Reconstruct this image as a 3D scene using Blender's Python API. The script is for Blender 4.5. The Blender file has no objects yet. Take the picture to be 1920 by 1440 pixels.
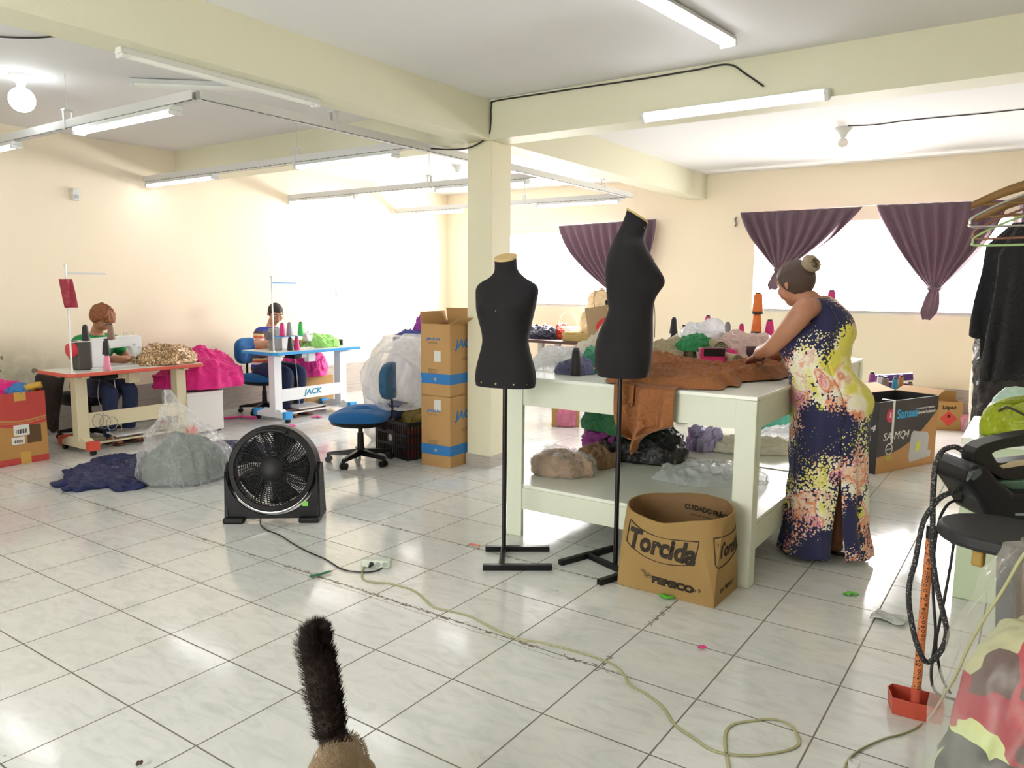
import bpy, bmesh, math, random
from mathutils import Vector, Matrix, noise, Euler

# ------------------------------------------------------------------ camera
SC = bpy.context.scene
COL = SC.collection
PI = math.pi
FPX = 1430.5
PITCH, YAW, ROLL = .12605, -.60532, .0085
CAM = Vector((3.3946, -1.3302, 1.4964))
Fw = Vector((math.sin(YAW)*math.cos(PITCH), math.cos(YAW)*math.cos(PITCH), -math.sin(PITCH)))
Rt0 = Vector((math.cos(YAW), -math.sin(YAW), 0))
Up0 = Rt0.cross(Fw)
Rt = math.cos(ROLL)*Rt0 + math.sin(ROLL)*Up0
Up = -math.sin(ROLL)*Rt0 + math.cos(ROLL)*Up0
cd = bpy.data.cameras.new('camera')
cd.sensor_width = 36
cd.lens = FPX/1920*36
cd.clip_start = .05
cam = bpy.data.objects.new('camera', cd)
COL.objects.link(cam)
mw = Matrix((Rt, Up, -Fw)).transposed().to_4x4()
mw.translation = CAM
cam.matrix_world = mw
SC.camera = cam

# ------------------------------------------------------------------ world, exposure, daylight
SC.view_settings.view_transform = 'Standard'
SC.view_settings.look = 'None'
SC.view_settings.gamma = 1
SC.view_settings.use_curve_mapping = False
SC.view_settings.exposure = 0.12
w = bpy.data.worlds.new('overcast_sky')
SC.world = w
w.use_nodes = True
bg = w.node_tree.nodes['Background']
bg.inputs[0].default_value = (1.0, .985, .98, 1)
bg.inputs[1].default_value = 11.0
SC.cycles.max_bounces = 8
SC.cycles.diffuse_bounces = 4
SC.cycles.transparent_max_bounces = 12
SC.cycles.transmission_bounces = 6
SC.cycles.caustics_reflective = False
SC.cycles.caustics_refractive = False
SC.cycles.sample_clamp_indirect = 6
SC.cycles.use_denoising = True

def area(name, loc, rot, sx, sy, power, color=(1, 1, 1), portal=False):
    l = bpy.data.lights.new(name, 'AREA')
    l.shape = 'RECTANGLE'; l.size = sx; l.size_y = sy; l.energy = power; l.color = color
    if portal: l.cycles.is_portal = True
    o = bpy.data.objects.new(name, l)
    o.location = loc; o.rotation_euler = rot
    COL.objects.link(o)
    return o
# daylight entering by the two windows of the back wall, plus an added green fill behind the camera
area('daylight_or_fill', (1.71, 8.66, 1.78), (math.radians(-90), 0, 0), 2.6, 1.0, 230, (1, .95, .93))
area('daylight_or_fill', (-2.45, 8.66, 1.78), (math.radians(-90), 0, 0), 2.5, 1.0, 230, (1, .95, .93))
area('daylight_or_fill', (1.1, -3.45, 1.15), (math.radians(90), 0, 0), 1.9, 2.0, 16, (.74, 1, .56))  # added fill lamp outside an invented doorway, greens the camera-facing sides

# ------------------------------------------------------------------ helpers
def lin(c):
    if isinstance(c, str):
        c = [int(c[i:i+2], 16)/255 for i in (0, 2, 4)]
    return tuple((x/12.92 if x <= .04045 else ((x+.055)/1.055)**2.4) for x in c[:3]) + (1,)

def FL(u, v, z=0.):
    d = Fw + Rt*((u-960)/FPX) - Up*((v-720)/FPX)
    return CAM + d*((z-CAM.z)/d.z)

def HY(u, v, y):
    d = Fw + Rt*((u-960)/FPX) - Up*((v-720)/FPX)
    return CAM + d*((y-CAM.y)/d.y)

def HX(u, v, x):
    d = Fw + Rt*((u-960)/FPX) - Up*((v-720)/FPX)
    return CAM + d*((x-CAM.x)/d.x)

class NT:
    def __init__(s, name):
        s.m = bpy.data.materials.new(name); s.m.use_nodes = True
        s.t = s.m.node_tree; s.b = s.t.nodes['Principled BSDF']; s.out = s.t.nodes['Material Output']
    def n(s, typ, **kw):
        x = s.t.nodes.new(typ)
        for k, v in kw.items(): setattr(x, k, v)
        return x
    def l(s, a, b): s.t.links.new(a, b)
    def math(s, op, a, b=None, c=None, clamp=False):
        x = s.n('ShaderNodeMath', operation=op); x.use_clamp = clamp
        for i, v in enumerate((a, b, c)):
            if v is None: continue
            if isinstance(v, (int, float)): x.inputs[i].default_value = v
            else: s.l(v, x.inputs[i])
        return x.outputs[0]
    def mix(s, f, a, b):
        x = s.n('ShaderNodeMix', data_type='RGBA')
        if isinstance(f, (int, float)): x.inputs[0].default_value = f
        else: s.l(f, x.inputs[0])
        for i, v in ((6, a), (7, b)):
            if isinstance(v, tuple): x.inputs[i].default_value = v
            else: s.l(v, x.inputs[i])
        return x.outputs[2]
    def coord(s, kind='Object'):
        return s.n('ShaderNodeTexCoord').outputs[kind]
    def noise(s, vec, scale, detail=3, rough=.5, dist=0):
        x = s.n('ShaderNodeTexNoise')
        s.l(vec, x.inputs['Vector']); x.inputs['Scale'].default_value = scale
        x.inputs['Detail'].default_value = detail; x.inputs['Roughness'].default_value = rough
        x.inputs['Distortion'].default_value = dist
        return x.outputs[0]
    def scale(s, vec, sc, loc=(0, 0, 0), rot=(0, 0, 0)):
        x = s.n('ShaderNodeMapping'); s.l(vec, x.inputs[0])
        x.inputs[1].default_value = loc; x.inputs[2].default_value = rot; x.inputs[3].default_value = sc
        return x.outputs[0]
    def ramp(s, f, stops, interp='LINEAR'):
        x = s.n('ShaderNodeValToRGB'); s.l(f, x.inputs[0]); r = x.color_ramp; r.interpolation = interp
        while len(r.elements) < len(stops): r.elements.new(.5)
        for e, (p, c) in zip(r.elements, stops):
            e.position = p; e.color = lin(c) if isinstance(c, str) else c
        return x.outputs[0]
    def bump(s, h, strength=.3, dist=.01):
        x = s.n('ShaderNodeBump'); x.inputs['Strength'].default_value = strength
        x.inputs['Distance'].default_value = dist
        s.l(h, x.inputs['Height']); s.l(x.outputs[0], s.b.inputs['Normal'])
    def set(s, **kw):
        for k, v in kw.items():
            k = {'color': 'Base Color', 'rough': 'Roughness', 'metal': 'Metallic', 'spec': 'Specular IOR Level', 'trans': 'Transmission Weight',
                 'alpha': 'Alpha', 'sheen': 'Sheen Weight', 'coat': 'Coat Weight', 'ecol': 'Emission Color', 'estr': 'Emission Strength'}.get(k, k)
            i = s.b.inputs[k]
            if hasattr(v, 'is_linked') or hasattr(v, 'links'): s.l(v, i)
            else: i.default_value = lin(v) if isinstance(v, str) else v
        return s

_M = {}
def plain(name, color, rough=.5, metal=0., **kw):
    if name in _M: return _M[name]
    t = NT(name); t.set(color=color, rough=rough, metal=metal, **kw); _M[name] = t.m
    return t.m
def emit(name, color, strength):
    if name in _M: return _M[name]
    t = NT(name); t.set(color='ffffff', ecol=color, estr=strength); _M[name] = t.m
    return t.m
def cloth(name, color, color2=None, rough=.85, bump=.35, scale=60, sheen=.1, wk=1.):
    """woven cloth: fine weave bump, broad uneven dye"""
    if name in _M: return _M[name]
    t = NT(name); c = t.coord()
    c2 = color2 or ''.join('%02x' % max(0, int(int(color[i:i+2], 16)*.82)) for i in (0, 2, 4))
    f = t.noise(c, 9, 4, .6)
    t.set(color=t.mix(f, lin(color), lin(c2)), rough=rough, sheen=sheen)
    h = t.noise(t.scale(c, (1, 1, 1)), scale, 5, .65)
    if wk and not any(q in name for q in ('upholstery', 'denim', 'jeans', 'black_jersey', 'knit_top', 'hanger', 'cover')):
        # soft wrinkles: sharp-crested ridged noise
        a = t.math('SUBTRACT', 1, t.math('ABSOLUTE', t.math('MULTIPLY', t.math('SUBTRACT', t.noise(t.scale(c, (1, .7, 1.3), (0, 0, 0), (.3, .2, .5)), 11, 2, .5, 1.3), .5), 5)), clamp=True)
        h = t.math('ADD', t.math('MULTIPLY', h, .25), t.math('MULTIPLY', a, 1.1*wk)); bump = max(bump, .5)
    t.bump(h, bump, .01)
    _M[name] = t.m
    return t.m
def card(name, color='b98d5a', color2='a87c4a'):
    if name in _M: return _M[name]
    t = NT(name); c = t.coord()
    f = t.noise(c, 5, 5, .6); w_ = t.noise(t.scale(c, (2, 2, 90)), 3, 2)
    t.set(color=t.mix(f, lin(color), lin(color2)), rough=.75)
    t.bump(w_, .08, .01)
    _M[name] = t.m
    return t.m
def film(name, tint='ffffff', alpha=.35, rough=.12, wr=.5, scale=22, white=.5, edge=.28):
    """thin clear plastic film: see-through, with milky creases and glints"""
    if name in _M: return _M[name]
    t = NT(name); c = t.coord()
    nz = t.noise(t.scale(c, (1, 1, .6)), scale, 3, .5, .8)
    cr = t.math('ABSOLUTE', t.math('SUBTRACT', nz, .5))
    cr = t.math('SUBTRACT', 1, t.math('MULTIPLY', cr, 14, clamp=True), clamp=True)
    t.set(color=tint, rough=rough)
    t.b.inputs['Subsurface Weight'].default_value = 0
    t.bump(nz, wr, .02)
    tr = t.n('ShaderNodeBsdfTransparent'); tl = t.n('ShaderNodeBsdfTranslucent'); tl.inputs[0].default_value = lin(tint)
    m1 = t.n('ShaderNodeMixShader'); m1.inputs[0].default_value = white
    t.l(t.b.outputs[0], m1.inputs[1]); t.l(tl.outputs[0], m1.inputs[2])
    lw = t.n('ShaderNodeLayerWeight'); lw.inputs[0].default_value = .35
    a = t.math('ADD', t.math('MULTIPLY', lw.outputs['Facing'], edge), t.math('MULTIPLY_ADD', cr, edge*.6, alpha), clamp=True)
    m2 = t.n('ShaderNodeMixShader'); t.l(a, m2.inputs[0])
    t.l(tr.outputs[0], m2.inputs[1]); t.l(m1.outputs[0], m2.inputs[2]); t.l(m2.outputs[0], t.out.inputs[0])
    _M[name] = t.m
    return t.m

class MB:
    """collects faces of one mesh part"""
    def __init__(s): s.v = []; s.f = []; s.mi = []; s.sm = []
    def add(s, vs, fs, m=0, smooth=False, M=None):
        b = len(s.v)
        if M is not None: vs = [M @ Vector(p) for p in vs]
        s.v += [tuple(p) for p in vs]
        for f in fs: s.f.append(tuple(b+i for i in f)); s.mi.append(m); s.sm.append(smooth)
        return s
    def box(s, x0, y0, z0, x1, y1, z1, m=0, M=None):
        x0, x1 = min(x0, x1), max(x0, x1); y0, y1 = min(y0, y1), max(y0, y1); z0, z1 = min(z0, z1), max(z0, z1)
        vs = [(x, y, z) for z in (z0, z1) for y in (y0, y1) for x in (x0, x1)]
        return s.add(vs, [(0, 2, 3, 1), (4, 5, 7, 6), (0, 1, 5, 4), (2, 6, 7, 3), (0, 4, 6, 2), (1, 3, 7, 5)], m, False, M)
    def prism(s, poly, z0, z1, m=0, M=None, smooth=False):
        n = len(poly)
        vs = [(p[0], p[1], z0) for p in poly] + [(p[0], p[1], z1) for p in poly]
        fs = [tuple(range(n-1, -1, -1)), tuple(range(n, 2*n))]
        s.add(vs, fs, m, False, M)
        return s.add(vs, [(i, (i+1) % n, n+(i+1) % n, n+i) for i in range(n)], m, smooth, M)
    def loft(s, rings, m=0, smooth=True, cap=True, closed=True, M=None):
        n = len(rings[0]); vs = [p for r in rings for p in r]; fs = []
        for k in range(len(rings)-1):
            for i in range(n if closed else n-1):
                j = (i+1) % n
                fs.append((k*n+i, k*n+j, (k+1)*n+j, (k+1)*n+i))
        s.add(vs, fs, m, smooth, M)
        if cap and closed:
            s.add(rings[0], [tuple(range(n-1, -1, -1))], m, False, M)
            s.add(rings[-1], [tuple(range(n))], m, False, M)
        return s
    def lathe(s, prof, n=24, m=0, M=None, smooth=True, cap=True):
        return s.loft([[(r*math.cos(2*PI*i/n), r*math.sin(2*PI*i/n), z) for i in range(n)] for r, z in prof], m, smooth, cap, True, M)
    def tube(s, pts, r, n=8, m=0, M=None, closed=False, cap=True, flat=1., smooth=True):
        pts = [Vector(p) for p in pts]; K = len(pts)
        rs = r if isinstance(r, (list, tuple)) else [r]*K
        up = None; rings = []
        for k, p in enumerate(pts):
            if closed: t = pts[(k+1) % K]-pts[k-1]
            else: t = pts[min(k+1, K-1)]-pts[max(k-1, 0)]
            if t.length < 1e-9: t = Vector((0, 0, 1))
            t.normalize()
            if up is None:
                up = Vector((0, 0, 1)) if abs(t.z) < .9 else Vector((1, 0, 0))
            up = (up - t*up.dot(t))
            if up.length < 1e-6: up = t.orthogonal()
            up.normalize(); sd = t.cross(up)
            rings.append([p + (sd*math.cos(2*PI*i/n) + up*math.sin(2*PI*i/n)*flat)*rs[k] for i in range(n)])
        if closed: rings.append(rings[0])
        return s.loft(rings, m, smooth, cap and not closed, True, M)
    def cyl(s, p0, p1, r0, r1=None, n=16, m=0, M=None, smooth=True):
        return s.tube([p0, p1], [r0, r0 if r1 is None else r1], n, m, M, smooth=smooth)
    def grid(s, fn, nu, nv, m=0, smooth=True, M=None, wrap=False):
        vs = [fn(i/nu, j/nv) for j in range(nv+1) for i in range(nu+1)]
        fs = [(j*(nu+1)+i, j*(nu+1)+i+1, (j+1)*(nu+1)+i+1, (j+1)*(nu+1)+i) for j in range(nv) for i in range(nu)]
        return s.add(vs, fs, m, smooth, M)
    def sphere(s, c, r, n=16, m=0, sz=(1, 1, 1), M=None):
        rings = []
        for k in range(n//2+1):
            a = -PI/2 + PI*k/(n//2); rr = max(math.cos(a), 1e-3)*r
            rings.append([(c[0]+rr*math.cos(2*PI*i/n)*sz[0], c[1]+rr*math.sin(2*PI*i/n)*sz[1], c[2]+r*math.sin(a)*sz[2]) for i in range(n)])
        return s.loft(rings, m, True, True, True, M)
    def build(s, name, mats, parent=None, bevel=0, seg=2, solid=0, sub=0, loc=None, weld=False):
        me = bpy.data.meshes.new(name)
        me.from_pydata(s.v, [], s.f)
        if not isinstance(mats, (list, tuple)): mats = [mats]
        for x in mats: me.materials.append(x)
        me.polygons.foreach_set('material_index', s.mi)
        me.polygons.foreach_set('use_smooth', s.sm)
        me.update()
        o = bpy.data.objects.new(name, me); COL.objects.link(o)
        if weld or bevel or sub:
            b = bmesh.new(); b.from_mesh(me); bmesh.ops.remove_doubles(b, verts=b.verts, dist=1e-5); b.to_mesh(me); b.free()
        if parent is not None: o.parent = parent
        if loc is not None: o.location = loc
        if solid:
            q = o.modifiers.new('s', 'SOLIDIFY'); q.thickness = solid; q.offset = 0
        if bevel:
            q = o.modifiers.new('b', 'BEVEL'); q.width = bevel; q.segments = seg; q.limit_method = 'ANGLE'; q.angle_limit = .7
        if sub:
            q = o.modifiers.new('u', 'SUBSURF'); q.levels = sub; q.render_levels = sub
        return o

def tag(o, label, cat, group=None, kind=None):
    o['label'] = label; o['category'] = cat
    if group: o['group'] = group
    if kind: o['kind'] = kind
    return o
def thing(name, label, cat, loc=(0, 0, 0), rz=0., group=None):
    o = bpy.data.objects.new(name, None); COL.objects.link(o)
    o.empty_display_size = .1
    o.location = loc; o.rotation_euler = (0, 0, rz)
    return tag(o, label, cat, group)
def struct(o): o['kind'] = 'structure'; return o
def copy_thing(root, loc, rz, label, group=None):
    r = root.copy(); COL.objects.link(r); r.location = loc; r.rotation_euler = (0, 0, rz); r['label'] = label
    if group: r['group'] = group
    for ch in list(root.children):
        c = ch.copy(); COL.objects.link(c); c.parent = r
        for g in list(ch.children):
            d = g.copy(); COL.objects.link(d); d.parent = c
    return r
def smooth_path(pts, k=8, closed=False):
    """Catmull-Rom through the points"""
    P = [Vector(p) for p in pts]; n = len(P); out = []
    for i in range(n if closed else n-1):
        p0 = P[(i-1) % n] if closed or i > 0 else P[0]; p1 = P[i]; p2 = P[(i+1) % n]
        p3 = P[(i+2) % n] if closed or i+2 < n else P[-1]
        for j in range(k):
            t = j/k
            out.append(.5*((2*p1) + (p2-p0)*t + (2*p0-5*p1+4*p2-p3)*t*t + (3*p1-p0-3*p2+p3)*t**3))
    if not closed: out.append(P[-1])
    return out
def rot(ax, deg): return Matrix.Rotation(math.radians(deg), 4, ax)
def tr(x, y, z): return Matrix.Translation((x, y, z))

_TXT = {}
def text(name, body, mat, parent, loc, rotm, size, shear=0., bold=0., sx=1., thick=.0006, align='CENTER'):
    """lettering as a thin solid; rotm = 3x3 (or 4x4) with X right, Y up, Z out of the surface"""
    cu = bpy.data.curves.new(name, 'FONT'); cu.body = body; cu.size = size; cu.shear = shear; cu.offset = bold
    cu.extrude = thick; cu.align_x = align; cu.align_y = 'CENTER'; cu.resolution_u = 3
    t = bpy.data.objects.new(name, cu); COL.objects.link(t)
    me = bpy.data.meshes.new_from_object(t)
    bpy.data.objects.remove(t)
    me.materials.clear(); me.materials.append(mat)
    o = bpy.data.objects.new(name, me); COL.objects.link(o)
    if parent is not None: o.parent = parent
    M = rotm.to_4x4() @ Matrix.Diagonal((sx, 1, 1, 1))
    M.translation = Vector(loc)
    o.matrix_local = M
    return o
# text frames: letters facing -Y, +X, +Y, and up
FACE_NY = Matrix(((1, 0, 0), (0, 0, -1), (0, 1, 0)))
FACE_PX = Matrix(((0, 0, 1), (1, 0, 0), (0, 1, 0)))

def rid(p, o=0.):
    return 1 - abs(noise.noise(p + Vector((o, o*1.7, -o))))*2
def crease(p, f, seed, warp=.5):
    """cloth-like ridged folds, -1..1"""
    q = p*f + Vector((seed*3.1, seed*1.3, seed*7.7))
    wv = noise.noise_vector(q*.5)*warp*2
    a = rid(q + wv); b = rid(q*2.1 + wv*1.5, 5.); c = rid(q*4.3 + wv*2, 9.)
    a = a*abs(a)
    return a*.55 + b*.32 + c*.18
def heap(name, mat, loc, rx, ry, h, seed=0, wr=.03, f=7., rz=0., edge=.18, power=2.4, nx=150, nr=60, lobes=None, tilt=0., parent=None, stretch=(1, 1, 1), tops=None, under=True):
    """a pile of soft cloth resting on a surface: rounded mound with folds and an uneven outline"""
    sv = Vector((seed*1.7, seed*-2.3, seed*.9)); vs = []; st = Vector(stretch)
    def outline(a):
        d = Vector((math.cos(a), math.sin(a), 0))
        return 1 + edge*noise.noise(d*1.6+sv) + edge*.5*noise.noise(d*4.5+sv)
    for k in range(nr+1):
        t = k/nr
        # t 0 centre top -> .8 rim on the ground -> 1 tucked underneath
        ang = t/.86*PI/2
        if t <= .86:
            rr = math.sin(ang)**.8; zz = max(math.cos(ang), 0)**(2/power)
        else:
            rr = 1-(t-.86)*1.6; zz = 0
        for i in range(nx):
            a = 2*PI*i/nx; o_ = outline(a)
            x = rr*math.cos(a)*o_; y = rr*math.sin(a)*o_
            zt = zz
            p = Vector((x*rx, y*ry, zt*h))
            big = noise.noise(Vector((x*1.5, y*1.5, 0))+sv*2)
            zt *= 1 + .35*big + tilt*x
            p.z = zt*h
            if tops:
                for tx, ty, th, ts in tops:
                    p.z += zz*th*math.exp(-((x-tx)**2+(y-ty)**2)/(ts*ts))
            if zz > 0 or rr > .9:
                c = crease(Vector((p.x*st.x, p.y*st.y, p.z*st.z)), f, seed)
                n = Vector((x, y, .4+zz)).normalized()
                p += n*wr*(c-.35)*min(1, .25+zz*2)
            p.z = max(p.z, .002 if t <= .86 else 0.)
            vs.append(p)
    fs = [((k)*nx+i, (k+1)*nx+i, (k+1)*nx+(i+1) % nx, k*nx+(i+1) % nx) for k in range(nr) for i in range(nx)]
    b = MB(); b.add(vs, fs, 0, True)
    b.add([vs[nr*nx+i] for i in range(nx)], [tuple(range(nx))], 0, False)
    o = b.build(name, mat, parent, weld=True)
    if parent is None or loc is not None: o.location = loc
    o.rotation_euler = (0, 0, rz)
    return o

# ------------------------------------------------------------------ the room
XW, YB, ZC, ZB = -4.61, 8.38, 2.95, 2.647      # left wall, back wall, ceiling, beam undersides
XR, YF = 4.9, -3.3
T = .41
def m_floor():
    t = NT('floor_tile'); c = t.coord('Object'); sp = t.n('ShaderNodeSeparateXYZ'); t.l(c, sp.inputs[0])
    wob = t.noise(c, 1.3, 2)
    def line(ax, half):
        f = t.math('FRACT', t.math('ADD', t.math('DIVIDE', sp.outputs[ax], T), 100.5))
        d = t.math('MULTIPLY', t.math('ABSOLUTE', t.math('SUBTRACT', f, .5)), T)
        return t.math('LESS_THAN', d, half)
    g = t.math('MAXIMUM', line(0, .0031), line(1, .0031))
    # tone of each tile and the faint marbling inside it
    cell = t.n('ShaderNodeVectorMath', operation='FLOOR'); sc = t.scale(c, (1/T, 1/T, 0), (100, 100, 0)); t.l(sc, cell.inputs[0])
    wn = t.n('ShaderNodeTexWhiteNoise'); t.l(cell.outputs[0], wn.inputs[0])
    vein = t.noise(t.scale(c, (1.2, 3, 1)), 4, 7, .62, 1.5)
    base = t.ramp(vein, [(.3, 'ccd0cd'), (.48, 'd9dcda'), (.6, 'dfe1df'), (.8, 'd0d3d0')])
    base = t.mix(t.math('MULTIPLY', wn.outputs[0], .16), base, lin('c2c8c0'))
    gcol = t.mix(t.noise(c, 14, 3), lin('5f594f'), lin('8a8378'))
    col = t.mix(g, base, gcol)
    # broken grout along three long joints
    def crack(ax, pos, wdt, lo, hi, thr, oax):
        d = t.math('ABSOLUTE', t.math('SUBTRACT', t.math('ADD', sp.outputs[ax], t.math('MULTIPLY', t.math('SUBTRACT', t.noise(c, 6, 3), .5), .02)), pos))
        m = t.math('LESS_THAN', d, wdt)
        rn = t.math('MULTIPLY', t.math('GREATER_THAN', sp.outputs[oax], lo), t.math('LESS_THAN', sp.outputs[oax], hi))
        nz = t.math('GREATER_THAN', t.noise(t.scale(c, (1, 1, 1)), 38, 5, .75), thr)
        nz2 = t.math('GREATER_THAN', t.noise(c, 3.5, 2), .47)
        return t.math('MULTIPLY', t.math('MULTIPLY', m, rn), t.math('MULTIPLY', nz, nz2))
    k = t.math('MAXIMUM', crack(1, 3*T, .014, -2.3, 2.25, .53, 0), crack(1, 5*T, .012, -.6, 2.0, .54, 0))
    k = t.math('MAXIMUM', k, crack(0, 5*T, .014, 1.2, 1.95, .53, 1))
    thin = t.math('MULTIPLY', t.math('LESS_THAN', t.math('ABSOLUTE', t.math('SUBTRACT', t.math('ADD', sp.outputs[1], t.math('MULTIPLY', t.noise(c, 5, 3), .02)), 3*T-.022)), .0014),
                  t.math('MULTIPLY', t.math('GREATER_THAN', sp.outputs[0], -2.3), t.math('LESS_THAN', sp.outputs[0], 1.9)))
    k = t.math('MAXIMUM', k, thin)
    col = t.mix(k, col, t.mix(t.noise(c, 60, 3), lin('4a3f36'), lin('8f8474')))
    # specks of dirt
    vor = t.n('ShaderNodeTexVoronoi'); t.l(t.scale(c, (1, 1, 0)), vor.inputs['Vector']); vor.inputs['Scale'].default_value = 5.5
    sk = t.math('MULTIPLY', t.math('LESS_THAN', vor.outputs['Distance'], .022), t.math('GREATER_THAN', t.noise(c, 3, 2), .52))
    col = t.mix(t.math('MULTIPLY', sk, .7), col, lin('5a5048'))
    r = t.math('MULTIPLY_ADD', t.noise(c, 5, 5, .7), .18, .03)
    r = t.math('MAXIMUM', r, t.math('MULTIPLY', t.math('MAXIMUM', g, k), .8))
    t.set(color=col, rough=r, spec=.5)
    hb = t.math('SUBTRACT', t.math('MULTIPLY', t.noise(c, 2.4, 2), .25), t.math('MULTIPLY', g, .35))
    t.bump(hb, .25, .01)
    return t.m
def m_wall(name, color, peel=False):
    t = NT(name); c = t.coord('Object')
    f = t.noise(c, 1.1, 4, .6); col = t.mix(t.math('MULTIPLY', f, .35), lin(color), lin('e8dcc0'))
    fine = t.noise(c, 45, 4, .6)
    if peel:
        sp = t.n('ShaderNodeSeparateXYZ'); t.l(c, sp.inputs[0])
        dy = t.math('MULTIPLY', t.math('SUBTRACT', sp.outputs[1], 1.85), 1.1); dz = t.math('MULTIPLY', t.math('SUBTRACT', sp.outputs[2], .62), 2.2)
        d = t.math('SQRT', t.math('ADD', t.math('MULTIPLY', dy, dy), t.math('MULTIPLY', dz, dz)))
        reg = t.math('SUBTRACT', 1, t.math('MULTIPLY', d, 1.0), clamp=True)
        grime = t.math('MULTIPLY', reg, t.noise(c, 7, 6, .7))
        col = t.mix(t.math('MULTIPLY', grime, 1.3, clamp=True), col, lin('9d9a86'))
        pl = t.math('GREATER_THAN', t.math('MULTIPLY', t.noise(c, 4.3, 3, .55), t.math('POWER', reg, .35)), .56)
        col = t.mix(pl, col, lin('8b8168'))
    t.set(color=col, rough=.6, spec=.3)
    t.bump(fine, .12, .01)
    return t.m
def m_strip():
    t = NT('grey_skirting_tile'); c = t.coord('Object')
    st = t.noise(t.scale(c, (1, 1, 14)), 3, 6, .65, .6)
    t.set(color=t.ramp(st, [(.3, 'a39b92'), (.5, 'b8b0a7'), (.7, '938b84')]), rough=.35)
    return t.m
M_WALL = m_wall('cream_wall_paint', 'f2e6cf'); M_WALLL = m_wall('cream_wall_paint_worn', 'f2e6cf', True)
M_BEAM = m_wall('beam_paint', 'd8d8c0'); M_CEIL = plain('ceiling_paint', 'e2e2e2', .8); M_STRIP = m_strip(); M_FLOOR = m_floor()

b = MB(); b.box(XW-.2, YF-1.5, -.12, XR+.2, YB+.2, 0); struct(b.build('floor', M_FLOOR))
b = MB(); b.box(XW-.2, YF-.2, ZC, XR+.2, YB+.2, ZC+.15); struct(b.build('ceiling', M_CEIL))
b = MB(); b.box(XW-.2, YF-.2, 0, XW, YB+.2, ZC); struct(b.build('wall_left', M_WALLL))
b = MB(); b.box(XR, YF-.2, 0, XR+.2, YB+.2, ZC); struct(b.build('wall_right', M_WALL))
W1 = (-3.72, -1.18, 1.24, 2.30); W2 = (.36, 3.06, 1.24, 2.30)
b = MB()
b.box(XW, YB, 0, XR, YB+.2, 1.24); b.box(XW, YB, 2.30, XR, YB+.2, ZC)
for x0, x1 in ((XW, W1[0]), (W1[1], W2[0]), (W2[1], XR)): b.box(x0, YB, 1.24, x1, YB+.2, 2.30)
struct(b.build('wall_back', M_WALL))
b = MB(); b.box(XW, YF-.2, 0, .1, YF, ZC); b.box(2.1, YF-.2, 0, XR, YF, ZC); b.box(.1, YF-.2, 2.25, 2.1, YF, ZC)  # unseen wall; its doorway is invented to let the fill light in
struct(b.build('wall_front', M_WALL))
# beams and the column
b = MB(); b.box(-.53, YF, ZB, -.29, YB, ZC); struct(b.build('trim_1', M_BEAM))
b = MB(); b.box(XW, 3.66, ZB, -.53, 3.90, ZC); b.box(-.29, 3.66, ZB, XR, 3.90, ZC); struct(b.build('trim_2', M_BEAM))
b = MB(); b.box(-.53, 3.68, 0, -.285, 3.95, ZB); o = struct(b.build('trim_3', m_wall('column_paint', 'e2dfc4'), bevel=.006))
b = MB(); b.box(-.536, 3.672, 0, -.279, 3.958, .1); struct(b.build('baseboard_column', M_STRIP))
b = MB(); b.box(XW, YF, 0, XW+.012, YB, .415); struct(b.build('baseboard_left', M_STRIP))
b = MB(); b.box(XW+.012, YB-.012, 0, XR, YB, .415); struct(b.build('baseboard_back', M_STRIP))
# windows: frameless sliding glass on slim rails
M_RAIL = plain('white_rail', 'f4f2ee', .4)
def glass():
    t = NT('window_glass'); tr_ = t.n('ShaderNodeBsdfTransparent'); gl = t.n('ShaderNodeBsdfGlossy'); gl.inputs['Roughness'].default_value = .02
    m = t.n('ShaderNodeMixShader'); m.inputs[0].default_value = .05
    t.l(tr_.outputs[0], m.inputs[1]); t.l(gl.outputs[0], m.inputs[2]); t.l(m.outputs[0], t.out.inputs[0]); return t.m
M_GLASS = glass()
for k, (x0, x1, z0, z1) in enumerate((W1, W2)):
    e = bpy.data.objects.new('window_%d' % (k+1), None); COL.objects.link(e); e.location = ((x0+x1)/2, YB+.1, z0); struct(e)
    wd = (x1-x0)/2; hh = z1-z0
    b = MB(); b.box(-wd, -.03, 0, wd, .03, .02); b.box(-wd, -.03, hh-.03, wd, .03, hh); b.build('window_frame', M_RAIL, e)
    b = MB(); b.box(-wd, -.10, -.02, wd, .1, .0); b.build('window_sill', M_RAIL, e)
    for i in range(4):
        a = -wd + wd/2*i; y = .012 if i % 2 else -.012
        b = MB(); b.box(a+.002, y-.004, .02, a+wd/2-.002, y+.004, hh-.03); b.build('window_pane', M_GLASS, e)

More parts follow.
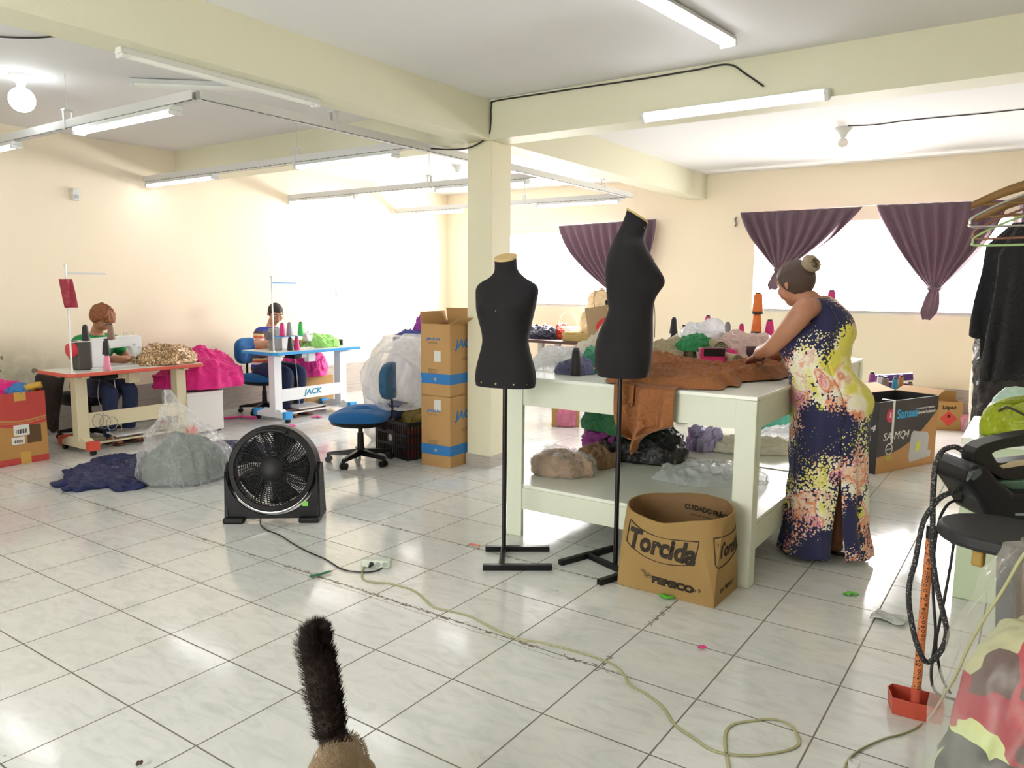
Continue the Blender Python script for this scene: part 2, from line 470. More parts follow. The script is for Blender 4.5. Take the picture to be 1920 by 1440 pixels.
# ------------------------------------------------------------------ ceiling: cable tray grid and lamps
M_TRAY = plain('galvanised_tray', 'd4d5d4', .5, .0); M_FIX = plain('fixture_white', 'dcdedd', .4); M_CABLE = plain('black_cable', '1c1b1d', .5)
M_TUBE = emit('lit_tube', 'fdfbff', 13); M_TUBEOFF = plain('unlit_tube', 'e9ece6', .35); M_HOLE = plain('tray_slot', 'a2a4a4', .6)
ZT = 2.575          # underside of the tray
TX = -.79
def tray(name, label, p0, p1, group=None, hang=()):
    """perforated metal channel from p0 to p1 (along X or Y), 38 mm, hung on rods"""
    t = thing(name, label, 'cable tray', (0, 0, 0), 0, group)
    (x0, y0), (x1, y1) = p0, p1; s = .025
    b = MB()
    if y0 == y1:
        L = x1-x0; b.box(x0, y0-s, ZT, x1, y0+s, ZT+.004); b.box(x0, y0-s, ZT, x1, y0-s+.003, ZT+.06); b.box(x0, y0+s-.003, ZT, x1, y0+s, ZT+.06)
        k = x0+.05
        while k < x1-.05:
            b.box(k, y0-s-.001, ZT-.001, k+.035, y0-s+.012, ZT+.006, 1); k += .07
    else:
        b.box(x0-s, y0, ZT, x0+s, y1, ZT+.004); b.box(x0-s, y0, ZT, x0-s+.003, y1, ZT+.06); b.box(x0+s-.003, y0, ZT, x0+s, y1, ZT+.06)
        k = y0+.05
        while k < y1-.05:
            b.box(x0+s-.012, k, ZT-.001, x0+s+.001, k+.035, ZT+.006, 1); k += .07
    b.build('channel', [M_TRAY, M_HOLE], t)
    for hx, hy in hang:
        r = MB(); r.cyl((hx, hy, ZT+.13), (hx, hy, ZC), .0035, n=6); ro = r.build('hanger_rod', M_CABLE if 0 else M_TRAY, t)
        r = MB()
        if y0 == y1:
            r.box(hx-.012, hy-s-.004, ZT-.006, hx+.012, hy-s-.001, ZT+.13); r.box(hx-.012, hy+s+.001, ZT-.006, hx+.012, hy+s+.004, ZT+.13)
        else:
            r.box(hx-s-.004, hy-.012, ZT-.006, hx-s-.001, hy+.012, ZT+.13); r.box(hx+s+.001, hy-.012, ZT-.006, hx+s+.004, hy+.012, ZT+.13)
        r.box(hx-.03, hy-.03, ZT+.125, hx+.03, hy+.03, ZT+.135)
        r.build('hanger_bracket', M_TRAY, t)
    return t
tray('cable_tray', 'long grey perforated cable tray running beside the beam, carrying the four arms', (TX, 1.45), (TX, 7.2), None, [(TX, 2.5), (TX, 6.5)])
ARMS = [(1.45, 'nearest tray arm, below the glowing bulb', -2.35), (3.3, 'second tray arm from the front, ending at the left wall', -2.15),
        (5.2, 'third tray arm from the front, passing behind the column', -2.25), (7.15, 'farthest tray arm, close to the back wall', -2.3)]
for y, lab, hx in ARMS:
    tray('cable_tray', 'grey perforated '+lab, (XW+.02, y), (TX-.03, y), 'cable tray arms', [(hx, y)])
def fixture(label, loc, rz, L=1.22, lit=True, group=None, down=True, rx=0., wdt=.04):
    """slim batten with a half-round tube, long axis X, tube below"""
    t = thing('tube_lamp', label, 'ceiling lamp', loc, rz, group); h = L/2
    if rx: t.rotation_euler = (rx, 0, rz)
    b = MB(); b.prism([(-wdt, .0), (wdt, .0), (wdt*.75, .028), (-wdt*.75, .028)], -h, h, 0, Matrix(((0, 0, 1, 0), (1, 0, 0, 0), (0, 1, 0, 0), (0, 0, 0, 1))))
    b.build('lamp_housing', M_FIX, t)
    b = MB(); n = 10; rings = []
    for x in (-h+.03, h-.03):
        rings.append([(x, -math.cos(PI*i/n)*wdt*.82, -math.sin(PI*i/n)*wdt*.62) for i in range(n+1)])
    b.loft(rings, 0, True)
    b.build('tube', M_TUBE if lit else M_TUBEOFF, t)
    for s in (-1, 1):
        b = MB(); b.box(s*h-.03*s, -wdt, -wdt*.7, s*h, wdt, .0); b.build('end_cap', M_FIX, t, bevel=.006)
    return t
gl = 'lit tubes under the tray arms'
spots = [(-1.62, 1.45, 'lit tube on the nearest tray arm, brightest in the left bay'),
         (-3.75, 1.45, 'lit tube on the nearest tray arm, behind the glowing bulb at the wall side'),
         (-3.95, 3.3, 'lit tube at the wall end of the second tray arm'), (-1.55, 3.3, 'lit tube on the second tray arm, next to the hanger rod'),
         (-3.98, 5.2, 'lit tube at the wall end of the third tray arm'), (-1.55, 5.2, 'lit tube on the third tray arm, partly behind the column'),
         (-3.95, 7.15, 'lit tube at the wall end of the farthest tray arm'), (-1.5, 7.15, 'lit tube on the farthest tray arm, above the left window')]
for x, y, lab in spots: fixture(lab, (x, y, ZT-.03), 0, 1.2, True, gl)
fixture('lit tube lamp along the face of the beam, right of the column', (1.64, 3.62, 2.655), math.radians(0), 1.22, True, rx=math.radians(-55), wdt=.035)
fixture('lit tube lamp on the ceiling at the top edge of the picture', (1.70, 2.45, 2.915), math.radians(84), 1.5, True, wdt=.05)
fixture('unlit pale tube lamp fixed under the long beam', (-.42, 1.40, ZB-.029), math.radians(90), 1.25, False, wdt=.032)
fixture('unlit tube lamp lying crosswise above the tray corner', (-1.62, 2.16, 2.915), math.radians(41), 1.2, False)
# round ceiling roses and bulbs
def rose(name, label, loc, bulb=None, lit=False):
    t = thing(name, label, 'light bulb', loc)
    b = MB(); b.lathe([(.075, 0), (.072, -.012), (.045, -.04), (.028, -.065), (.026, -.085)], 24); b.build('lamp_holder', M_FIX, t)
    if bulb:
        b = MB(); b.lathe([(.02, -.08)]+[(max(bulb*math.sin(q), .004), -.085-bulb+bulb*math.cos(q)) for q in [.3+.1*i*PI for i in range(0, 9)]]+[(.003, -.085-bulb*2)], 24)
        b.build('bulb', emit('lit_bulb', 'f2fbff', 12) if lit else plain('white_bulb', 'e8e4e0', .3), t)
    return t
p = FL(38, 140, ZC); rose('bulb_lamp', 'large glowing round bulb on the ceiling at the left edge', (p.x, p.y, ZC), .085, True)
p = FL(1582, 240, ZC); rose('bulb_lamp', 'small unlit white bulb on the ceiling of the right bay', (p.x, p.y, ZC), .045, False)
p = FL(858, 310, ZC); rose('bulb_lamp', 'empty lamp holder on the ceiling just left of the column', (p.x, p.y, ZC))
# cables
def cable(name, label, pts, r=.004, mat=None, k=6, group=None, cat='cable', flat=1., n=6):
    b = MB(); b.tube(smooth_path(pts, k), r, n, flat=flat); o = b.build(name, mat or M_CABLE); return tag(o, label, cat, group)
yb = 3.652
def onb(u, v): q = HY(u, v, yb); return (q.x, q.y, q.z)
cable('cable', 'black cable clipped along the beam face, then down the column to the tray',
      [onb(1432, 162), onb(1400, 140), onb(1365, 121), onb(1300, 132), onb(1210, 147), onb(1100, 163), onb(1015, 176), onb(930, 189), onb(921, 198), onb(920, 230), onb(914, 256),
       (-.45, 3.62, 2.6), (-.60, 3.55, 2.585), (TX, 3.5, ZT+.03)], .006)
xs = -.55
def onx(u, v): q = FL(u, v, ZC-.006); return (q.x, q.y, q.z)
cable('cable', 'thin black wire sagging across the left ceiling towards the unlit lamp', [onx(-60, 62), onx(0, 69), onx(60, 71), onx(110, 68), onx(158, 68), onx(172, 78), (-.75, .83, 2.80), (-.58, .87, 2.70)], .005)
cable('cable', 'dark wire running over the ceiling from the small bulb to the right edge', [onx(1590, 236), onx(1640, 234), onx(1700, 226), onx(1760, 220), onx(1840, 213), onx(1920, 205), onx(2040, 196)], .005)
# small things on the walls
p = HX(140, 365, XW)
t = thing('alarm_sensor', 'small white motion sensor high on the left wall', 'sensor', (XW, p.y, p.z))
b = MB(); b.prism([(-.03, -.06), (.03, -.06), (.035, 0), (.03, .06), (-.03, .06), (-.035, 0)], 0, .035, 0, Matrix(((0, 0, 1, 0), (1, 0, 0, 0), (0, 1, 0, 0), (0, 0, 0, 1)))); b.build('sensor_body', M_FIX, t, bevel=.004)
b = MB(); b.box(.034, -.02, -.035, .042, .02, .0); b.build('sensor_lens', plain('grey_lens', 'b9bcc0', .2), t, bevel=.003)
def socket(label, x, y, z, ax, w_=.04, h=.058, dark=False, group=None):
    t = thing('wall_socket', label, 'socket', (x, y, z), 0 if ax == 'x' else -PI/2, group)
    b = MB(); b.box(0, -w_, -h, .01, w_, h); b.build('cover_plate', M_FIX, t, bevel=.003)
    b = MB(); b.box(.008, -.02, -.025, .014, .02, .025); b.build('outlet', plain('outlet_dark', '3b3b40', .5) if dark else M_RAIL, t)
p = HX(634, 548, XW); socket('white socket plate on the left wall, above the blue-edged table', XW, p.y, p.z, 'x')
p = HX(640, 704, XW); socket('square socket with a dark outlet low on the left wall above the skirting', XW+.012, p.y, p.z, 'x', .05, .05, True)
p = HY(1381, 412, YB); b = MB(); b.tube(smooth_path([(p.x, YB-.01, p.z+.03), (p.x-.01, YB-.02, p.z), (p.x+.005, YB-.015, p.z-.05), (p.x-.012, YB-.012, p.z-.08)], 4), [.012]*13, 6)
tag(b.build('rag', cloth('grey_rag', '9a9690')), 'grey scrap of cloth hanging on the curtain wire left of the two tied curtains', 'cloth')

# ------------------------------------------------------------------ two white cutting tables pushed together
M_WHT = plain('white_laminate', 'e9ece2', .28, spec=.6); M_WFRAME = plain('greenish_white', 'd8dccb', .45)  # aprons, rails and legs take a darker, greener white than the tops
def cutting_table(label, x0, y0, x1, y1, group):
    t = thing('cutting_table', label, 'table', ((x0+x1)/2, (y0+y1)/2, 0), 0, group)
    a, c = (x1-x0)/2, (y1-y0)/2; H = .975
    b = MB(); b.box(-a, -c, H-.02, a, c, H); b.build('table_top', M_WHT, t, bevel=.003)
    b = MB(); b.box(-a+.01, -c+.012, H-.17, a-.01, -c+.032, H-.02); b.box(-a+.01, c-.032, H-.17, a-.01, c-.012, H-.02)
    b.box(-a+.012, -c+.032, H-.17, -a+.032, c-.032, H-.02); b.box(a-.032, -c+.032, H-.17, a-.012, c-.032, H-.02)
    b.build('apron', M_WFRAME, t, bevel=.002)
    b = MB(); b.box(-a+.02, -c+.02, .30, a-.02, c-.02, .32); b.build('shelf', M_WHT, t, bevel=.002)
    b = MB(); b.box(-a+.03, -c+.012, .17, a-.03, -c+.032, .30); b.box(-a+.03, c-.032, .17, a-.03, c-.012, .30)
    b.box(-a+.012, -c+.032, .17, -a+.032, c-.032, .30); b.box(a-.032, -c+.032, .17, a-.012, c-.032, .30); b.build('shelf_rail', M_WFRAME, t, bevel=.002)
    for sx in (-1, 1):
        for sy in (-1, 1):
            L = MB(); X = sx*a; Y = sy*c
            L.box(X, Y, 0, X-sx*.105, Y-sy*.03, H-.021); L.box(X, Y-sy*.03, 0, X-sx*.03, Y-sy*.09, H-.021)
            L.build('leg', M_WFRAME, t, bevel=.003)
    return t
cutting_table('white laminate cutting table nearest the mannequins, with brown cloth hanging over its front', .80, 2.375, 2.285, 3.70, 'white cutting tables')
cutting_table('white laminate cutting table behind the first, its far end towards the windows', .80, 3.71, 2.285, 5.03, 'white cutting tables')

# ------------------------------------------------------------------ dress forms
M_JERSEY = cloth('black_jersey', '17141a', '110f14', bump=.08, sheen=.0); M_CAPW = card('cap_board', 'd8c08a', 'c9ad74')
M_BLKM = plain('black_steel', '17171b', .38, .4); M_PIN = plain('brass_pin', 'd8c48c', .3, .8)
def dress_form(label, loc, rz, secs, top_tilt, zc, pins, feet, strap=False, k=1.):
    """secs: (z, half width, front depth, back depth, centre shift)"""
    t = thing('dress_form', label, 'mannequin', loc, rz)
    n = 40; rings = []
    def interp(z):
        for a, c in zip(secs[:-1], secs[1:]):
            if a[0] <= z <= c[0]:
                f = (z-a[0])/(c[0]-a[0]); i = secs.index(a)
                p0 = secs[max(i-1, 0)]; p3 = secs[min(i+2, len(secs)-1)]
                return [.5*((2*a[j]) + (c[j]-p0[j])*f + (2*p0[j]-5*a[j]+4*c[j]-p3[j])*f*f + (3*a[j]-p0[j]-3*c[j]+p3[j])*f**3) for j in range(1, 5)]
        return list(secs[-1][1:])
    z0, z1 = secs[0][0], secs[-1][0]; K = 46
    for q in range(K+1):
        z = z0+(z1-z0)*q/K; w_, df, db, sh = interp(z)
        r = []
        for i in range(n):
            a = 2*PI*i/n; x = w_*math.cos(a); s = math.sin(a)
            ex = 2.3
            xx = w_*math.copysign(abs(math.cos(a))**(2/ex), math.cos(a)); dep = df if s > 0 else db
            yy = dep*math.copysign(abs(s)**(2/ex), s)
            # two breasts on the front
            if s > 0:
                for bx in (-.085, .085):
                    g = math.exp(-((xx-bx*k)**2)/.0032)*math.exp(-((z-zc)**2)/.0042); yy += .034*g*k
            tz = z + (top_tilt[0]*xx + top_tilt[1]*yy)*max(0, (z-z1+.12)/.12)
            r.append((xx, yy+sh, tz))
        rings.append(r)
    b = MB(); b.loft(rings, 0, True); b.build('torso', M_JERSEY, t)
    # wooden neck cap
    top = rings[-1]; c = sum((Vector(p) for p in top), Vector())/n
    b = MB(); b.loft([[c+(Vector(p)-c)*1.02+Vector((0, 0, dz)) for p in top] for dz in (0, .012)], 0, False); b.build('neck_cap', M_CAPW, t)
    for sgn, zz in pins:
        w_, df, db, sh = interp(zz); a = sgn; b = MB()
        b.sphere((w_*math.cos(a)*.99, (df if math.sin(a) > 0 else db)*math.sin(a)*1.03+sh, zz), .0055, 8)
        b.build('pin', M_PIN, t)
    if strap:
        b = MB(); b.grid(lambda u, v: (-.02-.0+.018*u, .155+.005*math.sin(v*4)+.02*v, z0+.42-.22*v), 2, 8); b.build('strap', M_JERSEY, t, solid=.002)
    b = MB(); b.cyl((0, 0, .02), (0, 0, z0+.05), .0125, n=12); b.build('pole', M_BLKM, t)
    # foot: two floor bars joined by a spine (given in world coordinates)
    s = MB(); inv = Matrix.Rotation(-rz, 4, 'Z') @ Matrix.Translation(-Vector(loc))
    for (ax, ay), (cx, cy), w_ in feet:
        d = Vector((cx-ax, cy-ay, 0)); L = d.length; d.normalize(); a = math.atan2(d.y, d.x)
        M = inv @ Matrix.Translation((ax, ay, 0)) @ Matrix.Rotation(a, 4, 'Z')
        s.box(0, -w_, 0, L, w_, .03, 0, M)
    s.build('foot', M_BLKM, t, bevel=.004)
    return t
def cdir(p): return math.atan2(CAM.y-p[1], CAM.x-p[0])
p1 = (.985, 2.085, 0)
F1 = [(.955, .170, .11, .115, 0), (.99, .176, .115, .125, 0), (1.05, .170, .11, .12, 0), (1.12, .152, .10, .10, 0), (1.19, .134, .092, .088, 0), (1.24, .135, .095, .088, 0),
      (1.31, .152, .10, .095, 0), (1.38, .168, .105, .105, 0), (1.44, .180, .095, .105, -.005), (1.49, .184, .08, .095, -.01), (1.52, .160, .07, .085, -.012), (1.545, .108, .06, .068, -.01), (1.575, .072, .054, .056, -.005), (1.60, .062, .052, .052, 0), (1.65, .060, .052, .052, .004)]
dress_form('black dress form standing in front of the column, turned to the left', p1, cdir(p1)-math.radians(28)-PI/2, F1, (.0, -.38), 1.37,
           [(.9, 1.37), (2.2, 1.40), (1.57, 1.37), (.5, .985), (1.0, .98), (1.6, .98), (2.2, .98), (2.7, .98), (.1, 1.33)],
           [((.882, 2.047), (1.178, 2.263), .018), ((1.044, 1.806), (1.344, 2.024), .018), ((.965, 2.11), (1.125, 1.865), .015)])
p2 = (1.605, 2.25, 0)
def row(z, w_, fr, bk): return (z, w_, (fr+bk)/2, (fr+bk)/2, (fr-bk)/2)
F2 = [row(1.045, .160, .140, .118), row(1.07, .168, .150, .130), row(1.12, .172, .158, .137), row(1.21, .168, .163, .132), row(1.28, .150, .162, .112), row(1.33, .134, .160, .088), row(1.385, .128, .160, .070),
      row(1.44, .138, .165, .078), row(1.52, .158, .186, .088), row(1.58, .168, .178, .092), row(1.64, .176, .152, .088), row(1.70, .168, .120, .070), row(1.735, .120, .105, .055), row(1.765, .078, .102, .035), row(1.80, .062, .108, .012), row(1.855, .058, .118, -.010)]
dress_form('taller black dress form seen from its side, bust pointing right, behind the open carton', p2, math.radians(28)-PI/2, F2, (.0, -.62), 1.53,
           [(PI, 1.68), (PI, 1.52), (PI, 1.38), (-2.6, 1.09), (-2.0, 1.08), (-1.57, 1.39), (-1.57, 1.08), (-.6, 1.08), (PI, 1.08), (.9, 1.8)],
           [((1.346, 2.103), (1.475, 2.49), .017), ((1.65, 1.98), (1.775, 2.355), .017), ((1.41, 2.295), (1.70, 2.185), .014)], strap=True)

# ------------------------------------------------------------------ open carton by the table leg
M_CARD = card('kraft_board', 'b8925a', 'a9834d'); M_CARDIN = card('kraft_board_inside', '9c7850', '8a6843'); M_INK = plain('print_ink', '33291f', .7)
def torcida():
    A = Vector((1.721, 2.05, 0)); B = Vector((2.229, 2.035, 0)); Cc = Vector((2.24, 2.366, 0)); H = .415
    t = thing('cardboard_box', 'large open printed carton without flaps, standing in front of the white table leg', 'box', ((A.x+B.x)/2, (A.y+Cc.y)/2, 0), math.radians(-.8))
    a, c = .255, .160
    base = [(-a, -c), (a, -c), (a, c), (-a, c)]
    # the rim bulges: rectangular foot, rounded octagon mouth
    def out(f, off=0.):
        r = []
        pts = []
        cut = .001+.12*f
        for (sx, sy, hor) in ((-1, -1, 0), (1, -1, 1), (1, 1, 0), (-1, 1, 1)):
            e1 = (sx*(a-off), sy*(c-off)+(-sy)*cut*.75); e2 = (sx*(a-off)-sx*cut, sy*(c-off))
            pts += [e1, e2] if not hor else [e2, e1]
        # order: walk round counter-clockwise and subdivide with bulge
        n = len(pts)
        for i in range(n):
            p = Vector(pts[i]); q = Vector(pts[(i+1) % n])
            for k in range(14):
                u = k/14; m = p.lerp(q, u); L = (q-p).length
                nrm = Vector((q.y-p.y, p.x-q.x)); nrm = nrm.normalized() if L > 1e-4 else Vector((0, 0))
                r.append(m + nrm*math.sin(PI*u)*.035*f*(L/.3))
        return r
    def zt(p): return H + .012*math.sin(p[0]*9) - .035*max(0, -p[1]/c)*(1-.6*abs(p[0])/a) + .022*max(0, p[1]/c)
    b = MB(); K = 30; ro = []; ri = []
    for k in range(K+1):
        f = (k/K)**1.6
        ro.append([(p.x, p.y, (k/K)*zt(p)) for p in out(f)]); ri.append([(p.x, p.y, max(.004, (k/K)*zt(p))) for p in out(f, .005)])
    b.loft(ro, 0, False, False); n = len(ro[0])
    b.loft([list(reversed(r)) for r in ri], 1, False, False)
    b.add(ro[-1]+ri[-1], [(i, (i+1) % n, n+(i+1) % n, n+i) for i in range(n)], 0)
    b.add(ro[0], [tuple(range(n-1, -1, -1))], 0); b.add(ri[0], [tuple(range(n))], 1)
    b.build('carton_walls', [card('olive_kraft', 'a38450', '927444'), card('olive_kraft_inside', '8c6c48', '795c3c')], t)
    # the front face surface: y at (x, z)
    def yf(x, z):
        f = (z/H)**1.6; best = None; r = out(f)
        for i in range(len(r)):
            p, q = r[i], r[(i+1) % len(r)]
            if p.y < 0 and (p.x-x)*(q.x-x) <= 0 and abs(p.x-q.x) > 1e-6:
                yy = p.y+(q.y-p.y)*(x-p.x)/(q.x-p.x); best = yy if best is None else min(best, yy)
        return (best if best is not None else -c)
    def xf(y, z):
        f = (z/H)**1.6; r = out(f); best = a-.12
        for i in range(len(r)):
            p, q = r[i], r[(i+1) % len(r)]
            if p.x > 0 and (p.y-y)*(q.y-y) <= 0 and abs(p.y-q.y) > 1e-6:
                best = max(best, p.x+(q.x-p.x)*(y-p.y)/(q.y-p.y))
        return best+.001
    def wrap(o, fn):
        for v in o.data.vertices: v.co = fn(v.co)
        o.matrix_local = Matrix.Identity(4)
        return o
    def decal(name, body, x, z, size, rotdeg, shear, bold, sx=1.):
        o = text(name, body, M_INK, t, (0, 0, 0), Matrix.Identity(3), size, shear, bold, sx)
        b_ = bmesh.new(); b_.from_mesh(o.data); bmesh.ops.subdivide_edges(b_, edges=[e for e in b_.edges if e.calc_length() > .015], cuts=4); b_.to_mesh(o.data); b_.free()
        cr, sr = math.cos(math.radians(rotdeg)), math.sin(math.radians(rotdeg))
        def fn(p):
            X = p.x*sx; Y = p.y; xx = x+X*cr-Y*sr; zz = z+X*sr+Y*cr
            return Vector((xx, yf(xx, zz)-.0022-abs(p.z), zz))
        return wrap(o, fn)
    decal('brand_lettering', 'Torcida', -.022, .247, .142, -4, .16, .006, .80)
    decal('maker_lettering', 'PEPSICO', .045, .068, .046, -1.5, 0, .0035, 1.25)
    decal('small_print', 'to 9', .165, .068, .03, 0, 0, 0)
    # frame round the lettering: wavy banner outline
    top = [(-.20, .335), (-.19, .345), (-.12, .315), (-.02, .30), (.08, .303), (.155, .308), (.17, .302)]
    bot = [(.17, .302), (.155, .22), (.145, .195), (.09, .178), (0, .168), (-.09, .178), (-.16, .205), (-.205, .235), (-.208, .25), (-.20, .335)]
    b = MB(); P = smooth_path([(x, 0, z) for x, z in top+bot[1:]], 5)
    b.tube([(p.x, yf(p.x, p.z)-.0008, p.z) for p in P], .0028, 5, flat=1.); b.build('banner_outline', M_INK, t)
    b = MB()
    for i in range(5):
        zz = .108-i*.008
        b.tube([(-.125+.006*i+u*.045*math.sin(PI*(i+1)/6)**.5, yf(-.1, zz)-.001, zz+.003*math.sin(u*6+i)) for u in [k/6 for k in range(7)]], .0018, 4)
    b.build('globe_emblem', M_INK, t)
    # side face lettering
    o = text('side_lettering', 'Torcida', M_INK, t, (0, 0, 0), Matrix.Identity(3), .10, .16, .003, .8)
    wrap(o, lambda p: Vector((xf(p.x*.8+.0, .262+p.y+.0)+.0015, p.x*.8+.0, .262+p.y)))
    b = MB(); P = smooth_path([(0, -.128, .33), (0, 0, .335), (0, .12, .34), (0, .13, .27), (0, .10, .22), (0, -.03, .192), (0, -.13, .19), (0, -.135, .25), (0, -.128, .33)], 5)
    b.tube([(xf(p.y, p.z)+.001, p.y, p.z) for p in P], .0026, 5); b.build('side_outline', M_INK, t)
    o = text('side_small_print', '0 H  PEPSICO', M_INK, t, (0, 0, 0), Matrix.Identity(3), .03, 0, .001)
    wrap(o, lambda p: Vector((xf(p.x, .06+p.y)+.0012, p.x, .06+p.y)))
    # inside lettering on the far wall, read from the camera side
    o = text('inside_lettering', 'CUIDADO FRÁGIL', M_INK, t, (0, 0, 0), Matrix.Identity(3), .036, 0, .0016)
    def yb_(x, z):
        f = (z/H)**1.6; r = out(f, .005); ys = [p.y for p in r if p.y > 0 and abs(p.x-x) < .02]
        for i in range(len(r)):
            p, q = r[i], r[(i+1) % len(r)]
            if p.y > 0 and q.y > 0 and (p.x-x)*(q.x-x) <= 0 and abs(p.x-q.x) > 1e-6: return p.y+(q.y-p.y)*(x-p.x)/(q.x-p.x)
        return min(ys) if ys else c-.03
    wrap(o, lambda p: Vector((p.x*.9+.085, yb_(p.x*.9+.085, .362+p.y-.03*p.x)-.003, .362+p.y-.03*(p.x))))
    o = text('inside_small_print', 'conservar em local seco e fresco', M_INK, t, (0, 0, 0), Matrix.Identity(3), .016, 0, .0002)
    wrap(o, lambda p: Vector((p.x*.9+.085, yb_(p.x*.9+.085, .328+p.y-.03*p.x)-.003, .328+p.y-.03*(p.x))))
torcida()

# ------------------------------------------------------------------ generic carton with flaps
def carton(name, label, loc, rz, sx, sy, sz, mat, inside=None, flaps=(), open_=True, group=None, cat='box', flapmat=None):
    t = thing(name, label, cat, loc, rz, group); a, c = sx/2, sy/2; w_ = .004
    b = MB(); ins = inside or M_CARDIN
    b.box(-a, -c, 0, a, c, w_, 0)
    if open_:
        b.box(-a, -c, w_, a, -c+w_, sz); b.box(-a, c-w_, w_, a, c, sz); b.box(-a, -c+w_, w_, -a+w_, c-w_, sz); b.box(a-w_, -c+w_, w_, a, c-w_, sz)
        b.box(-a+w_, -c+w_, w_, a-w_, c-w_, w_*2, 1)
    else: b.box(-a, -c, w_, a, c, sz)
    b.build('carton_walls', [mat, ins], t, bevel=.002)
    for side, ang, L in flaps:
        # ang: 0 = closed flat inward, 90 = upright, 180 = folded outward flat
        r = math.radians(ang); d = (math.cos(r), math.sin(r))
        f = MB()
        if side in 'ns':
            s = 1 if side == 'n' else -1; y0 = s*c; y1 = y0 - s*L*d[0]; z1 = sz+L*d[1]
            f.add([(-a+.005, y0, sz), (a-.005, y0, sz), (a-.012, y1, z1), (-a+.012, y1, z1)], [(0, 1, 2, 3)])
        else:
            s = 1 if side == 'e' else -1; x0 = s*a; x1 = x0 - s*L*d[0]; z1 = sz+L*d[1]
            f.add([(x0, -c+.005, sz), (x0, c-.005, sz), (x1, c-.012, z1), (x1, -c+.012, z1)], [(0, 1, 2, 3)])
        f.build('flap', flapmat or mat, t, solid=.004)
    return t
def label_plate(name, mat, t, face, a, c, u, z, w_, h):
    """thin sticker: face 's' (-Y) or 'e' (+X)"""
    b = MB()
    if face == 's': b.box(u-w_/2, -c-.0012, z-h/2, u+w_/2, -c, z+h/2)
    else: b.box(a, u-w_/2, z-h/2, a+.0012, u+w_/2, z+h/2)
    return b.build(name, mat, t)

# ------------------------------------------------------------------ people
def chain(b, pts, n=18, m=0, M=None, k=5):
    """limb: pts = (x, y, z, r) or (x, y, z, rx, ry); smooth tapering tube with rounded ends"""
    P = [Vector(p[:3]) for p in pts]; A = [p[3] for p in pts]; B = [p[4] if len(p) > 4 else p[3] for p in pts]
    out = []; N = len(P)
    for i in range(N-1):
        q = [max(i-1, 0), i, i+1, min(i+2, N-1)]
        for j in range(k):
            t = j/k
            cr = lambda v: .5*((2*v[q[1]]) + (v[q[2]]-v[q[0]])*t + (2*v[q[0]]-5*v[q[1]]+4*v[q[2]]-v[q[3]])*t*t + (3*v[q[1]]-v[q[0]]-3*v[q[2]]+v[q[3]])*t**3)
            out.append((cr(P), max(cr(A), .002), max(cr(B), .002)))
    out.append((P[-1], A[-1], B[-1]))
    # rounded ends
    def cap(a, c_):
        d = (a[0]-c_[0]).normalized(); r = min(a[1], a[2])
        return [(a[0]+d*r*math.sin(x), a[1]*math.cos(x), a[2]*math.cos(x)) for x in (1.45, 1.0, .5)]
    out = cap(out[0], out[1]) + out + list(reversed(cap(out[-1], out[-2])))
    rings = []
    for i, (p, a, c_) in enumerate(out):
        t = (out[min(i+1, len(out)-1)][0]-out[max(i-1, 0)][0]).normalized()
        ref = Vector((1, 0, 0)) if abs(t.x) < .8 else Vector((0, 0, 1))
        if abs(t.x) >= .8: sd = t.cross(Vector((0, 0, 1))).normalized(); sd, up = sd, t.cross(sd)
        else: up = t.cross(ref).normalized(); sd = up.cross(t)
        rings.append([p + sd*math.cos(2*PI*j/n)*a + up*math.sin(2*PI*j/n)*c_ for j in range(n)])
    b.loft(rings, m, True, True, True, M)
def voxel(o, size, smooth=3, disp=None):
    r = o.modifiers.new('r', 'REMESH'); r.mode = 'VOXEL'; r.voxel_size = size; r.use_smooth_shade = True
    s = o.modifiers.new('s', 'SMOOTH'); s.factor = .6; s.iterations = smooth
    return o
def hand(b, M, side=1, curl=.5, k=1.):
    """palm from the wrist at the origin towards +Y, palm side down (-Z); side = +1 puts the thumb at +X"""
    f = lambda *p: tuple(q*k for q in p)
    for x in (-.026, -.009, .009, .026): chain(b, [f(x*.75, 0, 0, .013), f(x, .045, .002, .0125), f(x*1.05, .085, 0, .011)], 10, 0, M, 3)
    for i, (x, L) in enumerate(((-.030, .060), (-.010, .075), (.011, .080), (.031, .072))):
        x *= side; c1 = curl*.6; a = 0; p = Vector((x, .085, 0)); pts = [f(*p, .0095)]
        if i == 0 and side > 0: pass
        for seg, fr in ((.42, .0088), (.32, .0082), (.26, .007)):
            a += c1*(.8+.12*i); p = p + Vector((x*.06, math.cos(a), -math.sin(a)))*L*seg; pts.append(f(*p, fr))
        chain(b, pts, 9, 0, M, 3)
    chain(b, [f(side*.02, .012, -.004, .014), f(side*.045, .038, -.012, .0115), f(side*.058, .066, -.02, .0098), f(side*.058, .09, -.028, .008)], 9, 0, M, 3)
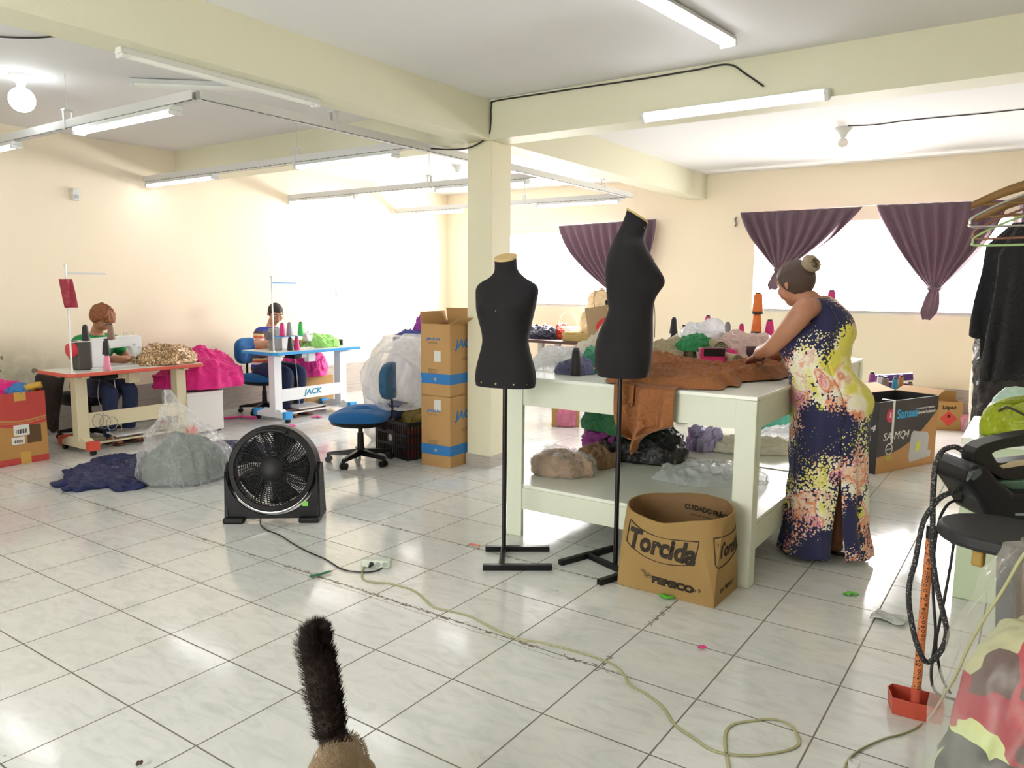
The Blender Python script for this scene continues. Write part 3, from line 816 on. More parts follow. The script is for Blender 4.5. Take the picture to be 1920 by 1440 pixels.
def head(b, M):
    """head of 22 cm; origin at its centre, +Y is the face"""
    b.sphere((0, -.012, .025), .092, 20, 0, (.83, 1.04, .98), M)
    b.sphere((0, .018, -.03), .07, 18, 0, (.86, .98, 1.15), M)
    chain(b, [(0, .045, -.088, .024), (0, .058, -.075, .024)], 12, 0, M)                      # chin
    chain(b, [(0, .083, .018, .009, .009), (0, .096, -.004, .010), (0, .106, -.024, .0125), (0, .092, -.030, .012)], 10, 0, M)  # nose
    for s in (-1, 1):
        chain(b, [(s*.012, .093, -.027, .008), (s*.010, .092, -.026, .008)], 8, 0, M)
        chain(b, [(s*.045, .055, -.02, .026), (s*.042, .05, -.045, .024)], 10, 0, M)          # cheeks
        chain(b, [(s*.048, .064, .030, .010), (s*.030, .078, .034, .011), (s*.012, .083, .032, .009)], 8, 0, M)   # brow
        chain(b, [(s*.078, -.004, .015, .007, .012), (s*.088, -.012, .0, .008, .017), (s*.084, -.008, -.025, .006, .010)], 10, 0, M)  # ear
    chain(b, [(-.02, .082, -.052, .006), (0, .090, -.052, .008), (.02, .082, -.052, .006)], 8, 0, M)
def face(parent, M, skin_dark='7a4a3a', glasses=False):
    for s in (-1, 1):
        b = MB(); b.sphere((s*.031, .074, .014), .0125, 12, 0, (1.15, .75, .7), M); e = b.build('eye', plain('eye_white', 'e8e2dc', .2), parent)
        b = MB(); b.sphere((s*.031, .0815, .012), .0058, 10, 0, (1, .6, 1), M); b.build('iris', plain('iris', '2a1a12', .2), e)
        b = MB(); b.tube([M @ Vector((s*.048, .074, .036)), M @ Vector((s*.032, .0855, .043)), M @ Vector((s*.014, .0895, .040))], .0032, 6)
        b.build('eyebrow', plain('brow_hair', '3a271d', .8), parent)
    b = MB(); b.tube([M @ Vector(p) for p in ((-.022, .084, -.054), (-.01, .095, -.052), (0, .0965, -.053), (.01, .095, -.052), (.022, .084, -.054))], [.002, .0042, .005, .0042, .002], 6)
    b.build('lips', plain('lips', '9a5548', .5), parent)
    if glasses:
        b = MB()
        for s in (-1, 1):
            b.tube([M @ Vector((s*.032+.024*math.cos(a), .103-.006*abs(math.cos(a)), .010+.017*math.sin(a))) for a in [2*PI*i/18 for i in range(18)]], .0013, 6, closed=True)
            b.tube([M @ Vector((s*.056, .099, .014)), M @ Vector((s*.080, .06, .016)), M @ Vector((s*.088, -.006, .012))], .0014, 6)
        b.tube([M @ Vector((-.009, .105, .014)), M @ Vector((.009, .105, .014))], .0014, 6)
        b.build('glasses', plain('glasses_frame', '4a3328', .3), parent)
def hair_mat(name, c1, c2, sc=(60, 60, 7)):
    t = NT(name); c = t.coord(); f = t.noise(t.scale(c, sc), 3, 5, .6)
    t.set(color=t.mix(f, lin(c1), lin(c2)), rough=.55); t.bump(f, .8, .008); return t.m
def hair_cap(M, thick=.012, low_back=-.07, front=.055, fringe=.055, seed=1., rough=.004, sides=-.03):
    """hair shell following the skull, cut round the face"""
    b = MB(); nu, nv = 72, 44
    def fn(u, v):
        a = 2*PI*u; e = -PI/2*.62 + (PI/2*1.62)*v
        d = Vector((math.cos(e)*math.cos(a), math.cos(e)*math.sin(a), math.sin(e)))
        r = Vector((.0765, .097, .091)); p = Vector((d.x*(r.x+thick), d.y*(r.y+thick)-.012, d.z*(r.z+thick)+.025))
        n_ = noise.noise(p*38+Vector((seed, 0, 0)))*rough + noise.noise(Vector((a*6, p.z*9, seed)))*rough
        p += d*n_
        # pull the shell in where the face, the ears' front and the neck show
        lim = low_back if p.y < -.02 else (sides if p.y < .02 else fringe)
        if p.y > .02: lim = sides + (fringe-sides)*min(1, (p.y-.02)/.04)
        elif p.y > -.05: lim = low_back + (sides-low_back)*(p.y+.05)/.07
        if p.z < lim: p = Vector((p.x*.80, (p.y+.012)*.80-.012, max(p.z, lim-.012)))
        return M @ p
    b.grid(fn, nu, nv); return b
SKIN_A = NT('skin_warm'); _c = SKIN_A.coord(); SKIN_A.set(color=SKIN_A.mix(SKIN_A.noise(_c, 14, 3), lin('b98468'), lin('a8735a')), rough=.5)
SKIN_A.b.inputs['Subsurface Weight'].default_value = .05; SKIN_A = SKIN_A.m
SKIN_B = NT('skin_light'); _c = SKIN_B.coord(); SKIN_B.set(color=SKIN_B.mix(SKIN_B.noise(_c, 14, 3), lin('c99a80'), lin('b98870')), rough=.5); SKIN_B = SKIN_B.m

def floral():
    t = NT('floral_print'); c = t.coord('Object'); sp = t.n('ShaderNodeSeparateXYZ'); t.l(c, sp.inputs[0])
    big = t.noise(t.scale(c, (1, 1, .8), (3.3, 1.7, .35)), 3.4, 2, .5, .3)
    def band(z, w_, k):
        d = t.math('DIVIDE', t.math('SUBTRACT', sp.outputs[2], z), w_); return t.math('MULTIPLY', t.math('MAXIMUM', t.math('SUBTRACT', 1, t.math('MULTIPLY', d, d)), 0), k)
    bias = t.math('ADD', t.math('ADD', band(.70, .16, .075), band(.17, .12, .055)), t.math('ADD', band(1.36, .09, .11), band(1.05, .12, -.05)))
    petals = t.noise(t.scale(c, (1, 1, 1), (9, 4, 2)), 16, 4, .6, .4)
    v2 = t.n('ShaderNodeTexVoronoi', feature='SMOOTH_F1'); t.l(t.scale(c, (1, 1, .8), (2, 1, 4)), v2.inputs['Vector']); v2.inputs['Scale'].default_value = 9.5; v2.inputs['Smoothness'].default_value = .5
    hs = t.n('ShaderNodeSeparateColor'); t.l(v2.outputs['Color'], hs.inputs[0])
    flow = t.ramp(t.math('ADD', hs.outputs[0], t.math('MULTIPLY', t.math('SUBTRACT', petals, .5), .75)), [(.14, 'dcd45a'), (.30, 'ece6b4'), (.44, 'f2ece2'), (.54, 'eec3a6'), (.64, 'e0835a'), (.74, 'f0dcc4'), (.86, 'e27aa4'), (.94, 'dfd870')])
    flow = t.mix(t.math('MULTIPLY', t.math('GREATER_THAN', petals, .58), .4), flow, lin('d9774a'))
    vor = t.n('ShaderNodeTexVoronoi'); t.l(c, vor.inputs['Vector']); vor.inputs['Scale'].default_value = 75
    speck = t.math('ADD', t.math('MULTIPLY', t.math('SUBTRACT', vor.outputs['Distance'], .45), .26), t.math('MULTIPLY', t.math('SUBTRACT', t.noise(c, 34, 3, .6), .5), .15))
    navy = t.math('GREATER_THAN', t.math('ADD', t.math('ADD', big, bias), speck), .53)
    col = t.mix(navy, flow, lin('20214a'))
    t.set(color=col, rough=.75, sheen=.15); t.bump(t.noise(c, 14, 3), .15, .02); return t.m

def standing_woman():
    o3 = Vector((2.49, 3.11, 0)); rz = math.atan2(.569, .822)
    t = thing('person', 'standing woman in a long floral sleeveless dress, hair in a bun, sorting brown cloth', 'person', o3, rz)
    Xl = Vector((.822, .569, 0)); Yl = Vector((-.569, .822, 0))
    def AT(u, v, yl):
        d = Fw + Rt*((u-960)/FPX) - Up*((v-720)/FPX); k = ((o3+Yl*yl-CAM).dot(Yl))/d.dot(Yl); q = CAM+d*k-o3
        return Vector((q.dot(Xl), q.dot(Yl), q.z))
    b = MB()
    sh = AT(1503, 583, -.09); el = AT(1448, 650, .04); wr = AT(1421, 668, .30)
    # left arm, nearer the camera
    chain(b, [(-.13, .0, 1.395, .052), (-.19, -.04, 1.40, .060), (sh.x+.01, sh.y, sh.z, .062), (sh.x*.6+el.x*.4, -.05, sh.z*.55+el.z*.45, .056), (el.x, el.y, el.z, .044), (el.x*.5+wr.x*.5-.01, .19, el.z*.5+wr.z*.5, .040), (wr.x, wr.y, wr.z, .027)], 18)
    hd = AT(1403, 680, .42); d = (hd-wr).normalized()
    M = Matrix.Translation(wr) @ d.to_track_quat('Y', 'Z').to_matrix().to_4x4()
    hand(b, M, 1, .5, 1.05)
    # right arm
    sr = Vector((.03, .20, 1.38)); er = Vector((-.12, .42, 1.16)); w2 = AT(1432, 676, .56)
    chain(b, [(-.06, .10, 1.41, .06), (*sr, .055), ((sr.x+er.x)/2, (sr.y+er.y)/2, (sr.z+er.z)/2, .05), (*er, .042), (*((er+w2)/2), .038), (*w2, .027)], 16)
    d = (AT(1412, 684, .60)-w2).normalized(); M2 = Matrix.Translation(w2) @ d.to_track_quat('Y', 'Z').to_matrix().to_4x4()
    hand(b, M2, -1, .5, 1.0)
    # trunk, neck, legs, feet
    chain(b, [(-.02, 0, .90, .13, .11), (-.06, .01, 1.0, .11, .11), (-.11, .02, 1.17, .11, .10), (-.12, .03, 1.28, .12, .09), (-.12, .03, 1.36, .10, .075)], 22)
    hc = AT(1491, 533, .13)
    chain(b, [(-.12, .04, 1.40, .062), (-.15, .07, 1.45, .052), (hc.x+.025, hc.y-.035, hc.z-.075, .052), (hc.x+.01, hc.y-.01, hc.z, .05)], 16)
    for x, y in ((-.085, -.02), (.085, .06)):
        chain(b, [(x, y, .92, .085), (x, y, .72, .08), (x, y, .50, .058), (x, y-.01, .44, .055), (x, y-.02, .32, .056), (x, y, .10, .036), (x, y, .06, .036)], 16)
        chain(b, [(x, y-.02, .045, .032), (x-.06, y+.06, .035, .032), (x-.10, y+.12, .026, .026)], 12)
    HF = Vector((-.52, .84, -.30)).normalized()         # where the face looks
    up = (Vector((-.12, .05, 1)) - HF*Vector((-.12, .05, 1)).dot(HF)).normalized(); rt = HF.cross(up)
    HM = Matrix((rt, HF, up)).transposed().to_4x4(); HM.translation = hc; HM = HM @ Matrix.Diagonal((1.06, 1.06, 1.06, 1))
    head(b, HM)
    voxel(b.build('body', SKIN_A, t), .0065, 14)
    face(t, HM)
    h = hair_cap(HM, .010, -.085, .05, .05, 2., .003, -.02); hm = hair_mat('ash_hair', '3f2f2c', '5e4a40', (14, 70, 70)); h.build('hair', hm, t, sub=1)
    b = MB(); bc = HM @ Vector((.0, -.105, .075))
    for k in range(26):
        a = 2*PI*k/26; r0 = .018+.012*((k*7) % 5)/5
        e = bc + (HM.to_3x3() @ Vector((.034*math.cos(a), -.040-.01*((k*3) % 4)/4, .030*math.sin(a)-.012)))
        m_ = bc + (HM.to_3x3() @ Vector((.040*math.cos(a), -.012, .036*math.sin(a))))
        b.tube(smooth_path([HM @ Vector((.012*math.cos(a), -.085, .075+.012*math.sin(a))), m_, e], 4), [.011, .014, .015, .014, .013, .012, .010, .007, .003], 6)
    b.sphere(tuple(bc), .034, 14, 0, (1, 1, .9))
    b.build('hair_bun', hair_mat('light_hair', '8d7a66', 'b7a78e', (50, 50, 50)), t)
    # dress: outline rings from the shoulders to the hem, z : left, right, half depth, centre y, near-side cut
    S = [(1.455, -.185, -.060, .060, .03), (1.43, -.20, -.010, .088, .03), (1.38, -.195, .045, .115, .04), (1.33, -.195, .078, .135, .04), (1.26, -.255, .090, .145, .03), (1.19, -.298, .072, .150, .03), (1.10, -.275, .068, .150, .02), (1.04, -.252, .092, .155, .02),
         (.98, -.238, .142, .165, .01), (.90, -.23, .175, .175, .0), (.80, -.225, .18, .175, 0), (.65, -.222, .178, .165, 0), (.44, -.215, .190, .16, 0), (.22, -.228, .205, .165, 0), (.03, -.245, .24, .175, 0)]
    fm = floral(); n = 96
    def ring(z, cutf=0.):
        for a, c in zip(S[:-1], S[1:]):
            if c[0] <= z <= a[0]+1e-6:
                f = (a[0]-z)/(a[0]-c[0]); i = S.index(a); p0 = S[max(i-1, 0)]; p3 = S[min(i+2, len(S)-1)]
                l, r, dp, cy = [.5*((2*a[j]) + (c[j]-p0[j])*f + (2*p0[j]-5*a[j]+4*c[j]-p3[j])*f*f + (3*a[j]-p0[j]-3*c[j]+p3[j])*f**3) for j in (1, 2, 3, 4)]
                break
        low = max(0, (1.0-z))
        pts = []
        slit = max(0, (.52-z)/.52)*.16 if z < .52 else 0
        for i in range(n+1):
            a = -PI/2 + slit + .06*0 + (2*PI-2*slit)*i/n
            ex = 2.25
            x = math.copysign(abs(math.cos(a))**(2/ex), math.cos(a)); y = math.copysign(abs(math.sin(a))**(2/ex), math.sin(a))
            fold = 1 + low*.055*math.sin(a*9+z*1.5) + low*.03*math.sin(a*17+2+z*3)
            wr_ = .004*noise.noise(Vector((a*2.5, z*9, 0)))*2
            p = Vector(((l+r)/2 + x*((r-l)/2)*fold, cy + y*dp*fold, z)) + Vector((x, y, 0))*wr_
            # bust towards the facing side
            g = math.exp(-((z-1.22)/.07)**2)*max(0, math.cos(a-math.radians(143)))**3*.035
            p += Vector((-.8, .6, 0))*g
            # buttocks
            g = math.exp(-((z-.92)/.09)**2)*max(0, math.cos(a+math.radians(20)))**2*.02
            p += Vector((.9, -.3, 0))*g
            if z < .12: p.z += .01*math.sin(a*9)
            pts.append(p)
        return pts
    b = MB(); zs = [1.45-i*(1.42/90) for i in range(91)]
    rings = [ring(z) for z in zs]
    # the slit: tilt the two front edges apart
    b.loft(rings, 0, True, False, False)
    # armhole towards the camera-left: drop the top-left part of the dress
    keep_f, keep_sm, keep_mi = [], [], []
    # the dress runs from the neck (right of the head) down and left to the armpit
    for f, s_, m_ in zip(b.f, b.sm, b.mi):
        c = sum((Vector(b.v[i]) for i in f), Vector())/len(f)
        xb = -.255+(c.z-1.26)*1.5 if c.z < 1.31 else -.18-.06*(c.z-1.31)
        if c.z > 1.26 and c.x < xb and c.y < .12: continue
        keep_f.append(f); keep_sm.append(s_); keep_mi.append(m_)
    b.f, b.sm, b.mi = keep_f, keep_sm, keep_mi
    b.build('dress', fm, t, solid=.004)
    b = MB(); bp = wr + (el-wr)*.12
    b.tube([bp + (Matrix.Rotation(2*PI*i/14, 3, (wr-el).normalized()) @ Vector((0, 0, 1)).cross((wr-el).normalized()).normalized())*.033 for i in range(14)], .005, 6, closed=True); b.build('bracelet', plain('dark_bracelet', '2a1c22', .4), t)
    for x, y in ((-.085, -.02), (.085, .06)):
        b = MB(); b.prism([(x+.04, y-.05), (x+.035, y-.07), (x-.02, y-.045), (x-.125, y+.10), (x-.13, y+.14), (x-.10, y+.155), (x-.06, y+.12)], 0, .014); b.build('sandal', M_BLKM, t)
standing_woman()

def seated(label, loc, rz, shirt, jeans, skin, hairfn, lean=.12, look=-.55, hands=((-.06, .46, .80), (.12, .44, .80)), turn=0., elbows=None, sleeve=.5, glasses=False, head_off=(0, 0), seat=.47, shoes=None):
    t = thing('person', label, 'person', loc, rz)
    H = seat; cx = lean
    shz = H+.50; neck = Vector((0, cx*.95, shz+.05)); hc = Vector((head_off[0], cx+.07+head_off[1], shz+.20))
    elbows = elbows or ((-.27, cx+.12, H+.30), (.27, cx+.12, H+.30))
    tor = [(0, .0, H+.05, .17, .13), (0, .01, H+.12, .16, .12), (0, cx*.35, H+.26, .145, .11), (0, cx*.75, H+.40, .165, .11), (0, cx*.95, H+.49, .14, .085), (0, cx, H+.53, .08, .06)]
    b = MB(); chain(b, tor, 22)
    chain(b, [(*neck, .055), (*(neck*.5+hc*.5), .052), (hc.x, hc.y-.015, hc.z-.04, .05)], 14)
    arms = []
    for s, E_, W_ in ((-1, elbows[0], hands[0]), (1, elbows[1], hands[1])):
        A = Vector((s*.175, cx*.95, shz-.02)); E_ = Vector(E_); W_ = Vector(W_)
        arms.append((A, E_, W_))
        chain(b, [(s*.08, cx*.95, shz, .055), (*A, .054), (*((A+E_)/2), .047), (*E_, .039), (*((E_+W_)/2), .036), (*W_, .026)], 16)
        d = (W_-E_).normalized(); d.z *= .4; d.normalize()
        hand(b, Matrix.Translation(W_) @ d.to_track_quat('Y', 'Z').to_matrix().to_4x4(), -s, .45)
    legs = []
    for s in (-1, 1):
        L = [(s*.085, .02, H+.04, .095, .09), (s*.10, .24, H+.045, .082), (s*.105, .43, H+.03, .066), (s*.105, .45, H-.06, .060), (s*.105, .43, .28, .056), (s*.10, .41, .10, .040)]
        legs.append(L); chain(b, [(*p[:3], p[3]*.9) for p in L], 16)
        chain(b, [(s*.10, .40, .07, .036), (s*.10, .46, .055, .034), (s*.105, .56, .04, .028)], 12)
    HF = Vector((math.sin(turn), math.cos(turn), look)).normalized(); up = (Vector((0, 0, 1)) - HF*HF.z).normalized(); rt = HF.cross(up)
    HM = Matrix((rt, HF, up)).transposed().to_4x4(); HM.translation = hc
    head(b, HM); voxel(b.build('body', skin, t), .0075, 3)
    face(t, HM, glasses=glasses); hairfn(t, HM)
    b = MB(); chain(b, [(p[0], p[1], p[2], p[3]+.014, p[4]+.014) for p in tor[:-1]]+[(0, cx, H+.515, .085, .065)], 22)
    for A, E_, W_ in arms:
        q = A.lerp(E_, sleeve); chain(b, [(A.x*.5, A.y, A.z+.012, .066), (*A, .067), (*q, .060)], 16)
    voxel(b.build('shirt', shirt, t), .009, 2)
    b = MB()
    for L in legs: chain(b, [(*p[:3], p[3]+.010) for p in L[:-1]]+[(*L[-1][:3], .058)], 16)
    chain(b, [(0, -.02, H+.06, .175, .125), (0, .03, H+.07, .17, .12)], 20)
    voxel(b.build('jeans', jeans, t), .009, 2)
    for s in (-1, 1):
        b = MB(); b.prism([(s*.10-.045, .35), (s*.10+.045, .35), (s*.105+.05, .50), (s*.105+.035, .60), (s*.105-.035, .60), (s*.105-.05, .50)], 0, .02); b.build('sandal', shoes or plain('brown_leather', '5a3a2a', .6), t, bevel=.004)
    return t
M_JEAN = cloth('dark_denim', '26365e', '1b2748', bump=.25, scale=90); M_GREENSH = cloth('green_knit', '12964a', '0e7d3c', bump=.15)
def hair_red(t, HM):
    b = hair_cap(HM, .026, -.07, .05, .045, 4., .010, -.035)
    b.build('hair', hair_mat('auburn_hair', '6e3a1c', 'a8683a', (40, 40, 20)), t, sub=1)
seated('seated woman in a green shirt with short auburn hair bent over the white sewing machine', (-4.16, 2.37, 0), -PI/2+math.radians(8), M_GREENSH, M_JEAN, SKIN_A, hair_red,
       lean=.16, look=-1.0, hands=((.16, .42, .80), (-.10, .42, .78)), elbows=((-.25, .24, .77), (.30, .26, .82)), turn=math.radians(-10), head_off=(0, .02))
def hair_dark(t, HM):
    hair_cap(HM, .008, -.08, .05, .055, 6., .002, -.01).build('hair', hair_mat('dark_hair', '1f1713', '3a2b24', (14, 70, 70)), t, sub=1)
    b = MB(); b.sphere(tuple(HM @ Vector((0, -.125, -.01))), .034, 14, 0, (1, 1, 1)); b.build('hair_bun', hair_mat('dark_hair_bun', '1f1713', '3a2b24', (50, 50, 50)), t)
def striped():
    t = NT('striped_top'); c = t.coord(); sp = t.n('ShaderNodeSeparateXYZ'); t.l(c, sp.inputs[0])
    f = t.math('FRACT', t.math('MULTIPLY', t.math('ADD', sp.outputs[2], t.math('MULTIPLY', t.noise(c, 4, 2), .05)), 7))
    t.set(color=t.ramp(f, [(0, '2c3f9e'), (.3, 'e9e6ee'), (.45, 'c95a3c'), (.62, 'd8b98a'), (.8, '4a3a3a')], 'CONSTANT'), rough=.8); return t.m
seated('seated woman with glasses and dark hair tied back, striped top, at the blue-edged sewing table', (-4.10, 4.38, 0), -PI/2+math.radians(6), striped(), cloth('navy_jeans', '1d2c55', '172344', bump=.2), SKIN_B, hair_dark,
       lean=.12, look=-.55, hands=((.24, .42, .86), (-.02, .42, .86)), elbows=((-.22, .22, .80), (.30, .22, .84)), turn=math.radians(22), glasses=True)

# ------------------------------------------------------------------ sewing stations by the left wall
def cone_mesh(b, r, h, m=0, x=0, y=0, z=0, core=1):
    M = tr(x, y, z)
    b.lathe([(r*.5, 0), (r*1.0, .002), (r*1.04, h*.06), (r*.62, h*.90), (r*.5, h*.93), (.002, h*.935)], 18, m, M)
    b.lathe([(r*.34, h*.92), (r*.30, h), (r*.18, h), (.001, h*.985)], 12, core, M)
def thread(colname, color):
    if colname in _M: return _M[colname]
    t = NT(colname); c = t.coord(); f = t.noise(t.scale(c, (3, 3, 160)), 3, 2)
    t.set(color=color, rough=.55, sheen=.2); t.bump(f, .25, .004); _M[colname] = t.m; return t.m
THC = {'black': '1b1a1e', 'brown': '8a6a5c', 'pink': 'e86aa0', 'magenta': 'd02a7c', 'grey': '8d8f95', 'green': '3dbb58', 'orange': 'e87a32', 'red': 'c03038', 'purple': '8a3a8c', 'blue': '2f8fb4', 'white': 'd9dbe0', 'navy': '2a3358', 'taupe': '84706a', 'tan': 'b27a48', 'yellow': 'e3cf3a', 'rosy': 'ee8fb0'}
CORE = plain('cone_core', '2c2a2c', .5)
def thread_cone(label, x, y, z, color, r=.035, h=.165, group=None, up=True):
    w_ = .78 if color == 'orange' else .66
    t = thing('thread_cone', label, 'thread cone', (x, y, z), 0, group)
    b = MB()
    b.lathe([(r*.5, 0), (r*1.0, .002), (r*1.04, h*.06), (r*w_, h*.88), (r*w_*.85, h*.93), (.002, h*.935)], 18)
    b.build('wound_thread', thread('thread_'+color, THC[color]), t)
    b = MB(); b.lathe([(r*.48, h*.925), (r*.44, h*1.0), (r*.2, h*1.0), (.001, h*.99)], 14)
    b.build('cone_core', CORE, t)
    if color == 'orange': b = MB(); b.lathe([(r*1.02, .0), (r*1.07, .004), (r*1.05, h*.12), (r*.98, h*.13)], 18); b.build('dark_band', CORE, t)
    return t
def sewing_table(label, x, y, edge, frame, H, caps, panel, LEN=1.28, D=.56, crossz=.22):
    t = thing('sewing_table', label, 'table', (x, y, 0), PI/2)
    ch = .07
    poly = [(ch*.8, 0), (LEN-.02, 0), (LEN, .02), (LEN, D), (0, D), (0, ch*.5)]
    b = MB(); b.prism(poly, H-.035, H-.002); b.build('table_edge', edge, t, bevel=.006)
    b = MB(); inner = [(p[0]*.984+.010, p[1]*.97+.008) for p in poly]; b.prism(inner, H-.006, H); b.build('table_top', M_WHT, t)
    for k, xx in enumerate((.13, LEN-.20)):
        b = MB(); b.box(xx, .17, .11, xx+.10, .27, H-.035); b.box(xx+.02, .08, H-.06, xx+.08, .48, H-.035)
        b.build('leg', frame, t, bevel=.004)
        b = MB(); b.prism([(0.02, .05), (.02, .09), (.12, .14), (.36, .14), (.52, .09), (.52, .05)], xx+.01, xx+.09, 0, Matrix(((0, 0, 1, 0), (1, 0, 0, 0), (0, 1, 0, 0), (0, 0, 0, 1)))); b.build('foot', frame, t, bevel=.003)
        for yy in (.0, .50):
            b = MB(); b.box(xx, yy, .045, xx+.10, yy+.055, .125); b.build('foot_cap', caps, t, bevel=.004)
            b = MB(); b.cyl((xx+.035, yy+.03, .03), (xx+.065, yy+.03, .03), .03, n=14); b.box(xx+.045, yy+.025, .03, xx+.055, yy+.035, .06); b.build('caster', M_BLKM if k else M_BLKM, t)
    b = MB(); b.box(.23, .17, crossz, LEN-.20, .19, crossz+.135); b.build('cross_panel', panel, t, bevel=.002)
    b = MB(); b.box(.2, .2, .06, LEN-.16, .23, .075); b.box(.2, .40, .06, LEN-.16, .43, .075); b.build('floor_rail', panel, t)
    b = MB(); b.box(.48, .20, .08, .82, .42, .095, 0, rot('X', 5)); b.cyl((.62, .36, .10), (.55, .33, H-.06), .004, n=6); b.build('treadle', M_TRAY, t)
    b = MB(); b.box(.62, .18, H-.15, .72, .26, H-.035); b.box(.5, .2, H-.10, .62, .3, H-.035); b.build('control_box', panel, t, bevel=.003)
    b = MB(); b.box(.34, .15, H-.09, .50, .32, H-.036); b.cyl((.36, .14, H-.07), (.46, .14, H-.07), .03, n=14); b.build('motor', M_BLKM, t, bevel=.004)
    return t
M_SALMON = plain('salmon_edge', 'd8614e', .5); M_BLUE = plain('blue_edge', '2f9bdc', .45); M_CREAMF = plain('cream_steel', 'ddd3b2', .5); M_WHF = plain('white_steel', 'eceef0', .4)
t1 = sewing_table('sewing table with a salmon red edge and cream legs, nearest the left edge', -3.33, 1.80, M_SALMON, M_CREAMF, .735, plain('red_cap', 'd8503c', .5), M_CREAMF)
t2 = sewing_table('white sewing table with a bright blue edge and blue foot caps', -3.27, 3.86, M_BLUE, M_WHF, .785, M_BLUE, M_WHF)
text('brand_lettering', 'JACK', plain('teal_print', '1f8fb0', .5), t2, (.66, .1685, .29), FACE_NY, .085, .15, .003, 1.25)
b = MB()
for k in range(3):
    P = [(.30+.06*k+.05*math.cos(a), .155-.004*k, .28+.06*math.sin(a)-.02*k) for a in [2*PI*i/14 for i in range(14)]]
    b.tube(P, .003, 5, closed=True)
b.tube(smooth_path([(.35, .15, .33), (.30, .13, .5), (.36, .2, .66)], 6), .003, 5); b.tube(smooth_path([(.38, .15, .22), (.40, .1, .08), (.36, .16, .03)], 6), .003, 5)
b.build('hanging_wire', plain('grey_wire', '8b8b8e', .5), t1)
def sewing_machine(label, x, y, z, bodym, motorm, wheelm, k=1.):
    t = thing('sewing_machine', label, 'sewing machine', (x, y, z), PI/2); t.scale = (k, k, k)
    b = MB(); b.box(-.02, -.085, 0, .46, .085, .012); b.build('bed', M_WHF, t, bevel=.003)
    b = MB()   # arm profile seen from the front (x, z)
    prof = [(0, .012), (0, .25), (.02, .275), (.44, .285), (.47, .27), (.475, .12), (.455, .085), (.41, .085), (.385, .13), (.375, .17), (.35, .185), (.16, .175), (.135, .15), (.125, .012)]
    Mx = Matrix(((1, 0, 0, 0), (0, 0, 1, 0), (0, 1, 0, 0), (0, 0, 0, 1)))
    b.prism(prof, -.045, .045, 0, Mx); b.build('arm', bodym, t, bevel=.008, seg=3)
    b = MB(); b.box(-.12, -.06, .0, -.002, .06, .26); b.build('motor_housing', motorm, t, bevel=.012, seg=3)
    b = MB(); b.cyl((-.122, 0, .18), (-.175, 0, .18), .062, .056, 24); b.cyl((-.175, 0, .18), (-.183, 0, .18), .03, .028, 20); b.build('hand_wheel', wheelm, t)
    b = MB(); b.cyl((.43, 0, .09), (.43, 0, .012), .004, n=8); b.cyl((.445, .01, .10), (.445, .01, .02), .005, n=8); b.box(.415, -.015, .012, .455, .015, .018); b.build('needle_bar', M_TRAY, t)
    for q in (((.40, -.047, .20), (.40, -.06, .20), .012), ((.44, -.047, .17), (.44, -.058, .17), .010), ((.12, -.046, .21), (.12, -.055, .21), .018)):
        b = MB(); b.cyl(*q, n=14); b.build('tension_knob', M_TRAY, t)
    for q in ((.33, .28), (.36, .285), (.42, .285)): b = MB(); b.cyl((q[0], 0, q[1]), (q[0], 0, q[1]+.035), .004, n=8); b.build('thread_pin', M_TRAY, t)
    return t
sewing_machine('white sewing machine with a dark motor and red hand wheel on the salmon-edged table', -3.62, 2.12, .735, M_WHF, plain('motor_dark', '4b4744', .4), plain('red_wheel', 'd63a48', .35))
sewing_machine('grey and white sewing machine in front of the woman with glasses', -3.55, 4.16, .785, M_WHF, plain('motor_grey', '8c9094', .4), plain('grey_wheel', '6f7478', .35), .92)
def thread_stand(label, x, y, z, top, barm, trayz, tray_m):
    t = thing('thread_stand', label, 'thread stand', (x, y, z))
    b = MB(); b.cyl((0, 0, 0), (0, 0, top), .008, n=10); b.cyl((0, 0, top), (0, 0, top+.02), .011, n=10); b.cyl((0, 0, 0), (0, 0, .01), .02, n=12); b.build('pole', M_WHF, t)
    b = MB(); b.box(-.004, 0, top-.06, .006, .33, top-.045); b.build('guide_bar', barm, t)
    b = MB(); b.box(-.012, 0, trayz-.006, .012, .42, trayz); b.box(-.13, .12, trayz-.006, .02, .14, trayz); b.box(-.13, .34, trayz-.006, .02, .36, trayz); b.build('cone_tray', tray_m, t)
    return t
thread_stand('tall white thread stand at the corner of the salmon-edged table', -3.37, 1.85, .735, .90, M_TRAY, .27, M_WHF)
thread_stand('tall white thread stand with blue bars on the blue-edged table', -3.36, 3.93, .785, .79, M_BLUE, .16, M_BLUE)
b = MB(); b.grid(lambda u, v: (-.05+.10*u+.03*v, .012*math.sin(u*9+v*3)+.01, -.24*v), 10, 16)
o = b.build('cloth_scrap', cloth('dark_red_satin', 'b83248', '8f2336', .5), solid=.006); o.location = (-3.36, 1.845, 1.535); o.rotation_euler = (0, 0, math.radians(80)); tag(o, 'dark red satin scrap knotted round the pole of the first thread stand', 'cloth')
for lab, dx, dy, z, c_ in (('black cone of thread on the tray of the first stand, above the machine', 0, .13, 1.005, 'black'), ('pinkish brown cone of thread on the tray of the first stand', 0, .35, 1.005, 'brown'),
                           ('black cone of thread standing on a pink one on the salmon-edged table', .05, .30, .875, 'black'), ('pink cone of thread under a black one on the salmon-edged table', .05, .30, .735, 'rosy')):
    thread_cone(lab, -3.37+dx*0, 1.85+dy, z+.002, c_, .032, .14)
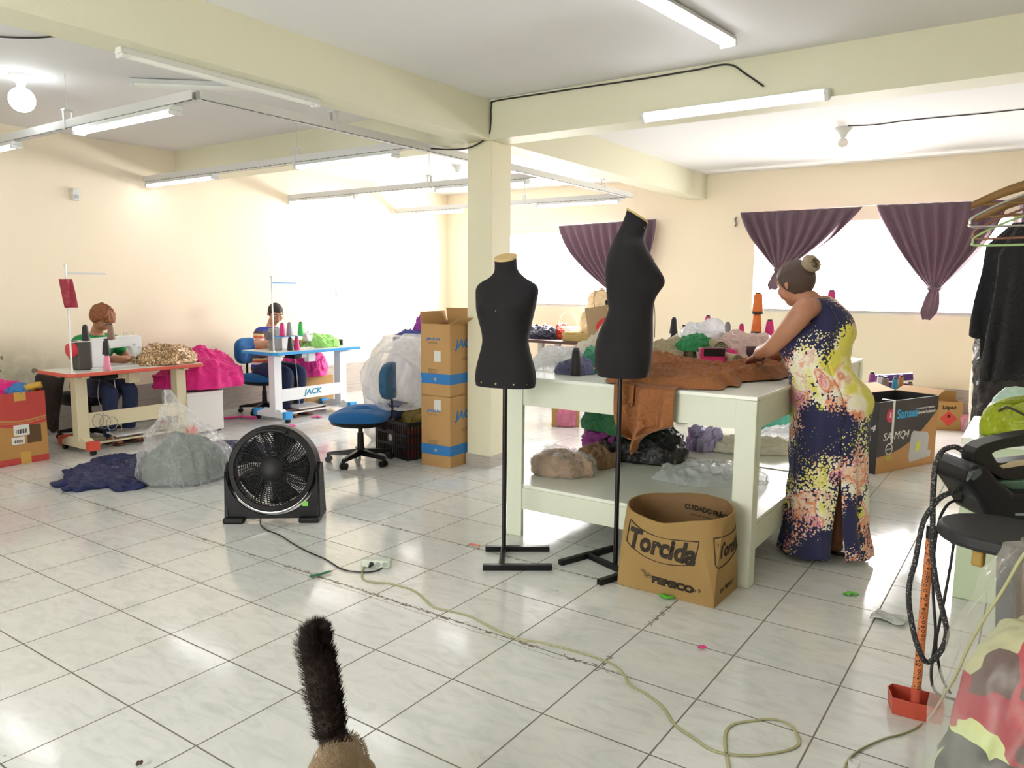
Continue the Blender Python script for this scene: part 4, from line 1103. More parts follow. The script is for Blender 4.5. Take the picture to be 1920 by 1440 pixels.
for lab, dy, z, c_ in (('magenta cone of thread on the tray of the blue stand', .12, .945, 'magenta'), ('grey cone of thread on the tray of the blue stand', .215, .945, 'grey'), ('green cone of thread on the tray of the blue stand', .37, .945, 'green'),
                       ('black cone of thread standing on the blue-edged table', .22, .785, 'black'), ('magenta cone of thread standing on the blue-edged table', .31, .785, 'magenta')):
    thread_cone(lab, -3.36, 3.93+dy, z+.002, c_, .033, .15)
M_GOLD = NT('gold_sequins'); _c = M_GOLD.coord(); _v = M_GOLD.n('ShaderNodeTexVoronoi'); M_GOLD.l(_c, _v.inputs['Vector']); _v.inputs['Scale'].default_value = 90
_hs = M_GOLD.n('ShaderNodeSeparateColor'); M_GOLD.l(_v.outputs['Color'], _hs.inputs[0])
M_GOLD.set(color=M_GOLD.ramp(_hs.outputs[0], [(0, '8a6844'), (.5, 'b8946a'), (.8, 'dcc39a'), (.93, 'fbf0d8')], 'CONSTANT'), rough=.45, metal=.25); M_GOLD = M_GOLD.m
tag(heap('sequin_cloth', M_GOLD, (-3.60, 2.84, .737), .25, .30, .15, 3, .05, 8), 'heap of gold sequined cloth on the right half of the salmon-edged table', 'cloth')
tag(heap('lime_cloth', cloth('lime_knit', '9bd878', '86c565'), (-3.62, 4.80, .787), .20, .25, .12, 5, .035, 8), 'light green cloth heaped on the blue-edged table beside the machine', 'cloth')
M_PINK = cloth('hot_pink_jersey', 'e8208a', 'd01478', .7, .3, 30); M_PINKL = cloth('pink_jersey', 'ee3f9a', 'd82a86', .7, .3, 30)
# wooden/white benches with pink cloth between the two tables
M_BOXW = plain('white_crate', 'dedcd8', .5)
for lab, x, y, sx, sy, sz in (('white box on the floor right of the salmon-edged table', -3.72, 3.18, .46, .40, .42), ('pale box with a red corner behind the first white box', -4.18, 3.52, .40, .34, .44)):
    t = thing('storage_box', lab, 'box', (x, y, 0), 0)
    b = MB(); b.box(-sx/2, -sy/2, .02, sx/2, sy/2, sz); b.build('box_body', M_BOXW, t, bevel=.006)
    b = MB(); b.box(-sx/2-.004, -sy/2-.004, sz-.03, sx/2+.004, sy/2+.004, sz+.004); b.build('lid', M_BOXW, t, bevel=.004)
    for ax in (-1, 1):
        for ay in (-1, 1): b = MB(); b.box(ax*sx/2*.8-.02, ay*sy/2*.8-.02, 0, ax*sx/2*.8+.02, ay*sy/2*.8+.02, .02); b.build('box_foot', CORE, t)
tag(heap('pink_cloth', M_PINK, (-3.86, 3.38, .446), .38, .46, .30, 9, .07, 6, edge=.3, tops=[(0, 0, .05, .4)]), 'large heap of hot pink cloth on the white boxes between the two sewing tables', 'cloth')
tag(heap('pink_cloth', M_PINKL, (-4.05, 4.95, .40), .26, .30, .33, 11, .05, 8), 'hot pink cloth piled behind the blue-edged table', 'cloth')
carton('cardboard_box', 'brown carton under the pink pile behind the blue-edged table', (-4.05, 4.95, 0), 0, .40, .50, .395, M_CARD, open_=False)
def scrap(label, pts, mat, th=.006, wd=.03, name='cloth_scrap', z0=.004):
    b = MB(); P = smooth_path([(x, y, z0+th) for x, y in pts], 5); n = len(P)
    b.tube([p + Vector((0, 0, .004*abs(math.sin(i*1.3)))) for i, p in enumerate(P)], [wd*(.6+.4*abs(math.sin(i*.9+1))) for i in range(n)], 8, flat=th/wd)
    return tag(b.build(name, mat), label, 'scrap')
def P2(*uv): return [tuple(FL(u, v)[:2]) for u, v in uv]
scrap('long pink scrap trailing on the floor left of the blue-edged table', P2((375, 790), (400, 787), (430, 786), (455, 784), (480, 786)), M_PINKL, .012, .05)
scrap('pink strip of cloth under the blue-edged table', P2((545, 778), (575, 772), (605, 766)), M_PINKL, .008, .03)
scrap('small pink scrap on the floor right of the blue-edged table', P2((586, 784), (594, 782), (601, 784)), M_PINKL, .006, .03)
scrap('tiny pink scrap near the top of the black fan', P2((543, 803), (548, 798), (552, 801)), M_PINKL, .006, .02)
# chairs of the two seated women
def office_chair(label, x, y, rz, fabric, seat_h=.45, back=True, plate=.0, group=None, backmat=None, open_back=0):
    t = thing('office_chair', label, 'chair', (x, y, 0), rz, group)
    n = 36
    def seat_ring(z, k, off=0): return [(.265*k*math.copysign(abs(math.cos(a))**.72, math.cos(a)), .25*k*math.copysign(abs(math.sin(a))**.72, math.sin(a))+off, z + (.018*math.cos(a*2) if z > seat_h-.05 else 0)) for a in [2*PI*i/n for i in range(n)]]
    b = MB(); b.loft([seat_ring(seat_h-.065, .96), seat_ring(seat_h-.035, 1.0), seat_ring(seat_h-.005, .97), seat_ring(seat_h+.012, .85), seat_ring(seat_h+.016, .4)], 0, True); b.build('seat', fabric, t)
    b = MB(); b.loft([seat_ring(seat_h-.115, .66), seat_ring(seat_h-.09, .92), seat_ring(seat_h-.063, .965)], 0, True); b.build('seat_shell', M_BLKM, t)
    b = MB(); b.cyl((0, 0, .20), (0, 0, seat_h-.10), .021, n=14); b.cyl((0, 0, .10), (0, 0, .26), .03, .027, 14); b.cyl((0, 0, .07), (0, 0, .13), .042, .036, 16); b.build('gas_column', M_BLKM, t)
    for k in range(5):
        a = 2*PI*k/5+.35; M = rot('Z', math.degrees(a)); b = MB()
        b.loft([[(.03, -.025, .065), (.03, .025, .065), (.03, .022, .12), (.03, -.022, .12)], [(.27, -.02, .062), (.27, .02, .062), (.27, .016, .088), (.27, -.016, .088)], [(.29, -.018, .055), (.29, .018, .055), (.29, .014, .08), (.29, -.014, .08)]], 0, False, M=M)
        leg = b.build('base_arm', M_BLKM, t, bevel=.004)
        b = MB()
        for s in (-1, 1): b.cyl(M @ Vector((.275, s*.006, .027)), M @ Vector((.275, s*.028, .027)), .027, n=16)
        b.cyl(M @ Vector((.275, 0, .03)), M @ Vector((.275, 0, .07)), .007, n=8); b.build('caster', M_BLKM, leg)
    if back:
        b = MB(); b.tube(smooth_path([(0, -.05, seat_h-.08), (0, -.22, seat_h-.07), (0, -.275, seat_h), (0, -.265, seat_h+.2)], 6), .018, 8, flat=.5); b.build('back_bar', M_BLKM, t)
        def br(y, k, zc=seat_h+.27): return [(.20*k*math.copysign(abs(math.cos(a))**.65, math.cos(a)), y - .03*(1-abs(math.cos(a))), zc+.155*k*math.copysign(abs(math.sin(a))**.65, math.sin(a))) for a in [2*PI*i/n for i in range(n)]]
        b = MB(); b.loft([br(-.205, .35), br(-.200, .85), br(-.212, .98), br(-.250, 1.0), br(-.275, .94), br(-.282, .4)], 0, True); b.build('backrest', backmat or fabric, t)
    return t
M_BLUEF = cloth('blue_upholstery', '1667a8', '10558f', bump=.2, scale=120); M_BLKF = cloth('black_upholstery', '1e1d22')
office_chair('dark office chair under the woman in the green shirt', -4.16, 2.36, -PI/2+math.radians(8), M_BLKF, .45, False)
office_chair('blue office chair under the woman with glasses', -4.12, 4.37, -PI/2+math.radians(6), M_BLUEF, .45, True)
# grey jacket hanging behind the first table
b = MB(); b.grid(lambda u, v: (-.03-.03*math.sin(u*7+v*2)-.04*v, -.13+.26*u*(1-.35*v)+.02*v, .66-.52*v+.03*math.sin(u*6)), 14, 20)
o = b.build('jacket', cloth('dark_grey_cloth', '4f4744', '3e3835'), solid=.012); o.location = (-4.02, 1.98, 0); tag(o, 'dark grey garment hanging down behind the cream leg of the first table', 'garment')
# dark tray behind lime cloth
b = MB(); b.box(-.02, -.22, 0, 0, .22, .07); b.box(-.02, -.22, 0, .3, .22, .01); b.box(-.02, -.22, 0, .3, -.20, .07); b.box(-.02, .20, 0, .3, .22, .07)
o = b.build('tray', plain('dark_tray', '3c3436', .5), bevel=.004); o.location = (-3.83, 4.86, .787); tag(o, 'shallow dark tray at the rear edge of the blue-edged table', 'tray')
# green plastic lid poking out right of sequins

# ------------------------------------------------------------------ left foreground: red printed carton, plastic sack, navy cloth
def m_redbox():
    t = NT('red_printed_board'); c = t.coord('Object'); sp = t.n('ShaderNodeSeparateXYZ'); t.l(c, sp.inputs[0])
    xy = t.math('ADD', sp.outputs[0], sp.outputs[1])
    cur = t.math('ADD', .31, t.math('MULTIPLY', t.math('POWER', t.math('ABSOLUTE', t.math('SUBTRACT', xy, .25)), 1.6), .35))
    red = t.math('GREATER_THAN', sp.outputs[2], cur)
    stripe = t.math('LESS_THAN', t.math('ABSOLUTE', t.math('SUBTRACT', sp.outputs[2], t.math('ADD', cur, .05))), .007)
    stripe2 = t.math('LESS_THAN', t.math('ABSOLUTE', t.math('SUBTRACT', sp.outputs[2], t.math('ADD', cur, .03))), .004)
    low = t.math('LESS_THAN', sp.outputs[2], .055)
    m = t.math('MAXIMUM', t.math('MULTIPLY', red, t.math('SUBTRACT', 1, t.math('MAXIMUM', stripe, stripe2))), low)
    t.set(color=t.mix(m, t.mix(t.noise(c, 6, 4), lin('b98a4e'), lin('a87b42')), lin('b8423c')), rough=.6); return t.m
MR = m_redbox()
rb = carton('cardboard_box', 'red and brown printed carton at the left edge, filled with coloured cloth', (-3.73, 1.46, 0), 0, .46, .44, .60, MR, M_CARDIN)
for n_, z_, w_, h_, u_ in (('paper_label', .285, .12, .09, .02), ('paper_label', .20, .10, .06, -.01)):
    b = MB(); b.box(.2305, u_-w_/2, z_-h_/2, .2318, u_+w_/2, z_+h_/2); lb = b.build(n_, plain('paper', 'dcdcd8', .6), rb)
    b = MB()
    for k in range(9): b.box(.2318, u_-w_*.35+k*w_*.08, z_-h_*.3, .2322, u_-w_*.35+k*w_*.08+w_*.035*(1+k % 2), z_+h_*.1)
    b.build('barcode', M_INK, lb)
b = MB(); b.box(.2303, .06, .17, .2311, .17, .32); b.build('printed_panel', plain('brown_print', '5a4026', .7), rb)
for q in ((-.02, .53, .07, .602), (.0, .0, .08, .10)):
    b = MB(); b.box(.2303, q[0], q[1], .2314, q[2], q[3]); b.build('packing_tape', plain('tan_tape', 'c49a4e', .35), rb)
tag(heap('pink_cloth', M_PINK, (-3.74, 1.42, .54), .19, .19, .15, 21, .03, 12), 'pink cloth bulging out of the red printed carton', 'cloth')
tag(heap('blue_cloth', cloth('sky_blue_knit', '4a8fd0', '3a78b8'), (-3.60, 1.50, .56), .09, .11, .10, 22, .03, 14), 'blue cloth beside the pink one in the red printed carton', 'cloth')
b = MB(); b.lathe([(.05, 0), (.085, 0), (.085, .045), (.05, .045), (.05, 0)], 28, cap=False); o = b.build('tape_roll', plain('yellow_tape', 'cba13c', .3)); o.location = (-3.58, 1.615, .60); o.rotation_euler = (.15, -.35, 0); tag(o, 'roll of yellow brown packing tape on the corner of the red printed carton', 'tape')
M_NAVY = cloth('navy_satin', '14215a', '0e1840', .5, .5, 20, 0)
p = FL(235, 885); tag(heap('navy_cloth', M_NAVY, (p.x, p.y, .0), .42, .62, .05, 31, .05, 6, rz=.5, edge=.45, power=5), 'dark blue cloth spread on the floor in front of the sack of grey cloth', 'cloth')
p = FL(405, 860); tag(heap('navy_cloth', M_NAVY, (p.x-.05, p.y+.08, .0), .36, .42, .07, 33, .05, 6, rz=.2, edge=.35, power=4), 'dark blue cloth on the floor between the plastic sack and the black fan', 'cloth')
# clear sack of grey cloth, tied to a peak
SX, SY = FL(335, 905).x-.07, FL(335, 905).y+.12
tag(heap('grey_cloth', cloth('grey_green_knit', '7f8a86', '66706c', .8, .35, 26), (SX, SY, .012), .27, .31, .30, 41, .05, 7), 'grey cloth inside the peaked clear plastic sack on the floor', 'cloth')
def sack(name, label, loc, prof, rx, ry, mat, seed, lean=(0, 0), wr=.03, n=96, K=60, rz=0.):
    b = MB(); rings = []; H = prof[-1][1]
    def rad(f):
        for (r0, z0), (r1, z1) in zip(prof[:-1], prof[1:]):
            if z0 <= f*H <= z1+1e-6: u = (f*H-z0)/(z1-z0+1e-9); u = u*u*(3-2*u); return r0+(r1-r0)*u
        return prof[-1][0]
    for k in range(K+1):
        f = k/K; z = f*H; r = rad(f); ring = []
        for i in range(n):
            a = 2*PI*i/n; p = Vector((math.cos(a)*r*rx, math.sin(a)*r*ry, z))
            nz = crease(Vector((math.cos(a)*.6, math.sin(a)*.6, z*.35)), 5, seed, .6)
            pl = math.sin(a*9+seed+z*3+2*noise.noise(Vector((a, z*4, seed))))*f
            q = p + Vector((math.cos(a), math.sin(a), 0))*(wr*(nz-.2)*min(1, .3+r)+.018*pl*r) + Vector((lean[0]*f*f, lean[1]*f*f, 0))
            if k == 0: q.z = .003
            ring.append(q)
        rings.append(ring)
    b.loft(rings, 0, True, True); o = b.build(name, mat); o.location = loc; o.rotation_euler = (0, 0, rz)
    return tag(o, label, 'plastic bag')
F_CLEAR = film('clear_film', 'f2f4f8', .13, .12, .5, 7, .4)
sack('plastic_sack', 'clear plastic sack pulled up to a peak, holding grey cloth, left of the black fan', (SX, SY, .0), [(.93, 0), (1.08, .07), (1.0, .2), (.74, .34), (.32, .52), (.12, .62), (.05, .70)], .31, .34, F_CLEAR, 5, (-.06, -.10), .035)

# ------------------------------------------------------------------ black floor fan
def fan():
    A = Vector((-.84, 1.578, 0)); B = Vector((-.37, 1.953, 0)); c = (A+B)/2; rz = math.atan2(B.y-A.y, B.x-A.x)
    t = thing('floor_fan', 'round black floor fan in a black plastic cradle stand', 'fan', (c.x, c.y, 0), rz)
    W = .30; Hc = .325; R = .268
    mb = plain('black_plastic', '121114', .5, spec=.3)
    # cradle: two side cheeks and a front panel with a round cut
    b = MB(); n = 30; th = .02
    pts_t = []
    for i in range(n+1):
        a = PI + PI*i/n; x = -(R+.012)*math.cos(a-PI); x = (R+.018)*math.cos(a); z = Hc+(R+.018)*math.sin(a); pts_t.append((x, z))
    for y0, y1 in ((-.10, -.082),):
        vs = []; 
        for x, z in pts_t: vs += [(x, y0, z), (x, y1, z), (max(-W, min(W, x*1.04)), y0, .02), (max(-W, min(W, x*1.04)), y1, .02)]
        fs = []
        for i in range(n):
            q = 4*i; r = 4*(i+1); fs += [(q, r, r+2, q+2), (q+1, q+3, r+3, r+1), (q, q+1, r+1, r), (q+2, r+2, r+3, q+3)]
        b.add(vs, fs, 0)
    b.build('front_panel', mb, t)
    for s in (-1, 1):
        b = MB(); prof = [(-.11, .0), (.13, .0), (.10, .10), (.045, Hc+.03), (-.02, Hc+.05), (-.085, Hc-.01), (-.10, .10)]
        b.prism(prof, s*.285-.015, s*.285+.015, 0, Matrix(((0, 0, 1, 0), (1, 0, 0, 0), (0, 1, 0, 0), (0, 0, 0, 1)))); b.build('side_cheek', mb, t, bevel=.008)
        b = MB(); b.prism([(s*.30, -.15), (s*.17, -.15), (s*.17, -.07), (s*.30, -.05)] if s < 0 else [(s*.17, -.15), (s*.30, -.15), (s*.30, -.05), (s*.17, -.07)], 0, .035); b.build('foot', mb, t, bevel=.01)
    # tilted head: shroud, grille, hub, blades
    Mh = tr(0, 0, Hc) @ rot('X', -9)
    def P(r, a, y): return Mh @ Vector((r*math.cos(a), y, r*math.sin(a)))
    b = MB(); N = 64
    for (r0, y0), (r1, y1) in (((R-.002, -.085), (R+.010, -.07)), ((R+.010, -.07), (R+.012, .07)), ((R+.012, .07), (R-.01, .085)), ((R-.03, -.090), (R-.002, -.085)), ((R-.012, -.06), (R-.03, -.090)), ((R-.014, .07), (R-.012, -.06))):
        b.loft([[P(r0, 2*PI*i/N, y0) for i in range(N)], [P(r1, 2*PI*i/N, y1) for i in range(N)]], 0, True, False)
    b.build('shroud', mb, t)
    def grille(y, name):
        g = MB()
        for r in [.075+.0125*k for k in range(14)]:
            yy = y*(1-.18*((r/R)**2)); g.tube([P(r, 2*PI*i/56, yy) for i in range(56)], .0024, 4, closed=True)
        for k in range(64):
            a = 2*PI*k/64; big = k % 8 == 0; tw = .35
            g.tube([P(.06+(R-.075)*u, a+tw*u, y*(1-.18*((.06+(R-.075)*u)/R)**2)) for u in (0, .25, .5, .75, 1)], .0055 if big else .0024, 4)
        g.loft([[P(.078, 2*PI*i/32, y*1.02) for i in range(32)], [P(.07, 2*PI*i/32, y*1.1) for i in range(32)], [P(.01, 2*PI*i/32, y*1.12) for i in range(32)]], 0, True)
        return g.build(name, mb, t)
    grille(-.088, 'front_grille'); grille(.082, 'rear_grille')
    for k in range(5):
        b = MB(); a0 = 2*PI*k/5
        b.grid(lambda u, v: P(.06+.165*v, a0+(-.38+.76*u)*(.75+.35*v), -.035+.07*u), 8, 6); b.build('blade', plain('blade_plastic', '26262a', .35), t, solid=.003)
    b = MB(); b.cyl(P(0, 0, -.06), P(0, 0, .08), .062, n=28); b.build('motor_hub', mb, t)
    # carrying handle recess at the top and the silvery crescent below
    b = MB(); b.tube([P(R-.02, PI/2+s, -.105) for s in [-.38+.76*i/10 for i in range(11)]], .017, 8); b.build('handle', mb, t)
    b = MB(); n = 24
    b.loft([[P(R+.003-.0*i, -PI/2-1.0+2.0*i/n, -.088) for i in range(n+1)], [P(R+.003+.016*math.sin(PI*i/n), -PI/2-1.0+2.0*i/n, -.078) for i in range(n+1)]], 0, True, False, False); b.build('chrome_band', plain('silver_band', 'd8d8da', .2, .6), t, solid=.003)
    b = MB(); b.box(.19, -.1035, .10, .225, -.1005, .13); b.build('sticker', plain('green_sticker', '7fd04a', .5), t)
    return t
fan()
def floor_cable(name, label, uvs, r, mat, k=8, cat='cable', flat=1., n=6, lift=0.):
    return cable(name, label, [(*FL(u, v)[:2], r*flat+.001+lift) for u, v in uvs], r, mat, k, None, cat, flat, n)
floor_cable('power_cord', 'thin black cord running from the fan to the white socket block', [(489, 966), (489, 985), (500, 995), (525, 1005), (545, 1018), (575, 1035), (610, 1050), (640, 1068), (670, 1074), (700, 1073), (717, 1066), (719, 1058)], .0038, M_CABLE)
# socket block on the floor
p = FL(708, 1062); t = thing('socket_block', 'white three-way extension socket block lying on the tiles', 'extension socket', (p.x, p.y, 0), math.radians(28))
b = MB(); b.prism([(-.09, -.018), (-.07, -.027), (.06, -.027), (.075, -.015), (.075, .015), (.06, .027), (-.06, .027)], 0, .042); b.build('block_body', plain('block_plastic', 'c9d3c6', .4), t, bevel=.008, seg=3)
for k in range(3):
    b = MB(); b.cyl((-.025+.036*k, -.0265, .022), (-.025+.036*k, -.0295, .022), .014, n=18); b.build('socket_face', plain('socket_grey', '9aa29c', .5), t)
b = MB(); b.cyl((-.025, -.028, .022), (-.025, -.062, .020), .012, .007, 12); b.build('plug', M_CABLE, t)
M_FLAT = plain('olive_flat_cable', 'a9a77c', .5)
floor_cable('extension_cord', 'flat olive cord winding from the socket block over the floor and making a loop',
            [(690, 1052), (682, 1065), (680, 1085), (700, 1093), (730, 1095), (775, 1108), (800, 1128), (815, 1140), (850, 1148), (885, 1158), (930, 1182), (975, 1200), (1010, 1205), (1050, 1215), (1110, 1232), (1150, 1248), (1172, 1270), (1180, 1285), (1215, 1305), (1245, 1330), (1265, 1360), (1300, 1385), (1340, 1410), (1400, 1418), (1460, 1412), (1495, 1400), (1495, 1380), (1480, 1360), (1450, 1350), (1420, 1352), (1380, 1358), (1362, 1372), (1360, 1400), (1366, 1440), (1372, 1475)], .006, M_FLAT, flat=.45)
# ------------------------------------------------------------------ blue office chair wrapped in film
cc = FL(683, 868); ch = office_chair('blue office chair in the middle of the left bay, its backrest wrapped in clear plastic', cc.x-.04, cc.y+.0, math.radians(122), M_BLUEF, .44, True, backmat=cloth('blue_back', '2d5b80', '24506f'))
# cartons stacked by the column
MJ = card('carton_kraft', 'c29a66', 'b58c58'); M_BLUEP = plain('blue_print', '2f7ac0', .6); M_GREYP = plain('grey_print', '7a6a58', .7)
def jack(label, z, flap):
    t = carton('cardboard_box', label, (-.70, 3.645, z), math.radians(3), .30, .37, .595, MJ, M_CARDIN, flaps=flap, open_=bool(flap))
    a, c_ = .15, .185
    b = MB(); b.box(-a-.0012, -c_-.0012, .10, a+.0012, -c_, .185); b.box(a, -c_-.0012, .10, a+.0012, c_, .185); b.build('blue_band', M_BLUEP, t)
    text('brand_lettering', 'JACK', M_BLUEP, t, (a+.001, .03, .43), FACE_PX, .10, .18, .003, 1.2)
    text('small_print', 'JACK F4', M_BLUEP, t, (-.02, -c_-.001, .47), FACE_NY, .032, .1, .001, 1.2)
    text('small_print', 'H 2.5', M_GREYP, t, (a+.001, .02, .30), FACE_PX, .04, 0, .0005)
    for z_ in (.44, .22, .205, .19): text('small_print', 'computer lockstitch' if z_ > .3 else 'handle with care keep dry', M_GREYP, t, (-.03, -c_-.001, z_), FACE_NY, .012 if z_ > .3 else .009, 0, 0)
    label_plate('paper_label', plain('paper', 'dcdcd8', .6), t, 's', a, c_, .02, .33 if z > 0 else .52, .07, .09)
    text('recycle_mark', 'o', plain('pale_print', 'c8b68a', .6), t, (0, -c_-.002, .142), FACE_NY, .05, 0, .001)
    return t
jack('lower of the two brown cartons with blue bands stacked beside the column', 0, ())
jack('upper of the two brown cartons with blue bands, its flaps standing open', .598, (('n', 75, .13), ('w', 100, .10), ('e', 150, .10)))
# slatted crate with folded things on top
cr = FL(722, 848); t = thing('plastic_crate', 'black slatted plastic crate between the office chair and the stacked cartons', 'crate', (cr.x+.20, cr.y+.10, 0), math.radians(-14))
a, c_, h_ = .26, .19, .33; b = MB(); mk = plain('crate_black', '221f22', .45)
b.box(-a, -c_, 0, a, c_, .012); b.box(-a, -c_, h_-.035, a, -c_+.012, h_); b.box(-a, c_-.012, h_-.035, a, c_, h_); b.box(-a, -c_, h_-.035, -a+.012, c_, h_); b.box(a-.012, -c_, h_-.035, a, c_, h_)
for z_ in (0, .10, .20):
    b.box(-a, -c_, z_, a, -c_+.012, z_+.018); b.box(-a, c_-.012, z_, a, c_, z_+.018); b.box(-a, -c_, z_, -a+.012, c_, z_+.018); b.box(a-.012, -c_, z_, a, c_, z_+.018)
k = -a
while k < a: b.box(k, -c_, 0, k+.012, -c_+.01, h_); b.box(k, c_-.01, 0, k+.012, c_, h_); k += .032
k = -c_
while k < c_: b.box(-a, k, 0, -a+.01, k+.012, h_); b.box(a-.01, k, 0, a, k+.012, h_); k += .032
b.box(-.05, -c_-.002, .10, .05, -c_+.008, .24); b.build('crate_shell', mk, t)
b = MB(); b.cyl((0, -c_-.003, .17), (0, -c_-.005, .17), .03, n=24); b.build('round_badge', plain('badge_white', 'cfd2d4', .5), t)
b = MB(); b.box(-a+.014, -c_+.014, .014, a-.014, c_-.014, .26); b.build('crate_lining', cloth('red_cloth', 'a3402c', '7c2e22'), t)
tag(heap('olive_cloth', cloth('mustard_cloth', '8f7c3a', '6e5e2a'), (cr.x+.24, cr.y+.12, .262), .20, .14, .17, 61, .04, 12), 'mustard ribbons and cloth on top of the black crate', 'cloth')
t = thing('carton_tray', 'small dark blue box lying on the black crate', 'box', (cr.x+.10, cr.y+.05, .335), math.radians(-10))
b = MB(); b.box(-.15, -.10, 0, .12, .10, .12); b.build('box_body', plain('navy_box', '2c3358', .5), t, bevel=.003)
text('small_print', 'made in', plain('pale_print', 'c8b68a', .6), t, (-.08, -.1015, .07), FACE_NY, .022)
# film sheet around the backrest and hanging over the pile behind
F_MILK = film('milky_film', 'eef0f2', .40, .25, .35, 3, .55)
# large pile in translucent sacks behind the chair
tag(heap('white_cloth', cloth('white_wadding', 'e9e6ea', 'd9d5dc', bump=.25), (-1.62, 4.42, 0), .42, .55, .95, 71, .05, 5, power=3.2), 'tall mound of white wadding in a sack behind the office chair', 'cloth')
sack('plastic_sack', 'big milky plastic sack wrapped round the white mound behind the office chair', (-1.62, 4.42, .0), [(.92, 0), (1.02, .1), (1.05, .5), (.9, .85), (.7, 1.02)], .50, .64, F_MILK, 8, (.0, 0), .05)
tag(heap('purple_cloth', cloth('purple_satin', 'a03ab0', '862a98', .5, .5, 40), (-1.72, 4.62, .96), .16, .22, .25, 73, .05, 14), 'purple crumpled cloth on top of the white mound behind the office chair', 'cloth')
tag(heap('blue_cloth', cloth('royal_blue_cloth', '34409a', '262f78'), (-1.78, 4.42, .92), .18, .26, .14, 74, .03, 9), 'royal blue cloth under the purple one on the white mound', 'cloth')
def film_sheet():
    b = MB(); K = 44; n = 60
    M = ch.matrix_basis
    rings = []
    for k in range(K+1):
        f = k/K
        # a tunnel of film: starts round the backrest and flares out to the right rear
        c0 = (M @ Vector((0, -.24, .70))).lerp(Vector((-1.25, 3.86, .72)), f)
        ax = (Vector((-1.25, 3.86, .72))-(M @ Vector((0, -.24, .70)))).normalized(); sd = ax.cross(Vector((0, 0, 1))).normalized()
        ring = []
        for i in range(n):
            a = 2*PI*i/n; r1 = .25+.12*f; r2 = .22+.12*f; q = c0+sd*math.cos(a)*r1+Vector((0, 0, 1))*math.sin(a)*r2
            q += (sd*math.cos(a)+Vector((0, 0, 1))*math.sin(a))*.035*crease(q, 5, 12)
            ring.append(q)
        rings.append(ring)
    b.loft(rings, 0, True, False); return tag(b.build('plastic_wrap', F_MILK), 'clear plastic wrapper draped around the backrest of the blue office chair', 'plastic wrap')
film_sheet()

# ------------------------------------------------------------------ things on the cutting tables
ZTB = .977
M_BROWN = cloth('brown_jersey', 'a3683a', '85512a', .8, .3, 26)
M_WPL = film('white_plastic', 'eef0f4', .62, .25, .7, 7, .5); M_GRN = cloth('emerald_cloth', '0f8a4a', '0b6a3a', .6, .4, 30); M_TEAL = cloth('teal_green_cloth', '2f9a74', '1f7c5c', .6, .4, 26)
M_KHAKI = cloth('khaki_cloth', 'b5a888', '978b6c', .7, .3, 24); M_CREAM = cloth('cream_cloth', 'e6dfce', 'd2cab6', .8, .3, 22); M_PURP = cloth('purple_cloth', '8e2a86', '6e1d6a', .6, .4, 24)
M_LAV = cloth('lavender_cloth', 'c9c2ea', 'aca4d4', .6, .4, 24); M_BLKP = NT('black_plastic_bag'); _c = M_BLKP.coord(); M_BLKP.set(color='141316', rough=.28); M_BLKP.bump(M_BLKP.noise(_c, 16, 5, .6, 1.), .8, .02); M_BLKP = M_BLKP.m
def H_(name, label, mat, u, v, z, rx, ry, h, seed, wr=.03, f=8., rz=0., cat='cloth', dx=0., dy=0., **kw):
    p = FL(u, v, z); return tag(heap(name, mat, (p.x+dx, p.y+dy, z), rx, ry, h, seed, wr, f, rz, **kw), label, cat)
thread_cone('black cone of thread alone on the cutting table between the two dress forms', 1.125, 2.62, ZTB, 'black', .036, .165)
H_('white_bag', 'white plastic bag of cloth at the left end of the cutting table', M_WPL, 1025, 690, ZTB, .16, .24, .12, 101, .05, 5, cat='plastic bag', dx=.10, dy=.05)
H_('cream_cloth', 'cream sheet heaped behind the black cone on the cutting table', M_CREAM, 1075, 685, ZTB, .15, .40, .20, 102, .05, 5, rz=.1, dx=.12, dy=.25)
H_('slate_cloth', 'slate blue cloth right beside the lone black cone', cloth('slate_cloth', '6a6f94', '50557a', .7, .35, 26), 1070, 702, ZTB, .13, .11, .08, 103, .03, 10, dx=-.02, dy=.08)
H_('green_cloth', 'sea green cloth on the cutting table, just left of the taller dress form', M_TEAL, 1112, 697, ZTB, .14, .17, .14, 104, .045, 8, dx=.02, dy=.1)
H_('white_bag', 'crumpled clear bag behind the green cloth, below the paper bag', M_WPL, 1125, 683, ZTB, .15, .22, .17, 105, .05, 6, cat='plastic bag', dx=.10, dy=.0)
t = thing('paper_bag', 'brown paper shopping bag with a red emblem leaning on the heap on the cutting table', 'paper bag', (.80, 3.66, 1.10), math.radians(24))
t.rotation_euler = (math.radians(-8), math.radians(-10), math.radians(30))
M_PAPER = card('bag_paper', 'b49a78', 'a68c6a')
b = MB(); a, c_, h_ = .135, .06, .27
b.box(-a, -c_, 0, a, c_, .003); b.box(-a, -c_, 0, a, -c_+.002, h_); b.box(-a, c_-.002, 0, a, c_, h_); b.box(-a, -c_, 0, -a+.002, c_, h_); b.box(a-.002, -c_, 0, a, c_, h_); b.build('bag_walls', M_PAPER, t)
b = MB(); b.loft([[(-.0+r*math.cos(x), -c_-.001, .10+r*math.sin(x)) for x in [PI*.02+PI*.96*i/20 for i in range(21)]] for r in (.05, .08)], 0, False, False, False); b.build('red_emblem', plain('red_print', 'd23a36', .6), t)
for s in (-1, 1):
    b = MB(); b.tube(smooth_path([(-.06, s*c_, h_), (-.06, s*c_, h_+.06), (-.03, s*c_, h_+.12), (.03, s*c_, h_+.12), (.06, s*c_, h_+.06), (.06, s*c_, h_)], 5), .0025, 5); b.build('handle', M_PAPER, t)
b = MB(); b.box(.02, -.03, .22, .09, .03, .31); b.build('tissue', M_BLKF, t, bevel=.01)
